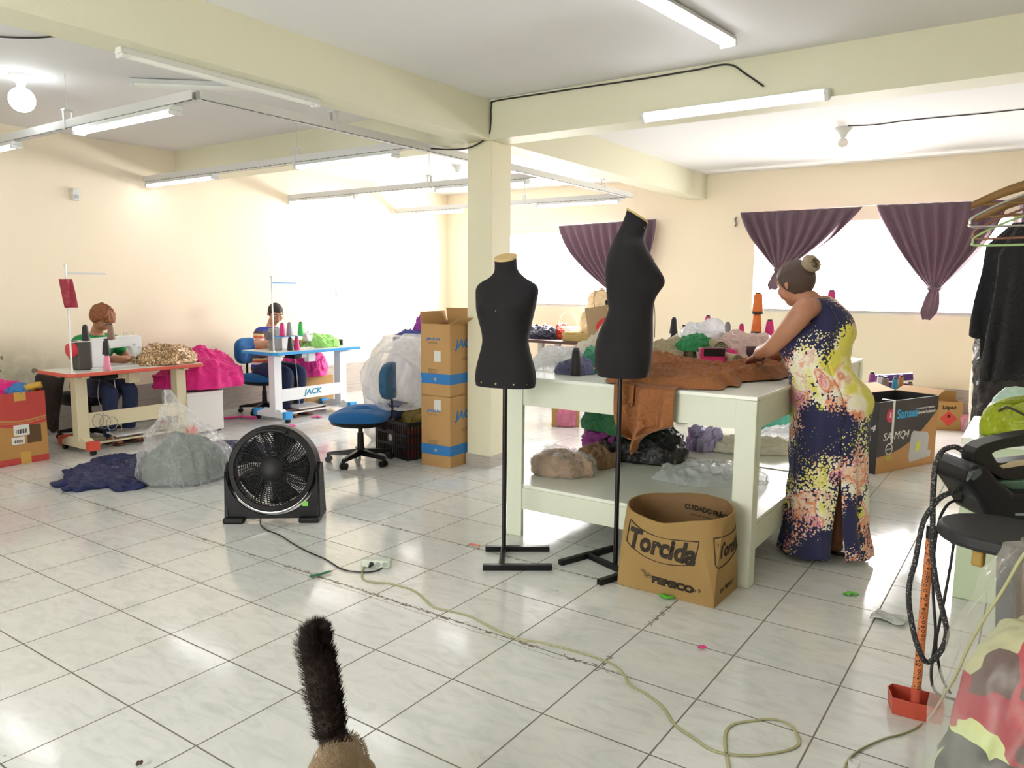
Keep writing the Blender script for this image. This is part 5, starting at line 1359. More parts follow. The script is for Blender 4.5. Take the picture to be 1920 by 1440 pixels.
# spools along the back edge of the second table; many stand nested on another one
def spool(label, u, vtop, yy, color, r=.036, h=.17, white=False):
    zt = HY(u, vtop, yy).z; x = HY(u, vtop, yy).x; n = max(1, round((zt-ZTB)/(h*.93)))
    k = (zt-ZTB)/(n*h*.93+h*.07) if n > 1 else max(.6, (zt-ZTB)/h)
    for i in range(n):
        lab = label if i == n-1 else label + (', lower one it stands on' if n == 2 else (', bottom of its stack' if i == 0 else ', middle of its stack'))
        thread_cone(lab, x, yy, ZTB+i*h*k*.93, color, r, h*k, 'thread cones on the back table')
spool('black cone of thread just right of the taller dress form', 1264, 595, 4.92, 'black')
spool('white cone with a dark tip', 1283, 609, 4.90, 'white')
spool('white cone left of the magenta cone', 1309, 605, 4.93, 'white')
spool('magenta cone with a black tip, behind the white plastic bundle', 1328, 591, 4.95, 'magenta')
spool('grey cone right of the white plastic bundle', 1365, 604, 4.92, 'grey')
spool('small magenta cone in the gap before the orange stack', 1391, 607, 4.93, 'magenta', .03)
spool('top orange cone of the tall orange stack', 1422, 548, 4.88, 'orange', .042)
spool('magenta cone right of the orange stack', 1444, 599, 4.90, 'magenta', .042)
spool('pink cone rising behind the standing woman\'s shoulder', 1560, 543, 4.85, 'magenta', .04)
t = thing('pen_cup', 'patterned cup with a red cone in it at the right end of the back table', 'cup', (*HY(1585, 680, 4.75)[:2], ZTB))
pc = t.location.copy()
b = MB(); b.lathe([(.034, 0), (.044, .11), (.041, .11), (.032, .004)], 20, cap=False); b.lathe([(.034, 0), (.001, .0005)], 20, cap=False); b.build('cup_body', plain('patterned_cup', '6a5a8a', .5), t)
thread_cone('red cone of thread standing in the patterned cup', pc.x, pc.y, ZTB+.012, 'red', .03, .28)
H_('green_cloth', 'bright green cloth on top of the white bundle right of the taller dress form', M_GRN, 1268, 640, 1.06, .13, .16, .10, 111, .04, 8, dx=.48, dy=-.75, edge=.3)
H_('white_cloth', 'white cloth under the bright green one on the back table', M_CREAM, 1280, 655, ZTB, .24, .34, .15, 112, .04, 6, dx=.22, dy=-.2)
H_('white_bag', 'tall milky plastic bundle in the middle of the back table', film('bluish_film', 'e6ecf4', .55, .2, .7, 6, .5), 1338, 662, ZTB, .18, .24, .27, 113, .06, 5, cat='plastic bag', dx=.02, dy=-.35)
H_('pink_bag', 'pale pink sack of clothes lying on the back table behind the woman\'s arm', cloth('pale_pink_sack', 'd8bdb6', 'c4a49e', .45, .35, 16), 1395, 664, ZTB, .28, .36, .17, 114, .06, 5, cat='sack', dx=.05, dy=-.25)
H_('khaki_cloth', 'khaki cloth heap at the left of the back table', M_KHAKI, 1270, 664, ZTB, .18, .20, .14, 115, .05, 8, dx=.15, dy=-.45)
# rolled khaki cloths
def roll(label, c0, c1, r, mat, name='cloth_roll', cat='roll'):
    b = MB(); c0 = Vector(c0); c1 = Vector(c1); d = (c1-c0).normalized(); s = d.cross(Vector((0, 0, 1))).normalized(); u = s.cross(d); rings = []
    for k in range(13):
        f = k/12; rings.append([c0.lerp(c1, f)+(s*math.cos(a)+u*math.sin(a))*r*(1+.06*math.sin(a*3+f*5)) for a in [2*PI*i/28 for i in range(28)]])
    b.loft(rings, 0, True, False)
    for e, sg in ((c0, -1), (c1, 1)):
        P = []
        for i in range(60):
            a = i*.42; rr = r*(1-i/64); P.append(e+(s*math.cos(a)+u*math.sin(a))*rr)
        b.tube(P, r*.075, 4)
    return tag(b.build(name, mat), label, cat)
roll('khaki cloth roll lying behind the pink spotted box', (1.50, 3.85, ZTB+.05), (1.78, 3.60, ZTB+.05), .045, M_KHAKI)
roll('larger khaki cloth roll on top of the khaki heap', (1.30, 4.05, ZTB+.13), (1.56, 3.88, ZTB+.10), .06, M_KHAKI)
roll('dark purple cloth roll peeking from the pink sack', (1.62, 4.28, ZTB+.055), (1.98, 4.40, ZTB+.055), .05, cloth('plum_cloth', '4c3038', '3a232b'))
roll('black roll just beyond the standing woman\'s hand', (1.78, 3.92, ZTB+.045), (2.02, 3.98, ZTB+.045), .042, M_BLKP)
# pink spotted box with a black lid panel
def spotted():
    t = NT('spotted_pink'); c = t.coord(); v = t.n('ShaderNodeTexVoronoi'); t.l(c, v.inputs['Vector']); v.inputs['Scale'].default_value = 26; v.inputs['Randomness'].default_value = .35
    t.set(color=t.mix(t.math('LESS_THAN', v.outputs['Distance'], .36), lin('d92c74'), lin('241a24')), rough=.5); return t.m
p = FL(1318, 691, ZTB); t = thing('spotted_box', 'pink box with black spots and a black front panel, beside the brown cloth', 'box', (p.x+.02, p.y+.10, ZTB), math.radians(28))
b = MB(); b.loft([[(x*(1+.10*f), y*(1+.10*f), .13*f) for x, y in ((-.075, -.05), (.075, -.05), (.075, .05), (-.075, .05))] for f in (0, 1)], 0, False); b.build('box_body', spotted(), t, bevel=.004)
b = MB(); b.box(-.06, -.060, .08, .075, -.055, .128); b.box(-.07, -.045, .13, .07, .045, .134); b.build('black_panel', M_BLKM, t)
H_('pink_cloth', 'small hot pink cloth right of the spotted box', M_PINK, 1352, 680, ZTB, .09, .14, .09, 121, .03, 12, dx=0, dy=.05)
t = thing('papers', 'flat white packet lying right of the spotted box', 'paper', (*FL(1362, 690, ZTB)[:2], ZTB), math.radians(20))
b = MB(); b.box(-.10, -.07, 0, .10, .07, .018); b.build('packet', plain('paper', 'dcdcd8', .6), t, bevel=.004)
H_('net_scraps', 'beige netted scraps on the brown cloth, in front of the standing woman', cloth('beige_net', 'c9b79a', '8a7458', .8, .6, 50), 1470, 690, ZTB+.05, .06, .09, .05, 131, .02, 18, dx=-.02, dy=.1)
# brown jersey: a crumpled sheet on the table top, spilling over the front edge
def brown():
    Q = [Vector((1.45, 2.395)), Vector((1.96, 2.395)), Vector((2.235, 3.52)), Vector((1.30, 3.26))]
    t = thing('brown_cloth', 'long brown jersey cloth spread on the cutting table and hanging over its front edge', 'cloth', (1.8, 2.9, ZTB))
    b = MB(); nu, nv = 210, 190; o_ = Vector((1.8, 2.9, 0)); hw = Vector((2.00, 3.42))
    def fn(u, v):
        p = (Q[0].lerp(Q[1], u)).lerp(Q[3].lerp(Q[2], u), v)
        e = min(u, 1-u, v*1.5, 1-v)
        p = p + Vector((noise.noise(Vector((p.x*5, p.y*5, 1))), noise.noise(Vector((p.x*5, p.y*5, 9)))))*.06*(1-min(1, e*6))*(1 if v > .04 else 0)
        if u > .75: p = p + Vector((.10, .10))*(u-.75)*4*max(0, 1-v*3)
        q = Vector((p.x*.9+p.y*.45, -p.x*.45+p.y*.9, 0))         # folds run along the table
        c = crease(Vector((q.x*.75, q.y*1.7, 0)), 4.6, 2, .55); c2 = crease(Vector((q.x*1.2, q.y*3.2, 3)), 9.5, 7, .6)
        z = .022 + .045*(c+.2) + .024*c2 + .03*math.exp(-((p-hw).length/.16)**2) + .05*math.exp(-((p-Vector((1.42, 3.1))).length/.16)**2)
        z = max(.004, z)*min(1, e*14+.12)
        if v < .06: z = z*(.35+v*11)
        return Vector((p.x, p.y, z)) - o_
    b.grid(fn, nu, nv); b.build('spread_cloth', M_BROWN, t)
    b = MB()
    def hang(u, v):
        zt, zb = .012, -.36
        # width narrows and the tip swings left
        l = 1.525+.02*v+.10*v**4; r = 1.875-.01*v-.20*max(0, v-.6)/.4
        if v > .97: l, r = l+.01, r
        x = l+(r-l)*u; z = zt+(zb-zt)*v*(1-.35*abs(u-.42)*v*v*1.6)
        y = 2.352 - .012 - .03*math.sin(u*15+v*2)*(.25+v) - .012*math.sin(u*31+1)*v
        if v < .03: y = 2.40; z = .014
        return Vector((x-1.8, y-2.9, z))
    b.grid(hang, 60, 60); b.build('hanging_end', M_BROWN, t, solid=.004)
    b = MB(); b.grid(lambda u, v: Vector((1.575+.075*u-.01*v-1.8, 2.325-.01*math.sin(u*6)-2.9, .018-.115*v+.008*math.sin(u*5))), 14, 14); b.build('turned_corner', M_BROWN, t, solid=.005)
brown()
# ------------------------------------------------------------------ on the lower shelves
ZS = .322
H_('tan_bundle', 'tan cloth packed in clear plastic at the left front of the lower shelf', cloth('tan_cloth', 'a98a6c', '937456', .6, .3, 30), 1028, 893, ZS, .20, .13, .13, 141, .035, 8, dx=.02, dy=.12, power=4, rz=.3)
H_('tan_bundle', 'second tan cloth bundle right behind the packed one on the lower shelf', cloth('tan_cloth_folded', '9b7b5d', '85664a', .7, .4, 26), 1095, 876, ZS, .14, .15, .12, 142, .04, 10, dx=.03, dy=.12)
sp = FL(1028, 893, ZS); b = MB()
b2 = heap('plastic_wrap', film('bundle_film', 'f4f4f6', .10, .1, .9, 14, .3), (sp.x+.02, sp.y+.12, ZS), .215, .145, .145, 141, .04, 8, .3, power=4); tag(b2, 'clear plastic wrapper around the front tan bundle on the lower shelf', 'plastic wrap')
H_('black_bag', 'shiny black plastic bag on the lower shelf under the purple and green cloth', M_BLKP, 1190, 862, ZS, .30, .26, .20, 143, .06, 6, cat='plastic bag', dx=.02, dy=.12)
H_('purple_cloth', 'purple cloth heap in plastic on the lower shelf, under the green one', M_PURP, 1165, 850, ZS, .30, .32, .30, 144, .06, 9, dx=-.02, dy=.16)
tag(heap('green_cloth', cloth('dark_green_cloth', '0c6b3a', '084f2b', .6, .5, 34), (.98, 3.58, .49), .27, .25, .30, 145, .05, 14, edge=.35), 'dark green frilled cloth on top of the purple heap on the lower shelf', 'cloth')
H_('clear_bag', 'flat translucent plastic bag lying at the right front of the lower shelf', film('grey_film', 'e2e8ea', .5, .2, .6, 5, .5), 1340, 905, ZS, .34, .20, .09, 146, .05, 5, rz=.5, cat='plastic bag', dx=-.05, dy=.05)
H_('lavender_cloth', 'lavender crumpled cloth on the rear lower shelf beside the hanging brown end', M_LAV, 1308, 843, ZS, .12, .16, .16, 147, .06, 10, dx=.02, dy=.08)
H_('white_cloth', 'long white cloth strip lying on the rear lower shelf', M_CREAM, 1395, 846, ZS, .34, .14, .09, 148, .04, 8, rz=.45, dx=.06, dy=.05)
H_('grey_bag', 'small grey plastic bag on the rear lower shelf beside the woman', M_WPL, 1458, 826, ZS, .15, .14, .11, 149, .05, 8, cat='plastic bag')
H_('teal_bag', 'big teal plastic bag on the floor behind the cutting tables', film('teal_film', '5fb7a4', .8, .3, .5, 4, .4), 1455, 812, 0, .52, .36, .46, 150, .07, 4, cat='plastic bag', dx=.0, dy=.2)
H_('boot', 'dark boot shaped bundle on the floor behind the lower shelf', M_BLKP, 1318, 822, 0, .10, .12, .30, 151, .02, 6, cat='bag')
H_('dark_bag', 'dark bag on the floor beyond the boot shaped bundle', M_BLKF, 1348, 800, 0, .20, .16, .28, 152, .03, 6, cat='bag', dy=.3)
H_('striped_cloth', 'pale grey cloth bundle on the floor behind the table, left of the orange carton', cloth('pale_grey_cloth', 'b8b4ba', '8e8a92', .7, .4, 30), 1368, 790, 0, .18, .16, .22, 153, .03, 8, dy=.3)
p = FL(1385, 803); t = carton('cardboard_box', 'small orange brown carton on the floor seen between the table legs', (p.x+.1, p.y+.1, 0), math.radians(20), .26, .22, .26, M_CARD, open_=False)
p = FL(1045, 800); carton('cardboard_box', 'small open carton on the floor behind the left table leg, pink foam inside', (p.x+.02, p.y+.14, 0), math.radians(30), .30, .22, .20, M_CARD, M_CARDIN)
H_('pink_foam', 'pale pink plastic sticking out of the small open carton', film('pink_film', 'f29ac4', .7, .3, .5, 8, .4), 1045, 800, .008, .13, .10, .33, 155, .04, 8, cat='plastic bag', dx=.02, dy=.14)
H_('grey_bag', 'grey plastic bag on the floor right of the small open carton', M_WPL, 1095, 792, 0, .14, .16, .34, 156, .04, 7, cat='plastic bag', dx=-.02, dy=.1)

# ------------------------------------------------------------------ curtains on the back wall
def m_curtain():
    t = NT('curtain_mauve'); c = t.coord(); f = t.noise(c, 6, 4, .6)
    t.set(color=t.mix(f, lin('745f6c'), lin('64515d')), rough=.9, sheen=.2); t.bump(t.noise(c, 70, 3), .15, .004)
    tl = t.n('ShaderNodeBsdfTranslucent'); tl.inputs[0].default_value = lin('8a6c78'); m = t.n('ShaderNodeMixShader'); m.inputs[0].default_value = .18
    t.l(t.b.outputs[0], m.inputs[1]); t.l(tl.outputs[0], m.inputs[2]); t.l(m.outputs[0], t.out.inputs[0]); return t.m
M_CURT = m_curtain(); YC = YB-.09
def curtain(label, tl_, tr_, knot, tail, folds=9, seed=1, bow=0., kw=.05, tw=.15):
    A = HY(*tl_, YC); B = HY(*tr_, YC); K_ = HY(*knot, YC-.04); Tl = HY(*tail, YC-.06)
    t = thing('curtain', label, 'curtain', (K_.x, YC, K_.z), 0, 'mauve curtains of the back wall'); o_ = Vector((K_.x, YC, K_.z))
    b = MB()
    def fn(u, v):
        top = A.lerp(B, u); s = v**1.12
        sag = .10*math.sin(PI*v)*(1-abs(2*u-1))
        x = top.x*(1-s)+(K_.x+(u-.5)*2*kw)*s + bow*math.sin(PI*v)*(u-.5)
        z = top.z + (K_.z-top.z)*v - sag*.3
        amp = .012+.045*math.sin(PI*min(1, v*1.1))*1.0
        ph = u*2*PI*folds + 1.5*math.sin(v*3+seed) + .8*noise.noise(Vector((u*4, v*3, seed)))
        y = YC-.02 - amp*math.sin(ph)*(1-.5*v) - .06*math.sin(PI*u)*v
        return Vector((x, y, z)) - o_
    b.grid(fn, 150, 50); b.build('curtain_cloth', M_CURT, t, solid=.003)
    b = MB(); n = 30; rings = []
    for k in range(15):
        f = k/14; c0 = K_.lerp(Tl, f); r = kw*.75+(tw*.5-kw*.75)*math.sin(min(1, f*1.4)*PI/2) if f < .75 else tw*.5*(1-(f-.75)*2.2)
        rings.append([Vector((c0.x+r*math.cos(a)*(1+.25*math.sin(a*5+f*3)), YC-.05+r*.45*math.sin(a)*(1+.3*math.sin(a*4)), c0.z+.02*math.sin(a*3)*f))-o_ for a in [2*PI*i/n for i in range(n)]])
    b.loft(rings, 0, True, True); b.build('knotted_tail', M_CURT, t)
    b = MB(); b.tube([Vector((K_.x+kw*1.1*math.cos(a), YC-.05+.045*math.sin(a), K_.z+.012*math.sin(a*2)))-o_ for a in [2*PI*i/20 for i in range(20)]], .018, 8, closed=True); b.build('knot', M_CURT, t)
curtain('mauve curtain at the right part of the left window, gathered at its lower right', (1050, 424), (1232, 411), (1160, 556), (1168, 585), 11, 1, .25)
curtain('mauve curtain knotted right behind the standing woman\'s head', (1390, 399), (1618, 388), (1462, 506), (1449, 541), 9, 2, .1)
curtain('mauve curtain knotted in the middle of the right window, its tail hanging down', (1645, 385), (1893, 375), (1752, 541), (1737, 597), 9, 3, .12)
curtain('mauve curtain at the far right of the window, its tail behind the hanging black clothes', (1915, 374), (2160, 362), (1935, 540), (1888, 584), 9, 4, .1, .06, .2)
b = MB(); b.tube(smooth_path([HY(1375, 402, YC), HY(1500, 394, YC), HY(1632, 385, YC), HY(1900, 374, YC), HY(2160, 361, YC)], 6), .004, 6); tag(b.build('curtain_wire', M_RAIL), 'thin white curtain wire above the right window', 'wire')
b = MB(); b.tube(smooth_path([HY(960, 432, YB-.002), HY(1050, 423, YC), HY(1235, 410, YC), HY(1258, 410, YB-.002)], 6), .003, 6); tag(b.build('curtain_wire', M_RAIL), 'thin white curtain wire above the left window', 'wire')
# ------------------------------------------------------------------ dark side table below the left window
t = thing('side_table', 'narrow dark brown table below the left window, covered with small things', 'table', (-2.05, 7.78, 0))
MDW = plain('dark_wood', '4a322b', .5); MLG = plain('grey_leg', 'a8a2a2', .5)
b = MB(); b.box(-.95, -.28, .74, .95, .28, .78); b.build('table_top', MDW, t, bevel=.003)
for x_ in (-.85, .82):
    for y_ in (-.22, .22):
        b = MB(); b.box(x_-.03, y_-.03, 0, x_+.03, y_+.03, .74); b.build('leg', MLG if x_ < 0 else MDW, t)
b = MB(); b.box(-.25, -.26, 0, -.18, -.20, .74); b.box(.02, -.26, 0, .09, -.20, .74); b.build('middle_leg', MLG, t)
Z7 = .782
H_('navy_bundle', 'shiny dark blue cloth bundle on the dark side table', cloth('ink_satin', '2a2a4c', '1d1d38', .4, .5, 24), 1020, 634, Z7, .26, .20, .18, 161, .05, 8, dx=-.02)
H_('red_bag', 'orange red plastic bag on the dark side table', cloth('orange_red_plastic', 'e0442c', 'c23420', .35, .5, 20), 1040, 635, Z7, .13, .14, .19, 162, .04, 9, cat='plastic bag', dx=.05, dy=.12)
def basket(label, x, y, z, rx, ry, h, mat, handle, flare=1.15, wires=22, rows=5):
    t = thing('basket', label, 'basket', (x, y, z)); b = MB(); n = 40
    for k in range(rows+1):
        f = k/rows; s = 1+(flare-1)*f; b.tube([(rx*s*math.cos(a), ry*s*math.sin(a), .004+h*f) for a in [2*PI*i/n for i in range(n)]], .0045 if k in (0, rows) else .003, 5, closed=True)
    for i in range(wires):
        a = 2*PI*i/wires; b.tube([(rx*math.cos(a), ry*math.sin(a), .004), (rx*flare*math.cos(a), ry*flare*math.sin(a), h)], .0028, 4)
    b.loft([[(rx*r*math.cos(a), ry*r*math.sin(a), .003) for a in [2*PI*i/n for i in range(n)]] for r in (1, .01)], 0, False, False)
    b.build('basket_body', mat, t)
    if handle:
        b = MB(); b.tube(smooth_path([(-rx*flare, 0, h), (-rx*.8, 0, h+handle*.7), (0, 0, h+handle), (rx*.8, 0, h+handle*.7), (rx*flare, 0, h)], 6), .004, 6); b.build('handle', mat, t)
p = FL(1056, 636, Z7); basket('white wire basket with a high handle on the dark side table', p.x, p.y+.12, Z7, .14, .11, .16, plain('white_wire', 'efe9e6', .4), .22)
b = MB(); b.box(-.1, -.07, 0, .1, .07, .17); o = b.build('white_packet', plain('paper', 'dcdcd8', .6), bevel=.02); o.location = (p.x, p.y+.12, Z7+.006); tag(o, 'white packet inside the wire basket', 'packet')
p = FL(1082, 640, Z7); t = thing('woven_box', 'yellowish woven tray basket at the right of the dark side table', 'basket', (p.x+.03, p.y+.10, Z7))
b = MB()
for k in range(7): 
    for (x0, y0, x1, y1) in ((-.24, -.12, .24, -.12), (.24, -.12, .24, .12), (.24, .12, -.24, .12), (-.24, .12, -.24, -.12)): b.tube([(x0, y0, .008+k*.017), (x1, y1, .008+k*.017)], .0095, 6)
b.box(-.235, -.115, 0, .235, .115, .006); b.build('woven_walls', cloth('straw', 'cdb878', 'a99252', .7, .6, 60), t)
b = MB(); b.lathe([(.001, 0), (.05, .005), (.065, .04), (.05, .09), (.02, .115), (.001, .118)], 20); o = b.build('black_pouch', M_BLKF); o.location = (p.x+.02, p.y+.10, Z7+.012); tag(o, 'round black pouch standing in the woven tray basket', 'pouch')
p = FL(1130, 640, Z7); H_('beige_sack', 'beige crumpled sack at the far right end of the side table, under the left curtain', cloth('beige_sack', 'dcc6a0', 'c4ab84', .7, .5, 22), 1112, 640, Z7, .24, .18, .62, 171, .05, 6, cat='sack', dx=.02, dy=.1, power=3)

# ------------------------------------------------------------------ right rear: printed carton, spools, small cartons
A = Vector((2.367, 5.384, 0)); ex = Vector((.40, .917, 0)); ey = Vector((-.917, .40, 0)); L_, Wd, Hh = .86, .40, .597
ctr = A+ex*L_/2+ey*Wd/2; MBK = NT('black_printed_board'); _c = MBK.coord(); _sp = MBK.n('ShaderNodeSeparateXYZ'); MBK.l(_c, _sp.inputs[0])
_cv = MBK.math('ADD', .14, MBK.math('MULTIPLY', MBK.math('POWER', MBK.math('MAXIMUM', MBK.math('ADD', _sp.outputs[0], .43), 0), 2.2), .48))
_cv = MBK.math('MULTIPLY', _cv, MBK.math('LESS_THAN', _sp.outputs[1], -.19)); _m = MBK.math('MULTIPLY', MBK.math('LESS_THAN', _sp.outputs[2], _cv), MBK.math('GREATER_THAN', _sp.outputs[0], -.428))
MBK.set(color=MBK.mix(_m, lin('2e2c31'), lin('b88a52')), rough=.45); MBK = MBK.m
t = carton('cardboard_box', 'large black printed sewing machine carton standing open on the floor right of the woman', ctr, math.atan2(ex.y, ex.x), L_, Wd, Hh, MBK, M_CARDIN, (('n', 165, .20), ('e', 160, .12)), flapmat=M_CARD)
a, c_ = L_/2, Wd/2; WH = plain('white_print', 'e4e4e6', .5); CY = plain('cyan_print', '2ea0d8', .5); PKR = plain('rose_print', 'd43a5c', .5)
b = MB(); b.cyl((-.27, -c_-.0005, .475), (-.27, -c_-.002, .475), .055, n=28); lg = b.build('round_logo', PKR, t)
b = MB(); b.cyl((-.27, -c_-.0005, .495), (-.27, -c_-.003, .495), .010, n=12); b.prism([(-.285, .46), (-.255, .46), (-.262, .485), (-.278, .485)], c_+.0005, c_+.003, 0, Matrix(((1, 0, 0, 0), (0, 0, -1, 0), (0, 1, 0, 0), (0, 0, 0, 1)))); b.build('logo_figure', WH, lg)
text('brand_lettering', 'Sansei', CY, t, (-.03, -c_-.001, .475), FACE_NY, .105, 0, .003, 1.15)
text('slogan_lettering', 'Garantia Profissional', WH, t, (.25, -c_-.001, .47), FACE_NY, .036, .3, .0006, .9)
text('slogan_lettering', 'QUALIDADE E CONFIANÇA', WH, t, (.25, -c_-.001, .505), FACE_NY, .018, .2, .0004, 1.1)
text('model_lettering', 'SA-MQ4', WH, t, (-.17, -c_-.001, .30), FACE_NY, .09, .2, 0, 1.15)
FW_ = Matrix(((0, 0, -1), (-1, 0, 0), (0, 1, 0)))
text('brand_lettering', 'Sansei', CY, t, (-a-.001, 0, .46), FW_, .09, 0, .003, 1.0)
text('model_lettering', 'SA-MQ4', WH, t, (-a-.001, -.02, .375), FW_, .085, .2, 0, 1.05)
b = MB(); b.box(-a-.0015, -.14, .27, -a, -.04, .31); b.box(-a-.0015, .0, .12, -a, .06, .19); b.box(-a-.0015, -.13, .09, -a, -.05, .19); b.build('white_panel', WH, t)
b = MB(); b.lathe([(.04, 0), (.05, 0), (.05, .001), (.04, .001)], 24, 0, tr(-.26, -c_-.001, .195) @ rot('X', 90), cap=False); b.box(-.29, -c_-.0015, .19, -.23, -c_, .2); b.build('round_seal', WH, t)
b = MB(); b.box(-.31, -c_-.0015, .10, -.20, -c_, .135); b.build('gold_panel', plain('gold_print', 'b8a648', .5), t)
# printed picture of a sewing machine, flat ink on the board
b = MB(); Mp = Matrix(((1, 0, 0, .03), (0, 0, -1, -c_-.0005), (0, 1, 0, .05), (0, 0, 0, 1)))
b.prism([(0, .05), (.02, .24), (.05, .27), (.10, .26), (.26, .24), (.29, .20), (.28, .08), (.33, .07), (.33, .02), (.02, .0)], 0, .001, 0, Mp); b.build('printed_machine', plain('pale_print_grey', 'b9bcc2', .5), t)
b = MB(); b.prism([(.09, .10), (.12, .18), (.16, .17), (.16, .11), (.12, .08)], .001, .002, 0, Mp); b.build('printed_leaf', plain('lime_print', 'd3d84a', .5), t)
b = MB(); b.box(-.245, -c_-.004, .24, -.215, -c_-.001, .597); b.box(-.245, -c_-.004, .595, -.215, -c_+.10, .60); b.build('white_strap', WH, t)
p = FL(1668, 755, .0)
t = carton('cardboard_box', 'plain brown carton behind the black one, thread cones standing on it', (2.10, 6.85, 0), math.radians(24), .70, .40, .44, M_CARD, open_=False)
for i, (u, vt, yy, c__, r_, h_) in enumerate(((1636, 697, 6.60, 'purple', .043, .23), (1660, 706, 6.66, 'taupe', .045, .21), (1650, 703, 6.85, 'white', .035, .20), (1679, 707, 6.75, 'blue', .035, .20), (1690, 703, 6.85, 'tan', .033, .21), (1707, 716, 6.95, 'brown', .035, .17))):
    q = HY(u, vt, yy); thread_cone(('purple', 'greyish brown', 'white', 'turquoise blue', 'tan', 'small brown')[i]+' cone of thread behind the black printed carton', q.x, yy, .442, c__, r_, max(.12, q.z-.442), 'thread cones behind the black carton')
q = HY(1685, 705, 7.0); t = thing('purple_box', 'long purple box lying tilted above the spools behind the black carton', 'box', (q.x-.02, 7.0, .442), math.radians(10))
b = MB(); b.box(-.17, -.05, .17, .17, .05, .235, 0, rot('Y', -7)); b.box(-.12, -.04, 0, .12, .04, .15); b.build('box_body', plain('purple_board', '5c3a8a', .5), t, bevel=.003)
q = HY(1695, 722, 6.75); b = MB(); b.lathe([(.02, 0), (.045, 0), (.045, .05), (.02, .05)], 24); o = b.build('tape_roll', plain('lime_yellow', 'd8d02c', .5)); o.location = (q.x+.02, 6.77, .442); tag(o, 'yellow green tape roll beside the spools behind the black carton', 'tape')
q = FL(1775, 803); t = carton('cardboard_box', 'small brown carton with a red diamond sign near the back wall', (q.x-.02, q.y-.04, 0), math.radians(22), .26, .22, .31, M_CARD, M_CARDIN, (('n', 80, .10),))
text('printed_word', 'Líquid', M_INK, t, (.0, -.111, .25), FACE_NY, .055, 0, .002, 1)
b = MB(); b.prism([(0, .045), (.085, .13), (0, .215), (-.085, .13)], .1102, .1115, 0, Matrix(((1, 0, 0, 0), (0, 0, -1, 0), (0, 1, 0, 0), (0, 0, 0, 1)))); b.build('red_diamond', plain('diamond_red', 'd2443c', .5), t)
b = MB(); b.lathe([(.001, 0), (.014, .004), (.012, .02), (.001, .035)], 12, 0, tr(0, -.113, .14)); b.build('flame_sign', M_INK, t)
q = FL(1812, 806); t = thing('pink_tray', 'pink plastic box with a grip hole beside the carton with the diamond', 'box', (q.x+.05, q.y+.05, 0), math.radians(24))
b = MB(); b.loft([[(x*f, y*f, z) for x, y in ((-.17, -.12), (.17, -.12), (.17, .12), (-.17, .12))] for f, z in ((.86, 0), (1, .15))], 0, False); b.build('box_body', plain('pink_plastic', 'ee9cb8', .4), t, bevel=.006)
b = MB(); b.cyl((-.03, -.118, .10), (.03, -.118, .10), .012, n=10); b.build('grip_hole', M_INK, t)
H_('clear_bag', 'heap of clear plastic bags by the back wall, above the pink box', film('loose_film', 'eceaf0', .45, .2, .8, 9, .5), 1822, 800, 0, .30, .20, .30, 181, .05, 6, cat='plastic bag', dx=.24, dy=-.30)
H_('white_bag', 'rounded bluish white plastic bag in front of the black wrapped roll', M_WPL, 1885, 830, 0, .36, .30, .52, 182, .05, 4, cat='plastic bag', dx=.15, dy=.05)
# tall roll wrapped in black plastic, a beige one behind
def column(name, label, x, y, h, r, mat, seed, wr, cat):
    b = MB(); rings = []
    for k in range(40):
        f = k/39; rings.append([(math.cos(a)*r*(1+.08*math.sin(f*5+seed)) + wr*crease(Vector((math.cos(a)*.5, math.sin(a)*.5, f*h)), 3, seed)*math.cos(a), math.sin(a)*r + wr*crease(Vector((math.cos(a)*.5, math.sin(a)*.5, f*h)), 3, seed)*math.sin(a), f*h+(.04*math.sin(a*2) if k > 36 else 0)) for a in [2*PI*i/48 for i in range(48)]])
    b.loft(rings, 0, True); o = b.build(name, mat); o.location = (x, y, 0); return tag(o, label, cat)
column('wrapped_roll', 'tall roll wrapped in shiny black plastic leaning near the back wall at the right', 3.12, 7.2, 1.18, .20, M_BLKP, 3, .05, 'roll')
column('fabric_roll', 'beige fabric roll standing behind the black wrapped one', 2.98, 7.75, 1.05, .13, M_CREAM, 5, .01, 'roll')

# ------------------------------------------------------------------ right foreground: counter, ironing board, iron, hangers, sacks
def DP(u, v, d):
    """point at distance d along the view axis"""
    return CAM + (Fw + Rt*((u-960)/FPX) - Up*((v-720)/FPX))*d
t = thing('counter', 'low cabinet with a pale green front and white top behind the iron', 'cabinet', (3.62, 3.28, 0))
b = MB(); b.box(-.485, -.40, 0, .5, .34, .77); b.build('cabinet_body', plain('pale_green_board', 'c3d2b4', .5), t, bevel=.003)
b = MB(); b.box(-.50, -.42, .77, .52, .36, .80); b.build('worktop', M_WHT, t, bevel=.004)
b = MB(); b.box(-.01, -.405, .06, .0, -.40, .74); b.build('door_gap', plain('gap_dark', '5c6656', .7), t)
M_LIME = cloth('lime_leather', 'a9b81e', '8f9e12', .4, .3, 18, 0); Zc = .802
t = thing('handbag', 'lime green bag with a brown opening lying on the counter behind the iron', 'bag', (3.50, 3.02, Zc))
b = heap('bag_body', M_LIME, None, .30, .17, .19, 201, .03, 6, parent=t, power=4); b.location = (0, 0, 0)
b = MB(); b.tube(smooth_path([(-.26, -.02, .15), (-.1, -.06, .20), (.1, -.05, .22), (.3, 0, .2)], 6), .022, 8, flat=.5); b.build('zip_band', cloth('lime_band', '95a31a'), t)
b = heap('brown_lining', cloth('brown_lining', '4a3426', '38271c'), None, .20, .09, .07, 203, .02, 10, parent=t); b.location = (.12, .02, .185)
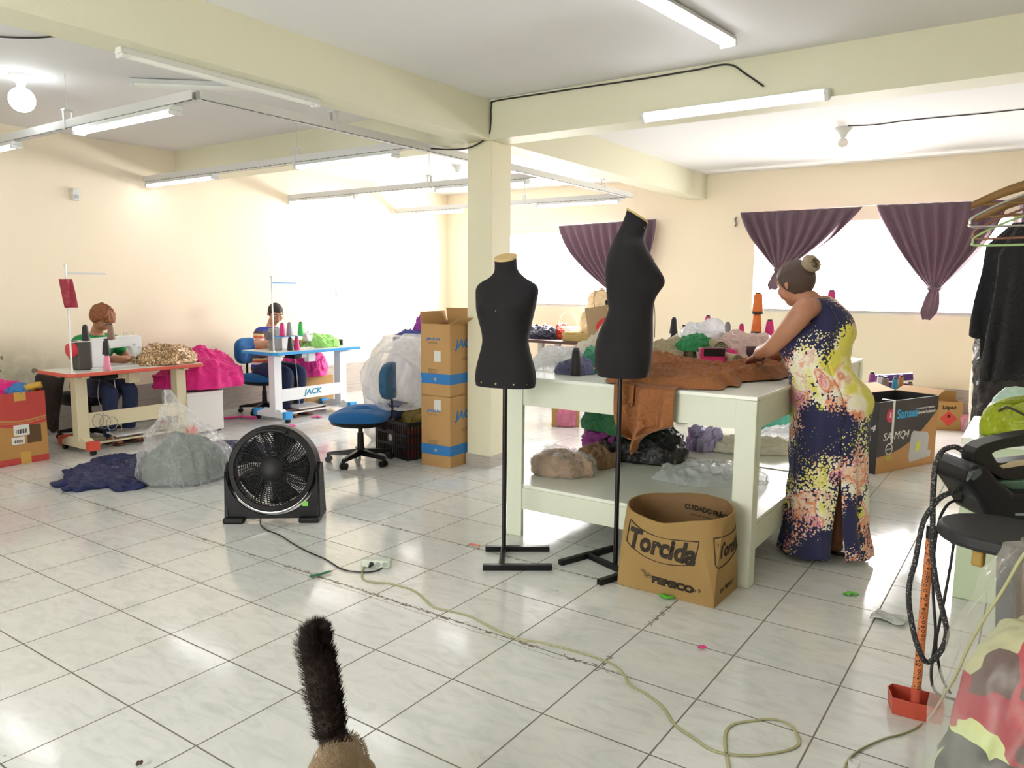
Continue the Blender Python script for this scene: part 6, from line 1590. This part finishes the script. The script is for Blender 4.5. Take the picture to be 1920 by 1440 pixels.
b = MB(); b.tube(smooth_path([(-.24, -.08, .13), (-.20, -.16, .16), (-.10, -.17, .10), (-.16, -.15, .03), (-.26, -.12, .02)], 6), .006, 6); b.build('cord_handle', plain('dark_cord', '3c3a28', .6), t)
tag(heap('green_plastic', film('green_white_film', 'cfe8dc', .6, .3, .5, 5, .4), (3.44, 3.27, Zc), .26, .11, .22, 205, .03, 6), 'pale green plastic bundle behind the lime green bag', 'plastic bag')
# ironing board
t = thing('ironing_board', 'narrow ironing board with a black cover, its rounded end at the right of the picture', 'ironing board', (3.62, 1.10, 0), math.radians(-14))
n = 16; Lh = .44; wd = .15
pl = [(-Lh+wd-wd*math.cos(a), wd*math.sin(a)) for a in [PI/2-PI*i/n for i in range(n+1)]]
pl = [(-Lh+wd+wd*math.cos(a), wd*math.sin(a)) for a in [PI/2+PI*i/n for i in range(n+1)]] + [(.75, -wd), (.75, wd)]
b = MB(); b.prism(pl, .795, .835, smooth=False); b.build('board_top', cloth('black_cover', '202024', '18181b', .6, .3, 60, 0), t, bevel=.012, seg=3)
b = MB(); b.box(-Lh+.05, -.06, .775, .7, .06, .794); b.build('underframe', plain('dark_frame', '2a2422', .5), t)
for s, nm in ((.02, 'steel'), (.11, 'wood')):
    b = MB(); b.loft([[(-.27+dx, s-.02, z) for dx in (-.02, .02)]+[(-.27+dx, s+.02, z) for dx in (.02, -.02)] for z in (.775,)]+[[(-.22+dx, s-.02, 0) for dx in (-.02, .02)]+[(-.22+dx, s+.02, 0) for dx in (.02, -.02)]], 0, False)
    b.build('leg', plain('leg_wood', '8a5a30', .6) if nm == 'wood' else plain('leg_dark', '1d2028', .5), t)
    b = MB(); b.box(.5, s-.02, 0, .54, s+.02, .775); b.build('leg', plain('leg_dark', '1d2028', .5), t)
b = MB(); b.box(-.33, -.075, .73, -.30, -.045, .775); b.build('tan_bracket', plain('bracket_tan', 'a5843e', .6), t, bevel=.006)
# steam generator iron resting on its base
DI = 2.52; rzI = math.atan2(Rt0.y, Rt0.x)
o_ = DP(1860, 960, DI); o_.z = .837
t = thing('steam_station', 'black steam generator base on the ironing board, a cord coming out of its back', 'iron station', o_, rzI)
def LP(u, v):
    q = DP(u, v, DI)-o_; return (q.dot(Rt0), q.z)
MS = plain('station_black', '101115', .35, **{'spec': .3}); MG = plain('station_grey', '3f4a48', .35)
Mx = Matrix(((1, 0, 0, 0), (0, 0, -1, 0), (0, 1, 0, 0), (0, 0, 0, 1)))
def sil(name, uv, y0, y1, mat, par, bev=.012):
    pts = [LP(*q) for q in uv]; m = min(p[1] for p in pts)
    b = MB(); b.prism(pts, -y1, -y0, 0, Mx); return b.build(name, mat, par, bevel=bev, seg=3)
z0v = 960+ (DP(1860, 960, DI).z-.837)*0
def fixbase(uv):  # keep every point above the board
    return uv
sil('station_body', [(1772, 888), (1778, 868), (1792, 856), (1808, 858), (1832, 884), (1862, 908), (2010, 905), (2120, 880), (2150, 960), (1822, 962), (1800, 925)], -.10, .10, MS, t, .016)
sil('grey_panel', [(1776, 880), (1781, 868), (1796, 862), (1799, 872), (1786, 884)], -.104, -.06, MG, t, .003)
b = MB(); q = LP(1865, 949); b.box(q[0], -.1025, q[1], q[0]+.05, -.1, q[1]+.007); b.build('maker_mark', plain('mark_grey', '8c9aa0', .4), t)
ir = thing('steam_iron', 'black steam iron with an open handle resting on the steam generator base', 'iron', o_, rzI)
outer = [(1806, 868), (1804, 838), (1822, 826), (1858, 815), (1900, 807), (1950, 803), (2000, 812), (2040, 840), (2050, 870), (2070, 895), (1990, 900), (1862, 893), (1838, 878)]
hole = [(1838, 841), (1866, 833), (1900, 829), (1930, 830), (1948, 840), (1940, 852), (1905, 856), (1868, 860), (1852, 862)]
def ring_sil(name, ou, inn, y0, y1, mat, par):
    # bridge an outer and an inner outline, both closed
    N = 48
    def res(P):
        P = [Vector(p) for p in P]; Ls = [(P[(i+1) % len(P)]-P[i]).length for i in range(len(P))]; T_ = sum(Ls); out = []; c = sum(P, Vector((0, 0)))/len(P)
        for k in range(N):
            s = T_*k/N; i = 0
            while s > Ls[i]: s -= Ls[i]; i += 1
            out.append(P[i].lerp(P[(i+1) % len(P)], s/Ls[i]))
        return out
    hc = sum((Vector(p) for p in inn), Vector((0, 0)))/len(inn)
    O_ = res([LP(*q) for q in ou]); hcl = Vector(LP(*hc)); I_ = []
    Pn = [Vector(LP(*q)) for q in inn]
    for o1 in O_:          # inner point on the same ray from the hole's centre
        d = (o1-hcl).normalized(); best = None
        for i in range(len(Pn)):
            a_, b_ = Pn[i], Pn[(i+1) % len(Pn)]; e = b_-a_; den = d.x*(-e.y)+d.y*e.x
            if abs(den) < 1e-9: continue
            r_ = a_-hcl; tt = (r_.x*(-e.y)+r_.y*e.x)/den; ss = (d.x*r_.y-d.y*r_.x)/den
            if tt > 0 and -.001 <= ss <= 1.001: best = tt if best is None else max(best, tt)
        I_.append(hcl+d*(best or .02))
    b = MB(); vs = [(p.x, y0, p.y) for p in O_]+[(p.x, y1, p.y) for p in O_]+[(p.x, y0, p.y) for p in I_]+[(p.x, y1, p.y) for p in I_]; fs = []
    for i in range(N):
        j = (i+1) % N
        fs += [(i, j, N+j, N+i), (2*N+i, 3*N+i, 3*N+j, 2*N+j), (i, 2*N+i, 2*N+j, j), (N+i, N+j, 3*N+j, 3*N+i)]
    b.add(vs, fs, 0, False); return b.build(name, mat, par, bevel=.004, seg=2)
ring_sil('iron_shell', outer, hole, -.035, .035, plain('iron_black', '131415', .3, spec=.35), ir)
sil('water_tank', [(1848, 896), (1864, 893), (2080, 886), (2100, 900), (1880, 912)], -.05, .05, plain('tank_green', '4a6b5c', .3), ir, .004)
sil('grip_inlay', [(1852, 866), (1880, 856), (1922, 851), (1945, 846), (1948, 852), (1925, 860), (1880, 868), (1860, 871)], -.039, -.034, plain('pale_grip', 'b5a688', .3), ir, .002)
def dcord(name, label, uvs, r, mat, d=DI, k=8, d1=None):
    n = len(uvs); return cable(name, label, [DP(u, v, d+((d1-d)*i/(n-1) if d1 else 0)) for i, (u, v) in enumerate(uvs)], r, mat, k, None, 'cord', 1., 8)
M_BRAID = NT('braided_cord'); _c = M_BRAID.coord(); _v = M_BRAID.n('ShaderNodeTexVoronoi'); M_BRAID.l(_c, _v.inputs['Vector']); _v.inputs['Scale'].default_value = 140
M_BRAID.set(color=M_BRAID.mix(M_BRAID.math('LESS_THAN', _v.outputs['Distance'], .28), lin('26262a'), lin('8a8a80')), rough=.7); M_BRAID = M_BRAID.m
dcord('iron_cord', 'thick braided black cord looping down from the back of the iron', [(1806, 846), (1790, 838), (1768, 845), (1755, 869), (1751, 902), (1749, 940), (1749, 980), (1749, 1010), (1749, 1043), (1757, 1100), (1769, 1152), (1775, 1185), (1768, 1213), (1751, 1236), (1735, 1240), (1721, 1213), (1711, 1176), (1704, 1128), (1706, 1091), (1716, 1053), (1723, 1015), (1732, 977), (1749, 949), (1768, 930), (1794, 921), (1812, 920)], .0088, M_BRAID, DI-.02)
dcord('power_cord', 'thin black cord hanging from the steam station and curving near the floor', [(1812, 942), (1784, 941), (1766, 963), (1757, 996), (1752, 1035), (1749, 1075), (1750, 1120), (1754, 1185), (1749, 1232), (1746, 1265), (1750, 1289), (1762, 1303), (1790, 1312)], .0048, M_CABLE, DI+.03)
dcord('power_cord', 'second thin black cord hanging straight down below the board', [(1800, 962), (1797, 985), (1789, 1015), (1782, 1062), (1773, 1110), (1763, 1162), (1755, 1205), (1760, 1245), (1768, 1275), (1782, 1300)], .0048, M_CABLE, DI+.06)
# dustpan with its long handle
t = thing('dustpan', 'red dustpan standing on the tiles with a long orange stick carrying a dark pattern', 'dustpan', (3.128, 1.60, 0), math.radians(8))
MR_ = plain('red_plastic', 'b84a38', .45)
b = MB(); wl, dp, hh = .088, .075, .062
P0 = [(-wl, -dp*.2), (-wl*.55, -dp), (wl, -dp), (wl*1.2, dp*.5), (wl*.6, dp), (-wl*.7, dp*.7)]
P0 = [(-.085, .03), (-.07, -.045), (0, -.052), (.085, -.045), (.085, .05), (-.07, .06)]
vs = [(x, y, 0) for x, y in P0]+[(x*1.06, y*1.06, hh) for x, y in P0]+[(x*1.02, y*1.02, hh) for x, y in P0]+[(x*.95, y*.95, .004) for x, y in P0]; n = len(P0); fs = [tuple(range(n-1, -1, -1)), tuple(range(3*n, 4*n))]
for i in range(n):
    j = (i+1) % n; fs += [(i, j, n+j, n+i), (n+i, n+j, 2*n+j, 2*n+i), (2*n+i, 2*n+j, 3*n+j, 3*n+i)]
b.add(vs, fs); b.build('pan', MR_, t, bevel=.002)
b = MB(); b.cyl((.0, -.03, .004), (.0, -.03, .11), .017, n=14); b.build('handle_socket', MR_, t)
t_ = NT('patterned_orange'); _c = t_.coord('Object'); _v = t_.n('ShaderNodeTexVoronoi', feature='F1'); t_.l(_c, _v.inputs['Vector']); _v.inputs['Scale'].default_value = 62; _v.inputs['Randomness'].default_value = .5
_r = t_.math('ABSOLUTE', t_.math('SUBTRACT', _v.outputs['Distance'], .30)); t_.set(color=t_.mix(t_.math('LESS_THAN', _r, .085), lin('cf7a45'), lin('4a2c22')), rough=.45)
b = MB(); b.cyl((.0, -.03, .05), (.006, -.03, .66), .0145, n=14); b.build('stick', t_.m, t)
b = MB(); b.cyl((.006, -.03, .655), (.006, -.03, .70), .0155, n=14); b.build('grip', M_BLKM, t)
# garment rail out of frame with hangers reaching in
MW = cloth('hanger_wood', '8d6a3a', '6e4f28', .5, .2, 30, 0)
XRAIL = 3.36; ZR = 1.965
t = thing('garment_rail', 'steel garment rail just past the right edge carrying the hangers', 'clothes rail', (XRAIL, 2.9, 0))
b = MB(); b.cyl((0, -1.1, ZR), (0, 1.3, ZR), .014, n=12); b.build('rail', M_TRAY, t)
for y_ in (-1.1, 1.3):
    b = MB(); b.cyl((0.0, y_, ZR), (.0, y_, ZC), .008, n=10); b.build('ceiling_rod', M_TRAY, t)
def hanger(label, y, wood, rz=0., dz=0., mat=None):
    t = thing('clothes_hanger', label, 'hanger', (XRAIL, y, ZR+.014), rz, 'hangers on the garment rail')
    b = MB(); b.tube([(.028*math.sin(a), 0, -.030+.03*math.cos(a)) for a in [-1.9+.42*i for i in range(9)]]+[(0, 0, -.07), (0, 0, -.12-dz)], .0022, 6); b.build('hook', M_TRAY, t)
    b = MB()
    if wood:
        def arm(s):
            rings = []
            for k in range(13):
                f = k/12; x = s*.215*f; z = -.125-dz-.075*f**1.5; h_ = .020-.006*f; w_ = .008+.007*f
                rings.append([(x, -w_, z-h_), (x, w_, z-h_), (x, w_, z+h_*.8), (x, 0, z+h_), (x, -w_, z+h_*.8)])
            b.loft(rings, 0, True)
        arm(-1); arm(1); b.cyl((-.19, 0, -.195-dz), (.19, 0, -.195-dz), .006, n=8)
    else:
        P = smooth_path([(0, 0, -.12-dz), (-.10, 0, -.15-dz), (-.195, 0, -.20-dz), (-.205, 0, -.222-dz), (-.19, 0, -.235-dz), (0, 0, -.235-dz), (.19, 0, -.235-dz), (.205, 0, -.222-dz), (.195, 0, -.20-dz), (.10, 0, -.15-dz)], 5, True)
        b.tube(P, .0045, 8, closed=True)
    b.build('shoulders', mat or MW, t); return t
MCH = plain('chromed_wire', 'c8c8c8', .12, 1.); MGR = plain('green_plastic', '9cb87a', .35)
hanger('nearest wooden clothes hanger at the upper right edge', 2.02, True, math.radians(4), -.03)
hanger('wooden clothes hanger just behind the nearest one, turned a little', 2.16, True, math.radians(-12), .0)
hanger('shiny wire clothes hanger in front of the wooden ones\' lower bars', 1.90, False, math.radians(6), .02, MCH)
hanger('brown hanger hanging lowest of the bunch', 2.08, False, math.radians(-4), .05, plain('brown_plastic', '7a4c34', .35))
hanger('pale green plastic hanger under the brown one', 2.10, False, math.radians(2), .075, MGR)
MBKC = cloth('black_garment', '19181c', '121115', .9, .3, 40, .05)
def garment(label, y, top, bot, wl, rz, seed):
    t = thing('garment', label, 'garment', (XRAIL, y, 0), rz, 'black clothes on the garment rail'); b = MB(); n = 60; rings = []
    for k in range(40):
        f = k/39; z = top+(bot-top)*f; w_ = wl*(.55+.45*min(1, f*5)) * (1-.10*math.sin(f*3+seed))
        rings.append([(w_*math.copysign(abs(math.cos(a))**.8, math.cos(a))*(1+.05*math.sin(a*7+f*4)), (.035+.02*math.sin(a*9+seed)*f)*math.sin(a)*(1+f), z+.02*math.sin(a*3)*f) for a in [2*PI*i/n for i in range(n)]])
    b.loft(rings, 0, True); b.build('garment_cloth', MBKC, t)
    b = MB(); b.tube([(.028*math.sin(a), 0, ZR-.016+.03*math.cos(a)) for a in [-1.9+.42*i for i in range(9)]]+[(0, 0, ZR-.06), (0, 0, top-.01)], .0022, 6); b.build('hook', M_TRAY, t)
garment('long black garment hanging nearest on the rail at the right edge', 2.55, 1.78, 1.13, .155, 0, 1)
garment('black garment hanging second on the rail', 2.80, 1.80, 1.30, .21, .1, 2)
garment('black garment hanging farthest on the rail, showing left of the others', 3.05, 1.78, 1.18, .19, -.1, 3)
# sack of coloured cuttings at the lower right
def m_cut():
    t = NT('coloured_cuttings'); c = t.coord()
    nz = t.n('ShaderNodeTexNoise'); t.l(c, nz.inputs['Vector']); nz.inputs['Scale'].default_value = 6
    sc_ = t.n('ShaderNodeVectorMath', operation='SCALE'); t.l(nz.outputs['Color'], sc_.inputs[0]); sc_.inputs['Scale'].default_value = .22
    cc_ = t.n('ShaderNodeVectorMath', operation='ADD'); t.l(c, cc_.inputs[0]); t.l(sc_.outputs[0], cc_.inputs[1])
    vv = t.n('ShaderNodeTexVoronoi', feature='F1'); t.l(t.scale(cc_.outputs[0], (1, 1, 1.2), (.1, .05, .12)), vv.inputs['Vector']); vv.inputs['Scale'].default_value = 6.0
    h_ = t.n('ShaderNodeSeparateColor'); t.l(vv.outputs['Color'], h_.inputs[0]); sp = t.n('ShaderNodeSeparateXYZ'); t.l(cc_.outputs[0], sp.inputs[0])
    up = t.ramp(h_.outputs[0], [(0, 'a03040'), (.45, '5e4644'), (.6, 'b03646'), (.92, 'b8b890')], 'CONSTANT')
    lo = t.ramp(h_.outputs[1], [(0, '2f3a32'), (.34, 'c4cf8c'), (.56, '3a3634'), (.72, 'b83a44'), (.86, '6fa3b0'), (.93, 'c8d090')], 'CONSTANT')
    col = t.mix(t.math('GREATER_THAN', sp.outputs[2], .57), lo, up)
    t.set(color=col, rough=.75); t.bump(t.noise(c, 30, 4), .3, .01); return t.m
sx_, sy_ = 3.565, .74
tag(heap('cuttings', m_cut(), (sx_, sy_, .012), .295, .285, .72, 211, .03, 6, power=3.6), 'red, lime and dark cloth cuttings packed in the clear sack at the lower right', 'cloth')
tag(heap('pink_cloth', M_PINK, (sx_-.02, sy_+.02, .70), .10, .10, .11, 212, .02, 14), 'hot pink cutting on top of the cuttings in the lower right sack', 'cloth')
sack('plastic_sack', 'big clear plastic sack of coloured cuttings at the lower right corner', (sx_, sy_, 0), [(1.0, 0), (1.03, .10), (1.0, .46), (.88, .64), (.68, .80), (.50, .90)], .31, .30, film('sack_film', 'f2f6f0', .06, .08, .6, 6, .2, .22), 15, (-.04, .03), .010)
pts = [DP(2010, 985, 1.40), DP(1960, 1010, 1.42), DP(1920, 1040, 1.45), DP(1880, 1107, 1.50), DP(1845, 1160, 1.56), DP(1815, 1215, 1.62), DP(1795, 1262, 1.72), DP(1772, 1300, 1.92), DP(1755, 1328, 2.22), DP(1747, 1340, 2.48)]
fl = [(1738, 1352), (1715, 1368), (1690, 1378), (1660, 1386), (1630, 1398), (1605, 1412), (1588, 1430), (1578, 1460)]
cable('extension_cord', 'flat olive cord running down over the clear sack at the lower right', pts+[Vector((*FL(u, v)[:2], .004)) for u, v in fl], .0062, M_FLAT, 8, flat=.5, cat='extension cord')
# bottle at the bottom edge
p = FL(1602, 1428, .19); t = thing('bottle', 'small clear bottle with a reddish filling at the bottom edge, only its neck in view', 'bottle', (p.x, p.y, 0))
b = MB(); b.lathe([(.028, 0), (.032, .01), (.032, .11), (.026, .14), (.014, .165), (.014, .19), (.0155, .19), (.0155, .186), (.012, .19)], 24, cap=False); b.build('bottle_glass', film('bottle_film', 'f4f4f4', .3, .05, .0, 5, .1), t)
b = MB(); b.lathe([(.001, .004), (.029, .006), (.030, .11), (.024, .138), (.012, .16), (.001, .161)], 20); b.build('filling', plain('red_filling', 'c8604a', .3), t)
b = MB()
for z_ in (.172, .179, .186): b.tube([(.0152*math.cos(a), .0152*math.sin(a), z_) for a in [2*PI*i/20 for i in range(20)]], .0012, 5, closed=True)
b.build('neck_thread', film('bottle_film', 'f4f4f4'), t)
# litter on the tiles
b = MB(); p = FL(1665, 1160)
b.grid(lambda u, v: (p.x-.07+.14*u+.02*v, p.y-.05+.10*v-.02*u, .004+.015*abs(math.sin(u*4+v*5))), 12, 12); tag(b.build('cloth_scrap', cloth('grey_white_cloth', 'c9ceca', 'b2b8b4'), solid=.003), 'greyish white rag on the tiles left of the dustpan', 'scrap')
scrap('small green scrap on the tiles near the woman\'s hem', P2((1586, 1118), (1596, 1115), (1608, 1119)), plain('leaf_green', '5cb83c', .6), .005, .018)
scrap('small green scrap at the front foot of the open printed carton', P2((1240, 1118), (1250, 1124), (1262, 1122)), plain('leaf_green', '5cb83c', .6), .005, .02)
scrap('dark green strip on the tiles left of the socket block', P2((581, 1084), (600, 1080), (621, 1074)), plain('dark_green', '1c7a50', .5), .004, .014)
scrap('tiny hot pink scrap on the tiles in front of the printed carton', P2((1311, 1216), (1317, 1218), (1322, 1216)), M_PINKL, .004, .012)
scrap('tiny dark crumb at the bottom edge of the tiles', P2((258, 1438), (266, 1437)), plain('dark_crumb', '4a3430', .7), .006, .012)
scrap('small coral scrap on the tiles left of the cutting table', P2((880, 1022), (890, 1024), (900, 1026)), plain('coral', 'd8685a', .6), .003, .012)

# ------------------------------------------------------------------ the cat
def fur(name, cs, mat, parent, n, L, seed, droop=.35, w_=.0022):
    """short tapered tufts on the surface given by cs(u, v) -> (point, normal, along)"""
    rnd = random.Random(seed); b = MB()
    for _ in range(n):
        p, nn, al, k = cs(rnd.random(), rnd.random()); d = (nn + al*droop + Vector((rnd.uniform(-.35, .35), rnd.uniform(-.35, .35), rnd.uniform(-.35, .35)))).normalized()
        s = d.cross(al).normalized()*w_; l = L*k*rnd.uniform(.55, 1.15)
        b.add([p-s, p+s, p+d*l*.6+al*l*.2+s*.4, p+d*l+al*l*.45], [(0, 1, 2), (0, 2, 3)], 0, True)
    return b.build(name, mat, parent)
def cat():
    rump = DP(640, 1412, 2.0); t = thing('cat', 'cat with tan rump and upright bushy dark brown tail at the bottom of the picture', 'cat', (rump.x, rump.y, 0), math.atan2(-Fw.x, Fw.y)+PI)
    # local +Y is where the cat walks: towards the camera
    inv = t.matrix_basis.inverted() if False else (Matrix.Rotation(-(math.atan2(-Fw.x, Fw.y)+PI), 4, 'Z') @ Matrix.Translation((-rump.x, -rump.y, 0)))
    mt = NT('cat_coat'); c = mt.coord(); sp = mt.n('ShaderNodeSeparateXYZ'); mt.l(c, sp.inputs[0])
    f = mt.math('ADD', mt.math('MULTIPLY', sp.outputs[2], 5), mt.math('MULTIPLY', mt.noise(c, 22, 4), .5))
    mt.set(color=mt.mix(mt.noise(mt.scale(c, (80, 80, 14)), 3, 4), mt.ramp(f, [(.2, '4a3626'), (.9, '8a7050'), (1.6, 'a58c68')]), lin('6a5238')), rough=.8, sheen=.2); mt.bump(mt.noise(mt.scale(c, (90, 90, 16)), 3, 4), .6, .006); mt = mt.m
    b = MB()
    chain(b, [(0, -.03, .245, .055, .065), (0, .04, .245, .072, .082), (0, .13, .235, .070, .080), (0, .24, .225, .068, .080), (0, .33, .235, .058, .075), (0, .40, .265, .045, .05), (0, .44, .29, .042)], 20)
    b.sphere((0, .475, .305), .048, 18, 0, (1, 1.05, .92)); chain(b, [(0, .505, .295, .022), (0, .535, .288, .016)], 12)
    for s in (-1, 1):
        chain(b, [(s*.028, .46, .335, .018, .008), (s*.036, .455, .372, .005, .003)], 10)
        chain(b, [(s*.045, .0, .22, .048), (s*.055, .045, .15, .032), (s*.052, -.02, .09, .018), (s*.05, -.005, .02, .015), (s*.05, .03, .014, .015)], 14)
        chain(b, [(s*.042, .33, .20, .034), (s*.045, .33, .12, .022), (s*.045, .335, .05, .016), (s*.045, .345, .014, .015), (s*.045, .365, .013, .014)], 14)
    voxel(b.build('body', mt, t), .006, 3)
    for s in (-1, 1):
        b = MB(); b.sphere((s*.02, .517, .314), .007, 10); b.build('eye', plain('cat_eye', '9ab04a', .1), t)
    b = MB(); b.sphere((0, .551, .29), .005, 8); b.build('nose', M_BLKM, t)
    P = [inv @ DP(u, v, d) for u, v, d in ((640, 1408, 2.0), (622, 1375, 2.02), (612, 1330, 2.0), (604, 1290, 1.99), (596, 1240, 1.98), (588, 1210, 1.97), (590, 1192, 1.965), (591, 1186, 1.963), (592, 1182, 1.962))]
    tm = NT('tail_fur'); c = tm.coord(); tm.set(color=tm.mix(tm.noise(c, 40, 3), lin('1c110f'), lin('2c1a15')), rough=.9); tm = tm.m
    S_ = smooth_path(P, 6); n = len(S_); rad = [.038, .036, .036, .037, .038, .034, .026, .014, .002]
    def rr(f): x = f*(len(rad)-1); i = min(int(x), len(rad)-2); return rad[i]+(rad[i+1]-rad[i])*(x-i)
    b = MB(); b.tube(S_, [rr(i/(n-1)) for i in range(n)], 20); tail = b.build('tail', tm, t)
    def cs(u, v):
        x = u*(n-1); i = min(int(x), n-2); p = S_[i].lerp(S_[i+1], x-i); al = (S_[i+1]-S_[i]).normalized(); q = al.orthogonal().normalized(); w = al.cross(q); a = v*2*PI
        nn = q*math.cos(a)+w*math.sin(a); return p+nn*rr(u)*.9, nn, al, 1.0 if u > .12 else .5
    o = fur('tail_fur', cs, tm, tail, 6500, .027, 4, .7, .0016); o['kind'] = 'stuff'
    def cb(u, v):
        y = -.06+.22*u; a = v*2*PI; rx, rz_ = (.050+.024*min(1, (u*3))), (.060+.022*min(1, u*3)); nn = Vector((math.cos(a), 0, math.sin(a)))
        return Vector((math.cos(a)*rx, y, .245+math.sin(a)*rz_)), nn, Vector((0, -1, -.3)).normalized(), 1
    o = fur('rump_fur', cb, mt, t, 2600, .012, 5, 1.2, .0012); o['kind'] = 'stuff'
cat()
